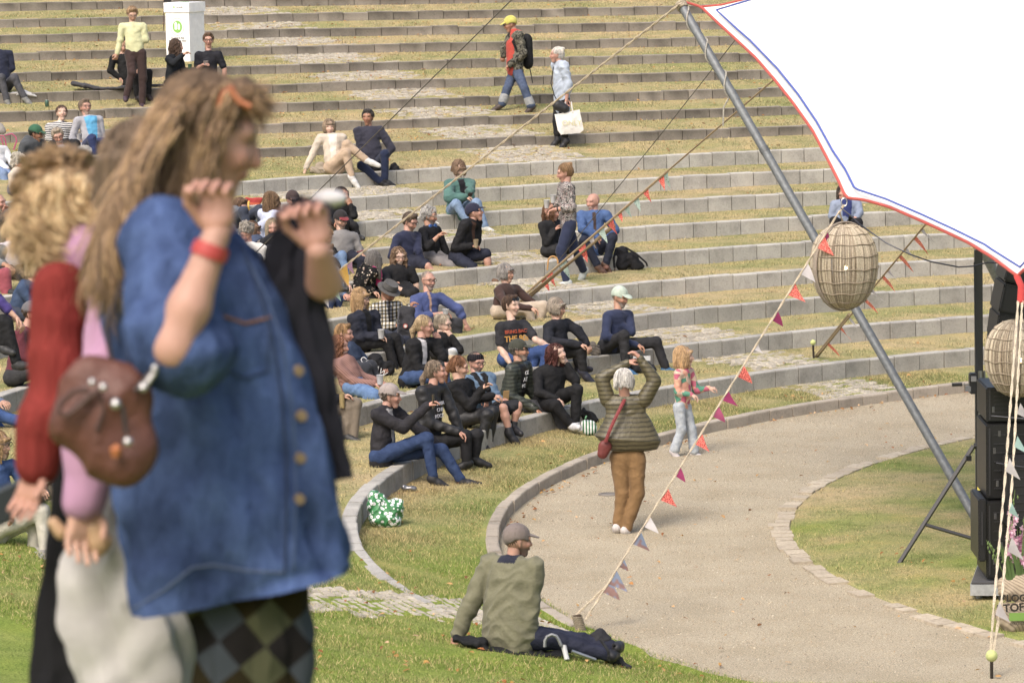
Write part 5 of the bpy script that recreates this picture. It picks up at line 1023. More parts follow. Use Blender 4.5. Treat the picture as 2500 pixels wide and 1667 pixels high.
mb=MB(); q=PD(20,1228,Dr-.1); a_=nrm(PD(60,1205,Dr-.1)-PD(-30,1250,Dr-.1)); M3=np.array([a_,[0,1,0],np.cross(a_,[0,1,0])]).T; mb.box(q,(.155,.012,.075),M3,S('#5a6470'),bev=.005); mb.build('case',M['plain'],ph); mb=MB(); mb.box(q-np.array([0,.0085,0]),(.14,.004,.062),M3,S('#1c2630')); mb.build('screen',M['dark'],ph)
# -- pink sweater woman
Dp=8.25
W3=person('woman in pink sweater and wide light grey trousers, holding a bread roll','n',feet=(330,2000),pel=(310,1180),neck=(320,570),head=(318,440),yaw=-60,hy=-110,hp=15,ea=(380,900,0),ha=(400,1100,0),eb=(235,960,.2),hb=(205,1230,0),ka=(300,1600,0),fa=(320,2000,0),kb=(350,1600,0),fb=(380,2000,0),top='#c48fb4',bot='#b5b0ac',shoe='#cccccc',hair=('long','#80684e'),tone='l',dep=Dp,notop=True,noleg=True,hop=.7,hdb=(188,1370),hda=(420,1200),hds=(-.5,.85,0),hsc=.85,hsz=.9,smile=0,group=None)
hair_shell(W3,'long','#80684e',5)
r=W3['root']
loft([(225,700,330,690),(208,800,330,790),(196,900,330,890),(188,1000,330,1000),(200,1080,310,1080)],Dp,'sweater',M['navyj'],r,S('#cf9cc2'),ratio=.8,amp=.006,seed=2,off=.0)
sleeve(r,[W3['sb'],W3['eB'],W3['eB']+(W3['hB']-W3['eB'])*.5,W3['hB']-(W3['hB']-W3['eB'])*.02],[.062,.055,.055,.042],M['navyj'],'#c48fb4',seed=6)
sleeve(r,[W3['sa'],W3['eA'],W3['hA']],[.08,.06,.045],M['navyj'],'#c48fb4',seed=6)
loft([(235,1170,360,1160),(190,1270,420,1260),(145,1365,440,1370),(142,1480,470,1480),(168,1600,488,1585),(200,1690,470,1690),(220,1850,460,1850),(240,2020,450,2020)],Dp,'wide_trousers',M['navyj'],r,S('#bdb9b4'),ratio=.55,amp=.018,seed=3,fr=5,off=-.02)
v=Vox(); v.cone(PD(228,1290,Dp-.14),PD(250,1320,Dp-.14),.026,.022,.02); v.cone(PD(232,1330,Dp-.14),PD(236,1345,Dp-.14),.02,.015,.02); v.cone(PD(130,1275,Dp-.14),PD(150,1300,Dp-.14),.013,.016,.02)
V,F=v.mesh(.006); o=mesh_obj('bread_roll',V,F,M['plain'],None,col=np.tile(S('#c79c6c'),(len(V),1))); tag(o,'torn tan bread roll in the hand of the woman in pink','bread')
# ---------------- tent canopy, poles, ropes, bunting ----------------
M['canvas']=mat('white_canvas',rough=.7,spec=.1,transl=.4,var=.02,vscale=2)
M['galv']=mat('galvanised_steel',rough=.55,spec=.4,metal=.3,var=.18,vscale=25)
M['rope']=mat('hemp_rope',rough=.95,spec=.05,var=.3,vscale=90)
M['flag']=mat('flag_cotton',rough=.95,spec=.02,transl=.3,var=.1,vscale=12)
def ex_print(N,L,src,co):
    v=N.new('ShaderNodeTexVoronoi'); v.inputs['Scale'].default_value=55; v.feature='DISTANCE_TO_EDGE'; L.new(co,v.inputs['Vector'])
    return mulramp(N,L,src,v.outputs[0],[(0,(2.6,3.6,3.2)),(.09,(2.4,3.2,3.)),(.13,(1,1,1))])
M['flagprint']=mat('printed_flag_cotton',rough=.95,spec=.02,transl=.25,extra=ex_print)
def ex_dots(N,L,src,co):
    v=N.new('ShaderNodeTexVoronoi'); v.inputs['Scale'].default_value=34; v.inputs['Randomness'].default_value=.4; L.new(co,v.inputs['Vector'])
    return mulramp(N,L,src,v.outputs[0],[(0,(.08,.12,.16)),(.2,(.08,.12,.16)),(.26,(1,1,1))])
M['flagdots']=mat('dotted_flag_cotton',rough=.95,spec=.02,transl=.25,extra=ex_dots)
pA,pB,pC=PD(1664,8,41.5),PD(2066,482,36.2),PD(2488,676,33.4)
nP=nrm(np.cross(pB-pA,pC-pA)); O=np.array([0,0,CH])
def onp(x,y,lift=0.):
    d=ray(x,y); t=((pA-O)@nP)/(d@nP); return O+d*(t-lift)
red=[(1673,6),(1711,17),(1753,57),(1799,99),(1845,142),(1891,195),(1937,253),(1983,318),(2021,390),(2048,444),(2061,474),(2071,484),(2109,488),(2170,505),(2251,540),(2308,566),(2365,593),(2423,629),(2483,674),(2520,640),(2600,560)]
top=[(1711,17),(1760,13),(1810,1),(1880,-18),(1960,-45),(2050,-80),(2160,-125),(2300,-190),(2460,-260),(2640,-350)]
def resamp(P,n):
    P=np.array(P,float); d=np.r_[0,np.cumsum(np.linalg.norm(np.diff(P,axis=0),axis=1))]; t=np.linspace(0,d[-1],n); return np.stack([np.interp(t,d,P[:,i]) for i in (0,1)],1)
tent=empty('tent_canopy',onp(2100,300),'white stretched canvas canopy with red rim and blue piping above the stage','canopy')
Lr=resamp(red[1:],70); Ur=resamp(top,70); V=[];m_=26
for j in range(m_):
    f_=j/(m_-1)
    for i in range(70):
        x,y=Lr[i]*(1-f_)+Ur[i]*f_; V.append(onp(x,y)+nP*(.12*math.sin(math.pi*f_)*math.sin(math.pi*i/69)))
V=np.array(V); I=np.arange(m_*70).reshape(m_,70); Fq=np.stack([I[:-1,:-1],I[1:,:-1],I[1:,1:],I[:-1,1:]],-1).reshape(-1,4)
nv=len(V); back=V+nP*.004*np.sign(nP[1]); 
mesh_obj('canvas',V,Fq,M['canvas'],tent,col=np.full((nv,3),.95))
mb=MB(); mb.tube([onp(x,y,.02) for x,y in resamp(red,110)],.0145,8,S('#d8503c')); mb.tube([onp(x,y,.02) for x,y in resamp(top,40)],.011,8,S('#d8503c')); mb.build('rim',M['plain'],tent)
blue=[(1860,-9),(1832,0),(1749,25),(1800,72),(1830,98),(1898,168),(1948,230),(1994,298),(2032,367),(2063,413),(2085,457),(2094,463),(2163,486),(2251,524),(2327,559),(2404,597),(2423,610),(2490,652),(2540,600)]
mb=MB(); mb.tube([onp(x,y,.16) for x,y in blue],.0105,6,S('#4a66cc')); mb.build('piping',M['plain'],tent)
mb=MB(); q=onp(2483,674); mb.tube([q,PD(2494,700,33.3),PD(2492,740,33.2)],.02,8,S('#d8322a'),sx=1.6); mb.build('corner_strap',M['cloth'],tent)
mb=MB(); mb.tube([PD(2061+7*math.cos(t),494+10*math.sin(t),36.1) for t in np.linspace(0,6.28,14)],.006,6,S('#c8c8c8'),cap=False); mb.build('corner_ring',M['metal'],tent)
# steel pole
pole=empty('tent_pole',PZ(2395,1290,0),'galvanised steel tent pole leaning left from the stage up to the canopy corner','pole')
tp,ft=PD(1664,14,41.3),PZ(2397,1292,0.02); mb=MB(); mb.tube([tp,tp*.75+ft*.25,tp*.5+ft*.5,ft],.047,20,S('#7f8488')); 
mb.build('pole_tube',M['galv'],pole)
mb=MB(); j_=.29; q=tp*(1-j_)+ft*j_; a_=nrm(ft-tp)
mb.tube([q-a_*.03,q+a_*.03],.0505,20,S('#6d7174')); mb.build('sleeve_joint',M['galv'],pole)
mb=MB(); wr=[]
for t in np.linspace(0,1,90):
    c=tp+a_*(.05+1.15*t); an=t*6.28*2.6; s1=nrm(np.cross(a_,[0,1,0])); s2=np.cross(a_,s1); wr.append(c+(s1*math.cos(an)+s2*math.sin(an))*.056)
mb.tube(wr,.0085,6,S('#b9b3a6')); e_=wr[-1]; mb.tube([e_,e_+np.array([-.06,-.02,-.1]),e_+np.array([-.07,-.02,-.3])],.0085,6,S('#b9b3a6'))
for k in range(6): mb.tube([tp+a_*(.03*math.sin(k))+.055*(s1*math.cos(t+k)+s2*math.sin(t+k)) for t in np.linspace(0,6.2,12)],.012,6,S('#c4b59a'))
mb.build('wound_rope',M['rope'],pole)
p2=empty('rear_tent_pole',PD(2500,830,41),'short visible length of a second steel pole behind the loudspeakers','pole')
mb=MB(); mb.tube([PD(2395,600,40.6),PD(2530,868,41.5)],.052,18,S('#9a9ea2')); mb.build('pole_tube',M['galv'],p2)
def rope(label,pts,r,col='#b7a68a',strands=2,parent=None,name='guy_rope',cat='rope',group='guy ropes of the tent'):
    P=[np.array(p) for p in pts]; out=[]
    for i in range(len(P)-1):
        n=max(int(np.linalg.norm(P[i+1]-P[i])/.06),1); out+=[P[i]+(P[i+1]-P[i])*k/n for k in range(n)]
    out.append(P[-1]); mb=MB()
    if strands==1: mb.tube(out[::max(len(out)//30,1)]+[out[-1]],r,6,S(col)*1.25)
    else:
        for s_ in range(strands):
            q=[]
            for i,p in enumerate(out):
                a=i*1.1+2*math.pi*s_/strands; q.append(p+r*.55*np.array([math.cos(a),0,math.sin(a)]))
            mb.tube(q,r*.62,5,S(col)*1.4)
    o=mb.build(name,M['rope'],parent)
    if parent is None: tag(o,label,cat,group)
    return o
FC={'red':('#c2463c','flagprint'),'mag':('#a8326a','flag'),'pink':('#d65a8a','flag'),'white':('#dcd4d2','flag'),'mint':('#bcd6c8','flagdots'),'aqua':('#a9d0c6','flag'),'yel':('#d8a62a','flag'),'blue':('#93a2bd','flag'),'lil':('#b88aa8','flag'),'or':('#c75a44','flagprint')}
def flag(root,a,b,kind,tip=None,seed=0,h=.17):
    """pennant hanging from the rope between a and b"""
    a=np.array(a);b=np.array(b); rg=random.Random(seed); c_=(a+b)/2; L=np.linalg.norm(b-a)
    tipp=c_+np.array([h*(.72 if (b-a)[0]*(b-a)[2]>0 and (b-a)[0]/abs((b-a)[2]+1e-9)>-9 and abs((b-a)[2])>abs((b-a)[0]) else .35)+rg.uniform(-.02,.02),rg.uniform(-.04,.04),-h*.78]); n=7; V=[];F=[]; cl,mt=FC[kind]
    nn=nrm(np.cross(b-a,tipp-a)); idx={}
    for i in range(n+1):
        for j in range(n+1-i):
            u,v=i/n,j/n; p=a+(b-a)*u+(tipp-a)*v; p=p+nn*.016*math.sin(u*5+v*4+seed)*v; idx[(i,j)]=len(V); V.append(p)
    for i in range(n):
        for j in range(n-i):
            F.append((idx[(i,j)],idx[(i+1,j)],idx[(i,j+1)]))
            if j<n-i-1: F.append((idx[(i+1,j)],idx[(i+1,j+1)],idx[(i,j+1)]))
    m=len(V); V2=[p+nn*.0012 for p in V]; 
    C=np.tile(S(cl)*1.15,(2*m,1))
    if kind=='blue':
        for q in range(m):
            if (V[q]-a)@nrm(b-a)>L*.45 and rg.random()<.8: C[q]=C[q+m]=S('#b58a80')
    return mesh_obj('flag',np.array(V),F,M[mt],root,col=C[:m])
def bunting(label,p0,p1,flags,r,width=.12,h=.135,col='#b7a68a',strands=2,extra=None):
    """p0,p1: rope ends as (px,py,depth); flags: (photo x or y along the rope, kind, scale)"""
    A=PD(*p0);B=PD(*p1); root=empty('bunting',B,label,'bunting','buntings tied to the guy ropes')
    rope(None,[A,B],r,col,strands,root,'rope')
    if extra: rope(None,extra,r*.9,col,strands,root,'rope')
    for i,(y,kd,s_) in enumerate(flags):
        # parameter along the rope for photo height y
        lo,hi=0.,1.
        def py(t):
            q=A+(B-A)*t; d=q-O; dp=depth(q); v=(d[1]*sp_+d[2]*cp_)/dp*F_PX; u=d[0]/dp*F_PX; return 833.5-(cr_*v-sr_*u)
        for _ in range(30):
            m=(lo+hi)/2
            if py(m)<y: lo=m
            else: hi=m
        d_=nrm(B-A); c=A+(B-A)*lo; hw=width*s_/2
        flag(root,c-d_*hw,c+d_*hw,kd,None,i*3+1,h*s_)
    return root
R1=(2050,515,36.1); dST=depth(hit(1424,1540))
bunting('long front bunting of red, pink and pale blue pennants ending at the wooden stake',R1,(1482,1428,dST+.1),
 [(575,'mag',.9),(590,'red',1.3),(655,'white',1.2),(705,'red',1.25),(770,'mag',1),(845,'white',.7),(905,'red',1.15),(965,'mag',1),(1003,'pink',1.05),(1070,'red',1.15),(1150,'mag',.9),(1205,'red',1.2),(1272,'white',1.0),(1312,'blue',1.25),(1372,'blue',.8),(1408,'blue',1.3),(1450,'blue',1.3)],.0095)
stk=empty('stake',PZ(1412,1515,0),'short wooden stake wrapped in hemp rope at the edge of the near lawn','stake')
mb=MB(); mb.tube([PD(1408,1500,dST),PD(1418,1545,dST-.02)],[.034,.036],10,S('#5f5040')); mb.build('post',M['rope'],stk)
mb=MB(); c0,c1=PD(1408,1502,dST),PD(1419,1540,dST-.02)
mb.tube([c0+(c1-c0)*t+np.array([.043*math.cos(t*56),.043*math.sin(t*56),0]) for t in np.linspace(0,1,110)],.007,6,S('#9a8c74')); mb.build('rope_winding',M['rope'],stk)
rope('upper left strand of short rope tying the front bunting to the stake',[PD(1482,1428,dST+.1),PD(1408,1500,dST)],.011)
rope('lower right strand of short rope tying the front bunting to the stake',[PD(1482,1428,dST+.1),PD(1430,1512,dST-.05)],.011)
rope('long pale double rope from the steel pole top down left into the seated crowd',[PD(1660,10,41.2),PD(770,706,47.2)],.0135,'#b9a98f')
# pennants on the long rope
A=PD(1660,10,41.2);B=PD(770,706,47.2); rt=empty('bunting',B,'bunting with yellow, aqua and lilac pennants at the lower end of the long pole rope','bunting','buntings tied to the guy ropes'); d_=nrm(B-A)
for t,kd,s_ in ((.895,'lil',.8),(.915,'yel',1.2),(.94,'yel',1.0),(.958,'aqua',1.6),(.985,'white',1.5)):
    c=A+(B-A)*t+np.array([0,-.02,-.01]); flag(rt,c-d_*.09*s_,c+d_*.09*s_,kd,None,int(t*100),.22*s_)
pg=hit(1268,748); dpg=depth(pg)
bunting('bunting with red, mint and white pennants along the bamboo poles',(1630,418,dpg-2.5),(1285,716,dpg),
 [(425,'mint',1.3),(433,'red',1.1),(465,'red',1.1),(486,'mint',1.1),(505,'mint',1.1),(520,'red',.8),(540,'red',1.3),(560,'mint',1.2),(580,'white',1.1),(600,'red',1.5),(622,'white',1.),(640,'mint',1.5),(668,'red',1.3),(680,'red',1.2),(698,'white',1.2)],.016,col='#a08a66',strands=1,h=.19)
mb=MB(); mb.tube([PD(1500,548,dpg-1.3),PD(1262,752,dpg-.2)],.02,8,S('#9a8460')); o=mb.build('bamboo_pole',M['rope']); tag(o,'lower of the two slanting bamboo poles beside the woman carrying cups','pole','bamboo poles on the terraces')
mb=MB(); mb.tube([PD(1502,552,dpg-1.4),PD(1268,738,dpg-.3)],.017,8,S('#8a7654')); o=mb.build('bamboo_pole',M['rope']); tag(o,'upper slanting bamboo pole beside the woman carrying cups','pole','bamboo poles on the terraces')
rope('tan rope running from behind the canopy edge down to the middle bunting',[PD(1895,190,46),PD(1630,418,dpg-2.5)],.011,'#a08a66',1)
rope('thin dark wire from the canopy to a yellow hook by the woman carrying cups',[PD(1800,92,44),PD(1610,333,47),PD(1366,634,50)],.005,'#5c574f',1)
mb=MB(); mb.tube([PD(1350+12*math.cos(t),640-14*math.sin(t),50) for t in np.linspace(-.3,3.3,14)]+[PD(1336,660,50)],.012,6,S('#c8903a')); o=mb.build('hook',M['plain']); tag(o,'curved yellow hook at the lower end of the thin dark wire','hook')
rope('thin dark wire crossing the upper left terraces behind the couple',[PD(1300,-50,44),PD(779,465,48),PD(560,680,50)],.0065,'#5c574f',1)
pg3=hit(1988,872); d3=depth(pg3)
bunting('bunting with small orange and white pennants running behind the wicker lantern',(2262,545,d3-7),(1996,868,d3-.1),
 [(560,'white',1.1),(580,'or',1.25),(607,'white',1.1),(625,'or',1.2),(660,'white',1.1),(675,'or',1.15),(708,'white',1.1),(730,'or',1.1),(762,'or',1.1),(775,'white',.8),(800,'or',1.1),(838,'or',1.1)],.011,col='#a08a66',strands=1,h=.2)
mb=MB(); mb.tube([PD(2074,768,d3-1),PD(1992,872,d3-.05)],.024,8,S('#8a7858')); o=mb.build('bamboo_pole',M['rope']); tag(o,'thick slanting bamboo pole ending beside the yellow tennis ball','pole','bamboo poles on the terraces')
def peg(label,px,py,dep,top,bal,rb):
    r_=empty('tent_peg',PD(px,py,dep),label,'peg','tennis ball tent pegs'); mb=MB(); mb.tube([PD(px+bal*.3,py,dep),PD(px,top,dep)],.014,8,S('#4a4038')); mb.build('rod',M['metal'],r_)
    mb=MB(); mb.lathe(PD(px,top,dep),[(rb*math.sin(t),-rb*math.cos(t)) for t in np.linspace(0,math.pi,11)],16,(0,0,1),S('#cfd97a')); mb.build('tennis_ball',M['cloth'],r_)
peg('tent peg capped by a yellow tennis ball on the upper grass terrace',1985,876,d3-.15,836,6,.037)
dp4=depth(PZ(2420,1655,0))
peg('tent peg capped by a tennis ball at the bottom right corner of the gravel',2421,1655,dp4,1600,0,.05)
for s_,lb in ((-1,'left one'),(1,'right one')):
    rope('%s of the two pale ropes above the lower tennis ball'%lb,[PD(2491+s_*5,735,33.2),PD(2462+s_*9,1180,(33.2+dp4)/2),PD(2436+s_*9,1470,dp4),PD(2421+s_*3,1598,dp4)],.0115,'#c0b298')
for (x,y,c,s_) in ((2483,1010,'white',.9),(2476,1090,'aqua',.9),(2455,1150,'white',1.1),(2460,1345,'white',1.2),(2430,1500,'white',1.1),(2463,1250,'aqua',.8)):
    q=PD(x,y,dp4-.05); rt_=empty('rag_flag',q,None,None); flag(rt_,q,q+np.array([.03,0,.1])*s_,c,None,int(y),.15*s_)
    tag(rt_,{1010:'topmost pale rag tied to the right hand ropes',1090:'aqua rag tied to the right hand ropes just above the yellow-striped post',1150:'narrow white rag on the ropes beside the black cabinets',1345:'patterned white rag tied to the ropes in front of the pink flowers',1500:'lowest white rag on the ropes, just above the tennis ball',1250:'small aqua rag on the ropes above the pink flowers'}[y],'rag','rags tied to the right hand ropes')
# wicker lanterns
def lantern(label,cx,cy,dep,rx,rz,rot,glow=1.2):
    c=PD(cx,cy,dep); r_=empty('wicker_lantern',c,label,'lantern','hanging wicker lanterns'); mb=MB(); rg=random.Random(int(cx))
    prof=lambda t: (rx*(math.sin(t)**.8)*(1+.05*math.cos(t)), rz*math.cos(t))
    n=150
    for i in range(n):
        a=2*math.pi*i/n; w0=rg.uniform(-.012,.012)
        pts=[]
        for t in np.linspace(.12,math.pi-.12,13):
            R,z=prof(t); aa=a+w0*math.sin(t*3); pts.append(c+np.array([R*math.cos(aa),R*math.sin(aa),z]))
        mb.tube(pts,.0058,5,S(rg.choice(['#a09078','#b2a48c','#8a7c68','#bfb298']))*rg.uniform(1.0,1.6))
    mb.build('reed_weave',M['rope'],r_)
    mb=MB()
    for t in np.linspace(.35,math.pi-.3,9):
        R,z=prof(t); mb.tube([c+np.array([(R+.008)*math.cos(a),(R+.008)*math.sin(a),z+.006*math.sin(a*9+t*5)]) for a in np.linspace(0,2*math.pi,49)],.0045,5,S('#8a7c68')*1.5,cap=False)
    mb.build('hoops',M['rope'],r_)
    mb=MB()
    for da in (0,.05,-.05):
        ca,sa=math.cos(rot+da),math.sin(rot+da)
        mb.tube([c+np.array([ca*(rx+.025)*math.sin(t),sa*(rx+.025)*math.sin(t),(rz+.02)*math.cos(t)]) for t in np.linspace(0,2*math.pi,60)],.011,6,S('#8f8273')*1.5,cap=False)
    mb.build('rim_frame',M['rope'],r_)
    m=bpy.data.materials.get('bulb_glow')
    if not m:
        m=bpy.data.materials.new('bulb_glow'); m.use_nodes=True; b=m.node_tree.nodes['Principled BSDF']; b.inputs['Emission Color'].default_value=(1,.62,.22,1); b.inputs['Emission Strength'].default_value=30
    mb=MB(); mb.lathe(c+np.array([0,-rx*.55,.0]),[(.014*math.sin(t),-.018*math.cos(t)) for t in np.linspace(0,math.pi,9)],12,(0,0,1),(1,.8,.5)); mb.build('bulb',m,r_)
    mb=MB(); mb.tube([c+np.array([0,-rx*.55,.03]),c+np.array([0,0,rz])],.006,6,S('#222222')); mb.build('flex',M['dark'],r_)
    return c
lantern('large egg shaped wicker lantern hanging from the canopy corner, bulb glowing inside',2061,650,36.2,.315,.395,.55)
lantern('wicker lantern cut off by the right edge in front of the black loudspeakers',2486,874,34.6,.30,.345,1.35)
rope('short tan rope hanging the large wicker lantern from the canopy corner',[PD(2060,500,36.1),PD(2050,520,36.1),PD(2060,548,36.2)],.012)
mb=MB(); mb.tube([PD(x,y,d) for x,y,d in ((2053,508,36.05),(2075,525,36),(2098,547,36),(2130,570,36),(2165,594,35.9),(2219,620,35.8),(2273,639,35.8),(2340,652,35.8),(2375,650,35.8),(2410,641,35.8),(2458,643,35.8),(2499,634,35.8),(2560,620,35.8))],.007,6,S('#20243a')); o=mb.build('power_cable',M['dark']); tag(o,'dark power cable sagging from the wicker lantern to the right','cable')
# ---------------- stage, loudspeakers, lifting tower ----------------
zt=.19
g0=PZ(2371,1423,zt); g1=PZ(2390,1373,zt)
deck=empty('stage_deck',PZ(2390,1473,0),'low stage deck with aluminium edge under the black loudspeakers','stage')
def prism(mb,P,h,col): # P: 4 top corners, extruded down
    P=[np.array(p) for p in P]; Q=[p-np.array([0,0,h]) for p in P]; mb.add(P+Q,[(0,1,2,3),(7,6,5,4),(0,4,5,1),(1,5,6,2),(2,6,7,3),(3,7,4,0)],col)
ex=np.array([3.2,-.35,0]); mb=MB(); prism(mb,[g0+[0,0,.004],g0+ex+[0,0,.004],g1+ex+[0,0,.004],g1+[0,0,.004]],.02,S('#4c4a48')); mb.build('plywood_top',M['cloth'],deck)
mb=MB(); prism(mb,[g0-[.01,.01,.012],g0+ex-[0,.01,.012],g1+ex-[0,0,.012],g1-[.01,0,.012]],.1,S('#b9bcbe')); mb.build('edge_frame',M['galv'],deck)
for px in (2392,2470):
    mb=MB(); q=PZ(px,1470,0); mb.tube([q+np.array([0,.05,.0]),q+np.array([0,.05,.12])],.03,12,S('#a9acae')); mb.build('leg',M['galv'],deck)
mb=MB(); q=PZ(2400,1474,0); mb.box(q+np.array([.1,.05,.012]),(.5,.3,.024),None,S('#a8917a')); mb.build('plywood_pad',M['rope'],deck)
sub=empty('loudspeaker_stack',PD(2450,1400,34.6),'tall stack of black bass loudspeaker cabinets on the stage deck','loudspeaker')
fd=g1-g0; 
def cab(root,x0,y0,x1,y1,dep,dz,col='#101012',name='cabinet',grille=True):
    a=PD(x0,y1,dep); b=PD(x1,y1,dep); t=PD(x0,y0,dep); h=t[2]-a[2]; w_=b[0]-a[0]; c=np.array([(a[0]+b[0])/2,a[1]+dz/2,a[2]+h/2])
    mb=MB(); mb.box(c,(w_,dz,h),None,S(col),bev=.012); mb.build(name,M['dark'],root)
    if grille:
        mb=MB(); f=np.array([0,-dz/2-.003,0])
        for k in range(7): mb.box(c+f+np.array([0,0,h*(-.36+.12*k)]),(w_*.82,.01,h*.018),None,S('#242427'))
        mb.box(c+f+np.array([-w_*.46,-.003,0]),(.015,.012,h*.9),None,S('#2c2c30')); mb.build('grille',M['dark'],root)
cab(sub,2408,945,2620,1030,34.9,.7); cab(sub,2408,1034,2620,1218,34.9,.7); cab(sub,2408,1222,2620,1412,34.9,.7)
cab(sub,2460,1120,2620,1290,34.5,.35,'#1f1f23')
mb=MB(); mb.tube([PD(2420,1015,34.4),PD(2500,1022,34.4)],.006,6,S('#6a6a6e')); mb.build('rod',M['metal'],sub); mb=MB(); mb.tube([PD(2432,1130,34.4),PD(2500,1140,34.4)],.006,6,S('#55555a')); mb.build('rod',M['metal'],sub)
for (x,y) in ((2425,1000),(2440,1058),(2428,1100),(2435,1180),(2430,1260),(2445,1330),(2428,1370)):
    mb=MB(); mb.box(PD(x,y,34.4),(.02,.015,.05),None,S('#77777c')); mb.build('latch',M['metal'],sub)
side=empty('wedge_cabinet',PD(2398,1370,34.9),'narrow black cabinet standing at the left end of the loudspeaker stack','loudspeaker')
cab(side,2389,1215,2408,1371,34.85,.6,'#1c1c20',grille=False); mb=MB(); mb.box(PD(2398,1290,34.8),(.01,.01,.3),None,S('#3a3a3e')); mb.build('side_handle',M['dark'],side)
la=empty('line_array',PD(2480,740,38.5),'hanging black line array of tilted loudspeaker cabinets under the canopy','loudspeaker')
for i,(x,y,an,hh) in enumerate(((2497,662,-16,.24),(2484,728,-12,.30),(2474,795,-8,.27),(2470,850,-4,.25))):
    c=PD(x,y,38.4); M3=np.array(Matrix.Rotation(R_(-an),3,'Y')); mb=MB(); mb.box(c,(.42,.7,hh),M3,S('#131316'),bev=.015); ob=mb.build('cabinet',M['dark'],la)
    mb=MB(); mb.box(c+M3@np.array([-.02,-.355,0]),(.33,.012,hh*.8),M3,S('#24242a')); mb.box(c+M3@np.array([-.2,-.36,0]),(.012,.02,hh*.7),M3,S('#3c3c42')); g_=mb.build('grille',M['dark'],la)
tw=empty('lifting_tower',PD(2390,1290,37.2),'dark telescopic lifting tower holding up the canopy edge beside the loudspeakers','tower')
mb=MB(); mb.box((PD(2388,612,37.3)+PD(2392,1290,37.3))/2,(.075,.075,2.72),None,S('#3a3c3c'),bev=.006); mb.build('mast',M['dark'],tw)
mb=MB(); q0=PD(2393,905,37.15); q1=PD(2397,1220,37.15); mb.tube([q0,q1],.022,10,S('#a6a79c')); mb.tube([PD(2403,905,37.2),PD(2405,1225,37.2)],.012,8,S('#8d8e86')); mb.build('chrome_rods',M['metal'],tw)
mb=MB(); mb.tube([PD(2379,640,37.1),PD(2381,800,37.1),PD(2384,900,37.1),PD(2388,960,37.1)],.009,6,S('#2a2a2c')); mb.tube([PD(2402,1020,36.9),PD(2390,1045,36.9),PD(2386,1085,36.9)],.01,6,S('#6a6a6c')); mb.build('hose',M['dark'],tw)
mb=MB(); q=PD(2375,935,37.05); mb.box(q,(.07,.12,.2),None,S('#2a2b2d'),bev=.01); mb.box(q+[0,-.07,.05],(.05,.02,.05),None,S('#9a9a9a')); mb.box(q+[-.05,-.03,-.05],(.05,.05,.05),None,S('#8a8c8e')); mb.build('winch',M['dark'],tw)
mb=MB(); mb.tube([PD(2365,938,37),PD(2352,938,37)],.008,6,S('#8a8a8a')); mb.tube([PD(2349,938,37),PD(2324,939,37)],.017,8,S('#161616')); mb.build('crank_handle',M['dark'],tw)
mb=MB(); mb.box((PD(2390,1142,37)+PD(2391,1219,37))/2,(.034,.01,.3),None,S('#e8d41e')*1.5); 
for y in (1160,1180,1200): mb.box(PD(2390.5,y,36.99),(.036,.01,.012),None,S('#222222'))
mb.build('warning_label',M['plain'],tw)
mb=MB(); a_=PD(2377,1088,36.9);b_=PZ(2191,1381,0); mb.tube([a_,b_],.024,4,S('#1c1c1f')); h_=PD(2259,1280,depth(a_)*.37+depth(b_)*.63); mb.tube([h_,PD(2388,1318,36.5)],.018,4,S('#1c1c1f')); mb.box(PD(2365,1118,36.8),(.05,.05,.05),None,S('#1c1c1f')); mb.tube([PD(2377,1088,36.9),PD(2405,1090,36.9)],.03,6,S('#1c1c1f')); mb.build('outrigger_leg',M['dark'],tw)
# flowers in the sack
fl=empty('flower_sack',PZ(2475,1545,0),'jute potato sack with dark lettering filled with pink gladioli','flower sack')
dS=depth(PZ(2475,1545,0)); v=Vox()
for (x,y,r_) in ((2455,1500,.10),(2500,1500,.12),(2460,1440,.085),(2505,1440,.11),(2480,1520,.12),(2450,1420,.05),(2490,1415,.07),(2540,1480,.12)): v.ball(PD(x,y,dS+.05),r_,.06)
V,F=v.mesh(.009); V=folds(V,F,.006,1,3); mesh_obj('sack',V,F,M['knit'],fl,col=np.tile(S('#c0ad90'),(len(V),1)))
M['text']=mat('printed_ink',rough=.9,spec=.05)
def text(s,p,size,right,upv,col,parent,name='lettering',extr=.0015,font_scale=1.,align='CENTER',bold=.0):
    cu=bpy.data.curves.new('t','FONT'); cu.body=s; cu.size=size; cu.align_x=align; cu.align_y='CENTER'; cu.extrude=extr; cu.offset=bold
    o=bpy.data.objects.new('t',cu); COL.objects.link(o); dg=bpy.context.evaluated_depsgraph_get(); me=bpy.data.meshes.new_from_object(o.evaluated_get(dg)); bpy.data.objects.remove(o); 
    Vt=np.array([v.co for v in me.vertices]); Ft=[tuple(f.vertices) for f in me.polygons]; bpy.data.meshes.remove(me)
    right=nrm(right); upv=nrm(upv-np.dot(upv,right)*right); nn=np.cross(right,upv); W=np.asarray(p)+Vt[:,:1]*right*font_scale+Vt[:,1:2]*upv+Vt[:,2:]*nn
    return mesh_obj(name,W,Ft,M['text'],parent,smooth=False,col=np.tile(S(col)/ALB*.8,(len(W),1)))
X_=np.array([1.,0,0]);Z_=np.array([0,0,1.])
text('ØLOGIS',PD(2480,1460,dS-.115),.085,X_,Z_,'#38352f',fl,bold=.003); text('RTOFLE',PD(2480,1483,dS-.12),.095,X_+.06*Z_,Z_,'#38352f',fl,bold=.003); text('ØKO-SØ',PD(2485,1522,dS-.12),.035,X_,Z_,'#4a4638',fl)
mb=MB(); mb.box(PD(2485,1505,dS-.115),(.15,.006,.07),None,S('#7fae3c')); mb.build('printed_label',M['text'],fl)
mbs=MB();mbp=MB(); rg=random.Random(4)
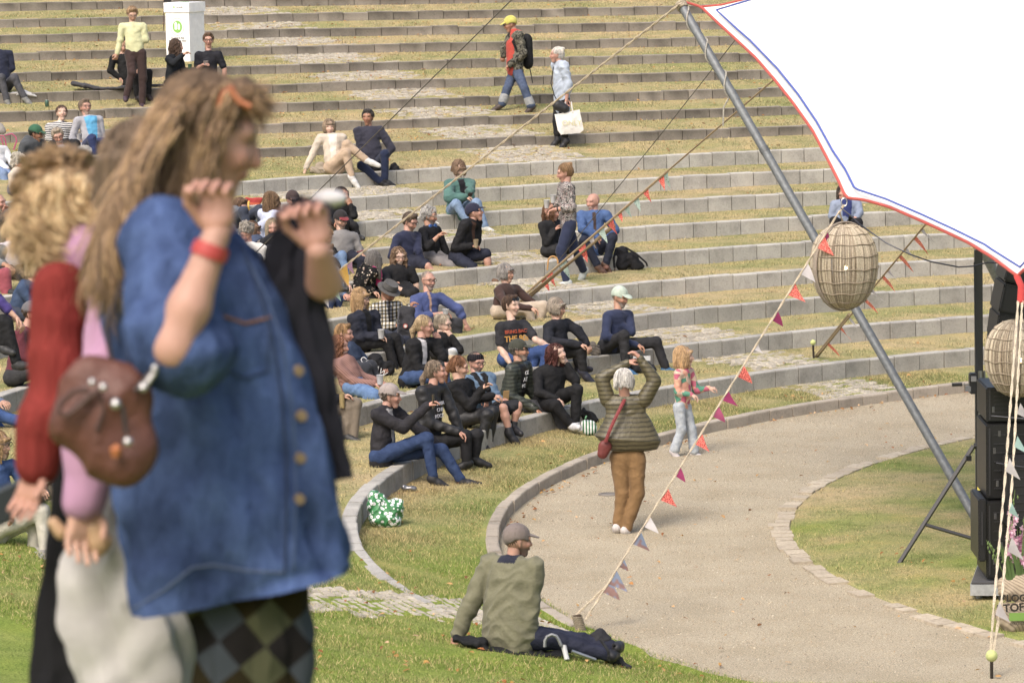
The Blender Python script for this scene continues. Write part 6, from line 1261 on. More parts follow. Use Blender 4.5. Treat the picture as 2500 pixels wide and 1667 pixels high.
for i,(x0,x1,y1) in enumerate(((2470,2478,1195),(2480,2484,1290),(2490,2500,1260),(2462,2440,1330),(2455,2408,1318),(2495,2520,1280),(2476,2466,1270),(2500,2505,1330))):
    a=PD(x0,1410,dS+.02);b=PD(x1,y1,dS+rg.uniform(-.1,.1)); m_=(a+b)/2+np.array([rg.uniform(-.03,.03),0,.02]); 
    pts=[a*(1-t)**2+2*m_*t*(1-t)+b*t*t for t in np.linspace(0,1,9)]; mbs.tube(pts,[.006-.0004*k for k in range(9)],6,S('#7f9a52'))
    for k in range(16):
        t=.35+.6*k/16; p=a*(1-t)**2+2*m_*t*(1-t)+b*t*t+np.array([rg.uniform(-.03,.03),rg.uniform(-.03,.03),0]); r_=.052*(1.25-t)
        bud=t>.82 or i in (3,4)
        if bud: mbs.lathe(p,[(0,-.02),(.009,0),(0,.022)],6,(rg.uniform(-.4,.4),0,1),S('#8fae5c'))
        else:
            for q in range(6):
                an=q*1.05+rg.random(); d_=np.array([math.cos(an),-.5,math.sin(an)]); d_=nrm(d_); s1=nrm(np.cross(d_,[0,1,.2])); c=S(rg.choice(['#d79ab8','#e2b0c6','#c9799f','#eccbd6']))*rg.uniform(1.2,1.6)
                mbp.add([p,p+d_*r_*.6+s1*r_*.42,p+d_*r_*1.3,p+d_*r_*.6-s1*r_*.42],[(0,1,2,3)],c)
for k in range(14):
    x=rg.uniform(2455,2520); a=PD(x,1415,dS); d_=np.array([rg.uniform(-.3,.3),rg.uniform(-.2,.2),1])*rg.uniform(.25,.5); s_=np.array([.012,0,0]); mbs.add([a-s_,a+s_,a+d_*.6+s_*.8,a+d_,a+d_*.6-s_*.8],[(0,1,2,3,4)],S('#6f8f48'))
mbs.build('stems',M['flag'],fl,smooth=False); mbp.build('blossoms',M['flag'],fl,smooth=False)
# ---------------- bags and small things ----------------
def pxs(cr,x,y): ox,oy,cs=CR[cr]; return ox+x/cs,oy+y/cs
def soft(name,label,cat,cr,base,prims,color,m='cloth',vox=.012,thick=1.3,fold=.006,dep=None,off=0,group=None,cf=None,part='body_shell'):
    bx,by=pxs(cr,*base); D=depth(hit(bx,by)) if dep is None else dep; D-=off; k_=D/F_PX/CR[cr][2]
    root=empty(name,PD(bx,by,D),label,cat,group); v=Vox()
    for p in prims:
        x0,y0,x1,y1,r0,r1=p; v.cone(PD(*pxs(cr,x0,y0),D),PD(*pxs(cr,x1,y1),D),r0*k_,r1*k_,.03,np.diag([1,1/thick,1]))
    V,F=v.mesh(vox); V=folds(V,F,fold,1.2,len(bpy.data.objects)%17); C=np.tile(S(color),(len(V),1))
    if cf: C=cf(V,C)
    mesh_obj(part,V,F,M[m],root,col=C); return root,D
def strap(root,cr,D,pts,r,color,m='black',name='strap'):
    mb=MB(); mb.tube([PD(*pxs(cr,x,y),D-(z if z else 0)) for x,y,z in pts],r,6,S(color)); return mb.build(name,M[m],root)
def ex_leafprint(N,L,src,co):
    v=N.new('ShaderNodeTexVoronoi'); v.inputs['Scale'].default_value=23; v.inputs['Randomness'].default_value=.9; L.new(co,v.inputs['Vector'])
    return mulramp(N,L,src,v.outputs[0],[(0,tuple(S('#35a052'))),(.1,tuple(S('#35a052'))),(.12,(1,1,1)),(.40,(1,1,1)),(.43,tuple(S('#35a052')))],'CONSTANT')
M['leafprint']=mat('leaf_printed_bag',rough=.4,spec=.4,extra=ex_leafprint,bump=.4,bscale=20,bdist=.03)
def ex_vstripe(N,L,src,co):
    w=N.new('ShaderNodeTexWave'); w.bands_direction='X'; w.inputs['Scale'].default_value=9; L.new(co,w.inputs['Vector'])
    return mulramp(N,L,src,w.outputs['Fac'],[(0,tuple(S('#4f9a68'))),(.42,tuple(S('#4f9a68'))),(.5,(1,1,1))])
M['vstripe']=mat('green_striped_bag',rough=.7,spec=.1,extra=ex_vstripe)
soft('shopping_bag','green and white leaf patterned shopping bag leaning on the lowest kerb','bag','d4',(-250,180),[],'#ffffff') if False else None
r_,D=soft('shopping_bag','green and white leaf patterned shopping bag leaning on the lowest kerb','bag','n',(945,1283),[(915,1225,925,1262,20,24),(960,1240,955,1262,22,26),(930,1262,955,1264,26,26),(912,1205,940,1230,10,16),(975,1228,972,1240,10,14)],'#ffffff','leafprint',.009,1.6,.012)
strap(r_,'n',D,[(925,1205,.12),(945,1225,.16),(952,1245,.17)],.008,'#35a052','cloth')
r_,D=soft('crushed_can','crushed grey drink can on the grass below the kerb','can','n',(1000,1199),[(988,1190,1012,1193,7,6)],'#8a8a8c','metal',.006,1,.006); mb=MB(); mb.lathe(PD(1013,1193,D),[(0,.0),(.02,0),(.022,.006)],12,(1,0,0),S('#aaaaac')); mb.build('rim',M['metal'],r_)
r_,D=soft('backpack','large black backpack standing beside the bald man in blue','backpack','c5',(2020,1060),[(1960,900,1960,1000,60,75),(2060,950,2090,1020,60,50),(1930,880,1990,870,30,25),(2120,1000,2150,1030,35,25)],'#222227','black',.013,.9,.006); strap(r_,'c5',D,[(1910,870,.1),(1890,950,.22),(1900,1040,.2)],.018,'#1a1a1e'); strap(r_,'c5',D,[(2000,850,.1),(2100,910,.15),(2190,990,.1),(2200,1020,.05)],.014,'#1a1a1e','black','handle')
r_,D=soft('coat','black coat lying behind the man in the navy overshirt','coat','c2',(1470,965),[(1420,820,1430,900,45,55),(1480,880,1510,940,50,35)],'#1e1e22','black',.012,.9,.01)
r_,D=soft('scarf','beige patterned scarf lying beside the woman in cream','scarf','c2',(720,880),[(640,840,700,855,26,28),(720,800,740,850,28,30),(760,850,800,865,26,18),(690,800,700,820,22,22)],'#b3a48e','knit',.011,1,.014)
r_,D=soft('camera_bag','dark backpack with a round emblem on the lap of the man in the felt hat','backpack','c7',(880,870),[(870,620,890,680,70,80),(890,740,880,820,95,90),(850,570,920,575,50,50)],'#37373c','black',.012,.8,.006,off=.35)
mb=MB(); mb.lathe(PD(*pxs('c7',866,726),D-.02-.10),[(0,.004),(.028,.004),(.03,0)],16,(0,-1,0),S('#c8503a')); mb.lathe(PD(*pxs('c7',866,726),D-.025-.10),[(0,.006),(.02,.006)],16,(0,-1,0),S('#e8e0d8')); mb.build('emblem',M['plain'],r_); strap(r_,'c7',D,[(800,560,.1),(790,700,.14),(790,800,.12)],.012,'#5a5a60')
r_,D=soft('bag','black bag with white lettering on the grass behind the ginger man','bag','c7',(620,1225),[(560,1080,620,1160,80,70),(700,1130,720,1180,60,40),(560,1170,700,1190,45,40)],'#1b1b1f','black',.013,.9,.008)
text('CO JAW',PD(*pxs('c7',545,1135),D-.16),.1,X_-.7*Z_,Z_,'#e8e8e8',r_,'lettering')
r_,D=soft('striped_bag','green and white striped bag beside the woman with dark red hair','bag','c8',(985,1440),[(960,1350,975,1395,44,44),(1000,1360,1005,1390,42,44)],'#e8ece8','vstripe',.01,1,.006); strap(r_,'c8',D,[(950,1300,.1),(960,1280,.05)],.01,'#5a9a6a','cloth')
r_,D=soft('black_jacket','black jacket bundled behind the green and white striped bag','jacket','c8',(960,1330),[(840,1240,900,1260,45,50),(930,1260,1010,1300,50,40),(1030,1310,1050,1330,25,18)],'#17171a','black',.012,.9,.012)
r_,D=soft('strappy_bag','grey brown strappy bag beside the woman with clasped hands','bag','c8',(1020,785),[(1010,700,1030,750,38,40),(1040,740,1045,755,30,28)],'#6f665c','cloth',.011,.9,.01)
for k in range(4): strap(r_,'c8',D,[(975,690+k*25,.2),(1020,680+k*27,.26),(1065,700+k*25,.2)],.008,'#8a8074','cloth')
r_,D=soft('tote_bundle','grey and black bag between the feet of the man in the mint cap','bag','c8',(1420,925),[(1330,840,1440,850,45,45),(1380,880,1500,890,45,40)],'#35353a','black',.012,1,.01); mb=MB(); mb.box(PD(*pxs('c8',1420,800),D-.1),(.22,.02,.06),None,S('#d0d2d6')); mb.build('reflective_flap',M['plain'],r_)
# near man: blanket, bag, crutch
r_,D=soft('blanket','dark blanket spread under the man sitting on the near lawn','blanket','d4',(680,1300),[(230,1180,470,1200,28,26),(470,1290,760,1300,36,40),(700,1310,1150,1310,34,26),(300,1200,480,1240,26,30)],'#17181c','black',.012,3.2,.012)
r_,D=soft('rucksack','black rucksack lying at the feet of the man on the near lawn','backpack','d4',(1560,1400),[(1440,1200,1420,1280,75,70),(1500,1150,1540,1220,60,60),(1480,1290,1600,1340,60,60),(1620,1350,1740,1430,40,22)],'#2c2c31','black',.01,.9,.009,off=.1); strap(r_,'d4',D,[(1490,1180,.25),(1560,1280,.25),(1570,1360,.2)],.012,'#3a3a40'); strap(r_,'d4',D,[(1600,1230,.1),(1650,1260,.05),(1640,1290,.05)],.012,'#1c1c20','black','buckle')
cr_t=empty('crutch',hit(*pxs('d4',1195,1368)),'grey forearm crutch lying beside the man on the near lawn','crutch'); Dc=depth(hit(*pxs('d4',1195,1368)))
mb=MB(); P_=[(1005,1250),(1005,1200),(1025,1160),(1065,1142),(1105,1155),(1130,1195),(1150,1240)]; mb.tube([PD(*pxs('d4',x,y),Dc-.02) for x,y in P_],.014,8,S('#8c8f90'),sx=1.8); mb.build('arm_cuff',M['plain'],cr_t)
mb=MB(); mb.tube([PD(*pxs('d4',1170,1240),Dc),PD(*pxs('d4',1200,1365),Dc-.05)],.022,10,S('#c6c8c8')); mb.build('handgrip',M['plain'],cr_t); mb=MB(); mb.tube([PD(*pxs('d4',1240,1285),Dc),PD(*pxs('d4',1450,1360),Dc+.05)],.014,8,S('#b2b4b4')); mb.build('shaft',M['metal'],cr_t)
# mat, sheet, colourful bag, pink bag
r_,D=soft('sleeping_mat','dark grey foam mat rolled up at its left end','mat','c1',(800,745),[(600,685,700,705,20,20),(700,705,800,725,20,14),(780,728,1020,722,12,12),(1000,715,1340,700,13,12)],'#454447','cloth',.012,3.0,.004)
r_,D=soft('ground_sheet','white crumpled ground sheet under the man in grey jeans','sheet','c1',(180,815),[(-60,790,60,790,16,18),(60,780,200,770,18,20),(190,760,300,790,20,10)],'#c9c7c4','cloth',.012,3,.01)
r_,D=soft('carrier_bag','red, orange and yellow carrier bag behind the woman with brown curls','bag','e5',(360,560),[(300,340,480,345,30,30),(320,420,440,430,60,60),(330,490,410,500,50,45),(270,300,510,300,22,22)],'#d8902a','cloth',.011,.8,.008,cf=lambda V,C: np.where((V[:,2:]>np.percentile(V[:,2],68)),S('#b8322c'),np.where(V[:,2:]>np.percentile(V[:,2],45),S('#c8572a'),S('#d9b62c'))))
strap(r_,'e5',D,[(310,340,.2),(300,430,.26),(320,520,.2)],.018,'#e0b22a','cloth')
r_,D=soft('pink_bag_frame','bright pink folding handle of a bag at the left edge of the terraces','bag','e1',(130,1080),[(-40,700,60,720,60,50),(0,620,30,660,60,60)],'#a8a29a','cloth',.012,1,.01)
for pts in (((-20,800),(60,800),(100,870),(130,1060)),((100,790),(230,760),(300,820),(320,900),(260,1070)),((20,830),(50,930),(80,1050))): strap(r_,'e1',D,[(x,y,.1) for x,y in pts],.012,'#c8507c','cloth','pink_strap')
for lb,cr,x0,y0,x1,y1,c1,c2 in (('green beer can standing on the grass near the man in grey jeans','c1',385,875,385,835,'#5f8a7a','#d8d8d8'),('red and yellow drink can standing at the end of the kerb on the left','e3',272,1235,273,1110,'#b86a62','#d9cfa0')):
    px,py=pxs(cr,x0,y0); g=hit(px,py); D=depth(g); tp_=PD(*pxs(cr,x1,y1),D); h_=min(max(tp_[2]-g[2],.11),.2); rt_=empty('drink_can',g,lb,'can'); mb=MB(); mb.lathe(g,[(0,0),(.028,0),(.033,.01),(.033,h_-.015),(.027,h_)],18,(0,0,1),S(c1)); mb.build('can_body',M['metal'],rt_); mb=MB(); mb.lathe(g,[(.0,h_-.003),(.028,h_-.002),(.0285,h_+.002)],18,(0,0,1),S(c2)); mb.build('lid',M['metal'],rt_)
# plaid and blue bags with rope post at left
r_,D=soft('checked_bag','dark blue and white checked bag behind the rope post','bag','e4',(520,880),[(490,560,520,700,50,60),(500,720,530,820,60,50)],'#c8ccd8','check',.011,.8,.008)
r_,D=soft('sky_blue_bag','sky blue bag tied with rope beside the checked bag','bag','e4',(590,860),[(580,640,600,780,40,50)],'#5fa4c8','plain',.011,.8,.008,off=.1)
rp=empty('rope_post',hit(*pxs('e4',490,900)),'slanting wooden post wound with hemp rope on the left lawn','post'); D=depth(hit(*pxs('e4',490,900)))
mb=MB(); a_,b_=PD(*pxs('e4',370,560),D-.1),PD(*pxs('e4',500,880),D-.1); mb.tube([a_,b_],.028,8,S('#8a7a66')); mb.build('post',M['rope'],rp)
mb=MB(); n1=nrm(b_-a_); s1=nrm(np.cross(n1,[0,1,0])); s2=np.cross(n1,s1)
mb.tube([a_+(b_-a_)*(.05+.55*t)+(s1*math.cos(t*50)+s2*math.sin(t*50))*.05 for t in np.linspace(0,1,100)],.011,6,S('#b8a98e')); mb.tube([PD(*pxs('e4',440,930),D-.1),PD(*pxs('e4',620,790),D)],.012,6,S('#b8a98e')); mb.tube([PD(*pxs('e4',430,540),D-.1),PD(*pxs('e4',560,470),D)],.012,6,S('#b8a98e')); mb.build('rope_winding',M['rope'],rp)
# recycling box
g=hit(452,150); Db=depth(g); bx=empty('recycling_box',g,'tall white cardboard recycling box with green round symbols on the upper terraces','recycling box')
an=R_(-28); ux=np.array([math.cos(an),math.sin(an),0]); uy=np.array([-math.sin(an),math.cos(an),0]); M3=np.array([ux,uy,Z_]).T
mb=MB(); mb.box(g+np.array([0,.2,.44]),(.50,.50,.90),M3,S('#e9e9e8')/ALB); mb.build('carton',M['plain'],bx)
mb=MB(); mb.box(g+np.array([0,.2,.965]),(.54,.54,.17),M3,S('#eeeeee')/ALB); mb.build('lid',M['plain'],bx)
c0=g+np.array([0,.2,0])
mb=MB(); mb.lathe(c0+Z_*1.051,[(0,.003),(.09,.003)],20,(0,0,1),S('#79bb3c')/ALB); mb.build('drop_hole_mark',M['plain'],bx)
def sym(cn,rt,nn,s_):
    mb=MB(); ring=[cn+nn*.004+ (rt*math.cos(t)+Z_*math.sin(t)*1.1)*.1*s_ for t in np.linspace(0,2*math.pi,24,endpoint=False)]; mb.add(ring,[tuple(range(24))],S('#79bb3c')/ALB); mb.build('green_symbol',M['plain'],bx)
    mb=MB()
    for (dx,w_,h_) in ((-.03,.05,.12),(.035,.045,.09)):
        q=cn+nn*.008+rt*dx; mb.add([q-rt*w_/2-Z_*.05,q+rt*w_/2-Z_*.05,q+rt*w_/2+Z_*(h_-.06),q+Z_*(h_-.03),q-rt*w_/2+Z_*(h_-.06)],[(0,1,2,3,4)],S('#f0f0f0')/ALB)
    mb.tube([cn+nn*.006+(rt*math.cos(t)+Z_*math.sin(t)*1.1)*.14*s_ for t in np.linspace(.9,6.8,30)],.003,4,S('#8a8a8a')); mb.build('symbol_outline',M['plain'],bx)
    text('Du vil få til dine',cn+nn*.006-Z_*.2,.045,rt,Z_,'#3a3a3a',bx); text('flaskeposer og dåser',cn+nn*.006-Z_*.25,.045,rt,Z_,'#3a3a3a',bx)
sym(c0-uy*.252+Z_*.62,ux,-uy,1.); sym(c0-ux*.252+Z_*.62,-uy,-ux,.9)
mb=MB(); mb.box(c0-uy*.272+Z_*.97-ux*.05,(.03,.006,.03),M3,S('#79bb3c')/ALB); mb.build('logo',M['plain'],bx); text('tak til alle',c0-uy*.276+Z_*.97+ux*.07,.035,ux,Z_,'#555555',bx)
sg=empty('small_sign',hit(399,78),'small black sign on a thin rod left of the recycling box','sign'); D=depth(hit(399,78)); mb=MB(); mb.tube([hit(399,78),PD(400,-5,D)],.008,6,S('#5a3a2a')); mb.build('rod',M['dark'],sg); mb=MB(); mb.box(PD(409,-4,D-.03),(.14,.01,.25),None,S('#1c1c1e')); mb.build('sign_board',M['dark'],sg)
# tote bag, walker's backpack, cups, phones
I_=pr['tote']; h_=I_['hB']; tb_=empty('tote_bag',h_-Z_*.5,'white canvas tote bag held by the white haired woman','bag'); D=depth(h_)-.12
V=[];F=[];n=12
out=[(800,1100),(1040,1055),(1078,1245),(1040,1275),(860,1290),(830,1250)]
P0=[PD(*pxs('c3',x,y),D) for x,y in out]; P1=[p+np.array([0,.13,0]) for p in P0]; cen=sum(P0)/6+np.array([0,-.03,0]); mb=MB(); mb.add(P0+P1+[cen],[(0,1,12),(1,2,12),(2,3,12),(3,4,12),(4,5,12),(5,0,12)]+[(i,i+6,(i+1)%6+6,(i+1)%6) for i in range(6)]+[(6,7,8,9,10,11)],S('#dcd9d2')/ALB*.85); mb.build('canvas_body',M['cloth'],tb_,smooth=False)
mb=MB()
for x0,x1 in ((880,930),(975,945)): mb.tube([PD(*pxs('c3',x0,1085),D),PD(*pxs('c3',x0+(x1-x0)*.3,1030),D+.02),PD(*pxs('c3',(x0+x1)/2,980),D+.06)],.011,6,S('#dcd9d2')/ALB*.85,sx=1.8)
mb.build('handles',M['cloth'],tb_); text('ONLY',PD(*pxs('c3',965,1180),D-.04),.12,X_,Z_,'#d8d29a',tb_)
bt=empty('belt_bag',h_,'black belt bag worn by the woman with the tote bag','bag'); v=Vox(); v.cone(PD(*pxs('c3',830,1010),D+.02),PD(*pxs('c3',890,1040),D+.02),.09,.08,.03); V,F=v.mesh(.012); mesh_obj('pouch',V,F,M['leather'],bt,col=np.tile(S('#26262a'),(len(V),1))); mb=MB(); mb.tube([PD(*pxs('c3',x,y),D) for x,y in ((790,640),(765,800),(800,920),(830,980))],.008,5,S('#26262a')); mb.build('strap',M['black'],bt)
W_=pr['walker']; rt_=W_['root']; ch,up_,fx_,sx_=W_['ch'],W_['up'],W_['fx'],W_['sx']
v=Vox(); Mt=np.array([sx_,fx_/.8,up_]); v.cone(ch+fx_*.06,W_['pv']+fx_*.06+up_*.03,.13,.125,.04,Mt); v.cone(ch+up_*.16+fx_*.01,ch+up_*.22+fx_*.02,.085,.075,.04); v.cone(ch+up_*.2-fx_*.06,ch+up_*.12-fx_*.12,.07,.05,.04); V,F=v.mesh(.013); V=folds(V,F,.004,1,4); mesh_obj('hoodie',V,F,M['cloth'],rt_,col=np.tile(S('#c8402c'),(len(V),1)))
bp=empty('backpack',ch-fx_*.2,'black backpack worn by the man in the yellow cap','backpack'); v=Vox(); v.cone(ch-fx_*.2+up_*.08,ch-fx_*.22-up_*.3,.12,.11,.04,np.array([sx_,fx_*1.25,up_])); V,F=v.mesh(.013); mesh_obj('pack_body',V,F,M['black'],bp,col=np.tile(S('#1f2023'),(len(V),1)))
mb=MB(); c=ch-sx_*0; 
for s_ in (-1,1): mb.tube([ch+up_*.12-fx_*.12+sx_*.13*s_,ch+up_*.2+sx_*.14*s_,ch+fx_*.1+up_*.08+sx_*.15*s_,ch+sx_*.16*s_-up_*.15,ch-fx_*.12+sx_*.15*s_-up_*.22],.022,6,S('#1f2023'))
mb.tube([ch-fx_*.3+up_*.0,ch-fx_*.31-up_*.25],.006,5,S('#b0b0b0')); mb.build('straps',M['black'],bp)
mb=MB(); q=ch-fx_*.24-up_*.35; mb.tube([q,q-up_*.3-fx_*.06],.01,6,S('#1f2023')); mb.build('umbrella_handle',M['dark'],bp)
for a_,k_ in ((W_['aA'],W_['kA']),(W_['aB'],W_['kB'])):
    d_=nrm(a_-k_); v=Vox(); v.cone(a_-d_*.13,a_-d_*.04,.079,.081,.0); V,F=v.mesh(.012); mesh_obj('turned_up_hem',V,F,M['denim'],rt_,col=np.tile(S('#9fa3a4'),(len(V),1)))
def cup(label,p,cls='cup',c='#e8e8e8',r1=.032,r2=.042,h=.11,liq=None,name='plastic_cup'):
    rt_=empty(name,p,label,cls); mb=MB(); mb.lathe(p,[(0,0),(r1,0),(r2,h),(r2+.003,h+.003),(r2-.003,h),(r1-.003,.006),(0,.006)],18,(0,0,1),S(c)/ALB*.85); mb.build('cup_wall',M['cup'] if liq is None else M['cup'],rt_)
    if liq: mb=MB(); mb.lathe(p,[(0,.008),(r1-.001,.008),(r2-.004,h*.75),(0,h*.75)],18,(0,0,1),S(liq)); mb.build('drink',M['plain'],rt_)
def phone(label,p,right,upv,c='#1a1a1e',back=None):
    rt_=empty('smartphone',p,label,'phone'); right=nrm(right); upv=nrm(upv); nn=nrm(np.cross(right,upv)); M3=np.array([right,nn,upv]).T; mb=MB(); mb.box(p,(.075,.009,.155),M3,S(c),bev=.004); mb.build('case',M['plain'],rt_); mb=MB(); mb.box(p+nn*.006,(.066,.003,.14),M3,S(back or '#0c0e12')); mb.build('screen',M['dark'],rt_)
def near(i,s,dx=0,dz=0,dy=-.05): return pr[i]['h'+s]+np.array([dx,dy,dz])
cup('paper coffee cup held by the man in navy cap and black blazer',near('blazer','A',.06,-.02,-.06),c='#cdb791',r1=.028,r2=.038)
cup('milky plastic cup on the knee of the man with blue headphones',near('headphones','B',.02,-.02,-.06))
cup('milky plastic cup held by the woman with straight blond fringe',near('blondglass','A',.04,-.02,-.06))
cup('milky plastic cup held by the woman with reddish curls',near('redcurl','A',.06,.0,-.04))
cup('small white cup held by the balding man in blue shirt',near('blueshirt','A',.04,.0,-.05),h=.06)
cup('left plastic cup carried by the woman in the blotched sweater',near('camowalk','A',-.06,-.02,-.02),liq='#c9a050')
cup('right plastic cup carried by the woman in the blotched sweater',near('camowalk','A',.03,.05,-.02))
cup('small printed cup held by the man in black polo shirt',near('polo','A',.04,-.02,-.06),c='#bfb4b0',h=.08)
cup('cup of golden beer held by the woman in the striped top',near('striped','B',.04,-.03,-.06),liq='#c98f1e')
cup('green beer can held by the curly haired woman near the box',near('curly1','B',.02,-.03,-.06),'can',c='#3f7a5a',r1=.033,r2=.033,h=.13,name='beer_can')
cup('clear bottle with yellow label held over the taupe trousers',near('bottle','A',.0,-.12,-.05),'bottle',c='#c8b070',r1=.03,r2=.03,h=.16,name='bottle')
phone('smartphone of the young woman in the teal raincoat',near('greenrain','A',.06,.03,-.04),(1,-.3,0),(0.2,-.5,.4))
phone('red smartphone of the man in grey button-up shirt',near('greyshirt','A',.06,.03,-.04),(.3,0,.1),(1,-.2,.3),'#a82832')
phone('smartphone held up by the man in the grey cap',near('greycapman','A',.06,.05,-.02),(.2,1,0),(0,0,1),'#6a5a3a')
phone('smartphone held up by the young woman with the brown ponytail',near('phonewoman','A',.05,.08,-.02),(.3,1,0),(.1,0,1))
phone('gold coloured smartphone held by the man with the bandana headband',near('bandana','B',.07,.03,-.02),(.9,.3,0),(.1,0,1),'#b08a48','#a07c40')
phone('smartphone of the woman behind the lantern',near('lantwoman','B',-.03,.02,-.05),(1,0,0),(0,-.4,.7),'#3a3a3a')
# lettering on clothes
def chest(i,s,size,dz=0,dx=0,col='#e0702a',fwd=.15,**k):
    I=pr[i]; p=I['ch']+I['fx']*fwd+I['up']*dz+I['sx']*dx; return text(s,p,size,I['sx'],I['up'],col,I['root'],'shirt_lettering',.002,**k)
chest('the80s','BRING BACK',.062,.05,0,'#c8522c',.118,bold=.001); chest('the80s','THE 80s',.1,-.04,0,'#e0a02c',.118,bold=.002)
chest('greenbomber','CIL',.07,.06,0,'#e8e8e8',.125); chest('greenbomber','AZ',.07,-.02,0,'#e8e8e8',.125); chest('greenbomber','ME',.07,-.1,0,'#e8e8e8',.125)
chest('leather','ARIA',.06,.04,0,'#d8d8e0',.135); chest('leather','CHB',.06,-.03,0,'#d8d8e0',.135); chest('leather','ROCK',.06,-.10,0,'#d8d8e0',.135)
chest('boyvest','357',.05,.1,-.05,'#e8e8e8',.11)
# headphones, pink scarf, bandana, wristbands, dancer's bag
I=pr['headphones']; mb=MB(); c=I['nk']+I['up']*.02; mb.tube([c+.085*(I['sx']*math.sin(t)-I['fx']*math.cos(t)) +I['up']*.0 for t in np.linspace(-2.2,2.2,16)],.012,6,S('#2a2c33')); mb.build('headphone_band',M['dark'],I['root'])
for s_ in (-1,1):
    mb=MB(); q=c+I['fx']*.06+I['sx']*.055*s_; mb.lathe(q,[(0,-.015),(.032,-.015),(.034,.012),(0,.014)],14,I['fx'],S('#2c6ab8')); mb.build('headphone_ear_cup',M['plain'],I['root'])
mb=MB(); q=I['hc']+I['Bh'][1]*.09-I['Bh'][2]*.055; mb.tube([q,q+I['Bh'][1]*.07-Z_*.02],.005,6,S('#f0f0f0')/ALB); o=mb.build('cigarette',M['text'],I['root'])
I=pr['floral']; v=Vox(); v.cone(I['nk']+I['fx']*.08,I['ch']+I['fx']*.16-I['sx']*.0,.06,.05,.03); v.cone(I['ch']+I['fx']*.16,I['wa']+I['fx']*.2,.05,.045,.03); v.cone(I['nk']-I['sx']*.08,I['nk']+I['sx']*.08,.05,.05,.03); V,F=v.mesh(.011); V=folds(V,F,.006,1,2); mesh_obj('pink_scarf',V,F,M['cloth'],I['root'],col=np.tile(S('#d8207a'),(len(V),1)))
I=pr['bandana']; mb=MB(); X,Y_,Zh=I['Bh']; mb.lathe(I['hc']-Y_*.012+Zh*.045,[(.096,-.012),(.1,.005),(.094,.04),(.07,.062)],24,nrm(Zh-.15*Y_),S('#4a4648')); mb.build('bandana',M['check'],I['root'])
v=Vox(); v.cone(I['nk']-I['sx']*.05+I['fx']*.04,I['ch']+I['fx']*.13,.05,.04,.03); V,F=v.mesh(.011); mesh_obj('neckerchief',V,F,M['black'],I['root'],col=np.tile(S('#1b1b20'),(len(V),1)))
def band(i,s,c,o=.035,rad=.03):
    I=pr[i]; a=I['h'+s];b=I['e'+s]; d_=nrm(b-a); mb=MB(); mb.lathe(a+d_*o,[(rad,-.01),(rad+.003,0),(rad,.01)],14,d_,S(c)); mb.build('wristband',M['plain'],I['root'])
for a in (('greycapman','A','#9ae03a'),('bandana','B','#9ae03a'),('phonewoman','A','#d03a2c'),('brownknit','A','#d03a2c'),('curl2','A','#d03a2c'),('greenbomber','A','#d8c8a8'),('dancer','B','#e8e8e8'),('camowalk','B','#1a1a1a'),('yellowknit','B','#1a1a1a'),('redcurl','A','#1a1a1a')): band(*a)
I=pr['dancer']; db=empty('crossbody_bag',I['pv'],'small dark red crossbody bag worn by the dancing woman','bag'); D=depth(I['pv'])-.15
mb=MB(); mb.tube([PD(*pxs('d5',x,y),D-o_) for x,y,o_ in ((375,470,-.05),(345,530,.05),(300,620,.06),(265,700,.06),(235,780,.04))],.014,6,S('#8e2a2a'),sx=1.5); mb.build('strap',M['leather'],db)
v=Vox(); v.cone(PD(*pxs('d5',232,815),D+.02),PD(*pxs('d5',215,865),D+.02),.07,.055,.02,np.diag([1,1.6,1])); V,F=v.mesh(.009); mesh_obj('pouch',V,F,M['leather'],db,col=np.tile(S('#7a2c26'),(len(V),1)))
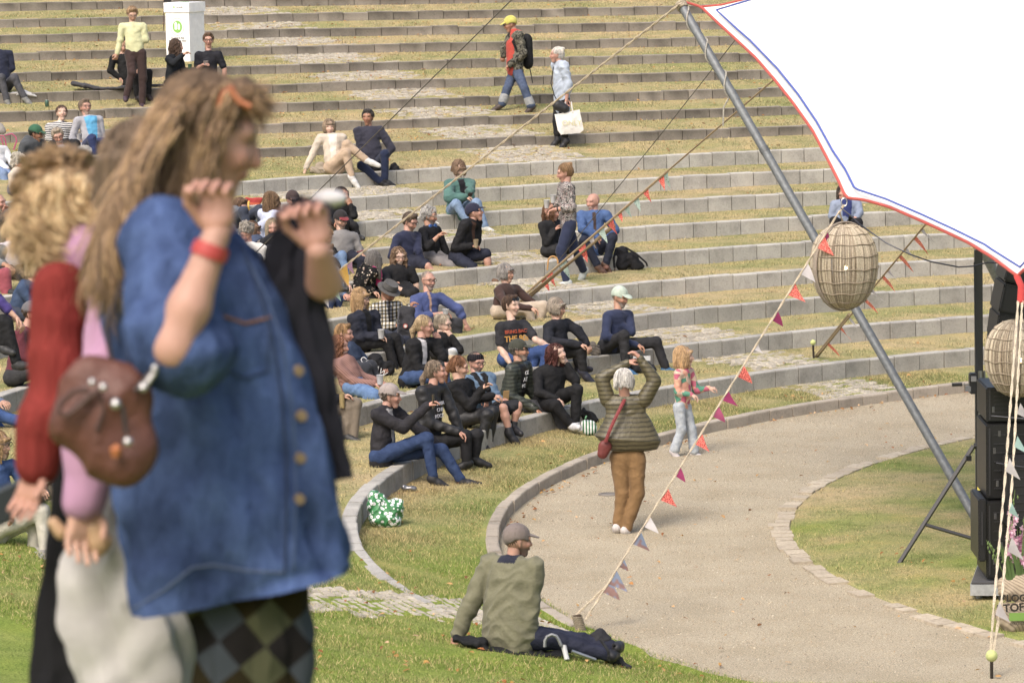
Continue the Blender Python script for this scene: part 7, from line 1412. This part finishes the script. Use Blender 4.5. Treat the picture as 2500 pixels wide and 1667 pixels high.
# flared quilted skirt of the dancer's jacket with its seams
D=depth(I['pv'])
def ringl(name,rings,m,col,amp,fr,root,D,cr='d5',n=48,ratio=.55,quilt=0):
    rr=np.array([(*pxs(cr,a,b),*pxs(cr,c,d)) for a,b,c,d in rings]); t=np.linspace(0,len(rr)-1,60); R2=np.stack([np.interp(t,range(len(rr)),rr[:,i]) for i in range(4)],1); V=[]
    for i,(xl,yl,xr,yr) in enumerate(R2):
        a=PD(xl,yl,D);b=PD(xr,yr,D);c=(a+b)/2;h=(b-a)/2;w_=np.linalg.norm(h)
        for j in range(n):
            q=2*math.pi*j/n; z_=abs(math.sin(i*quilt*.5+1.2*abs(math.sin(q*2)))) if quilt else 0
            f_=1+(amp*math.sin(fr*q+i*.02)+ (.006*z_ if quilt else 0))/w_
            V.append(c+(h*math.cos(q)-np.array([0,w_*ratio,0])*math.sin(q))*f_)
    F=[(i*n+j,i*n+(j+1)%n,(i+1)*n+(j+1)%n,(i+1)*n+j) for i in range(59) for j in range(n)]
    return mesh_obj(name,V,F,m,root,col=np.tile(S(col),(len(V),1)))
ringl('jacket_skirt',[(285,440,490,440),(235,490,520,490),(240,560,525,560),(225,620,550,600),(180,690,590,680),(145,725,635,770),(235,812,600,832),(262,838,540,845)],M['puffer'],'#5d5434',.016,3,I['root'],D,quilt=.3)
# big puffy sleeves
for (h0,e0,h1) in ((I['sa'],I['eA'],I['hA']),(I['sb'],I['eB'],I['hB'])):
    v=Vox(); 
    for k in range(7): 
        p=h0+(e0-h0)*k/6; v.ball(p,.076-.002*k,.03)
    for k in range(1,6): p=e0+(h1-e0)*k/6.5; v.ball(p,.066-.004*k,.03)
    V,F=v.mesh(.011); mesh_obj('quilted_sleeve',V,F,M['puffer'],I['root'],col=np.tile(S('#5d5434'),(len(V),1)))
# manhole cover
g=PZ(1486,1206,.006); mh=empty('manhole_cover',g,'small round iron cover set in the gravel behind the dancing woman','manhole cover'); mb=MB(); mb.lathe(g,[(0,.002),(.1,.002)],24,(0,0,1),S('#8a8072')); mb.build('plate',M['plain'],mh); mb=MB(); mb.lathe(g,[(.085,.006),(.11,.006),(.115,-.002)],24,(0,0,1),S('#8a7e6e')); mb.build('rim',M['plain'],mh)
# food of the two eaters
v=Vox(); q=PD(*pxs('c7',1345,1040),depth(pr['eatblond']['hA'])-.03); v.ball(q,.05,.02); v.ball(q+np.array([0,0,.07]),.055,.03); V,F=v.mesh(.009); V=folds(V,F,.008,1,1); o=mesh_obj('takeaway_food',V,F,M['plain'],None,col=np.where(V[:,2:]>q[2]+.03,S('#d8dadb'),S('#d0b48a'))); tag(o,'sandwich in crumpled white wrapping held by the blond woman eating','sandwich')
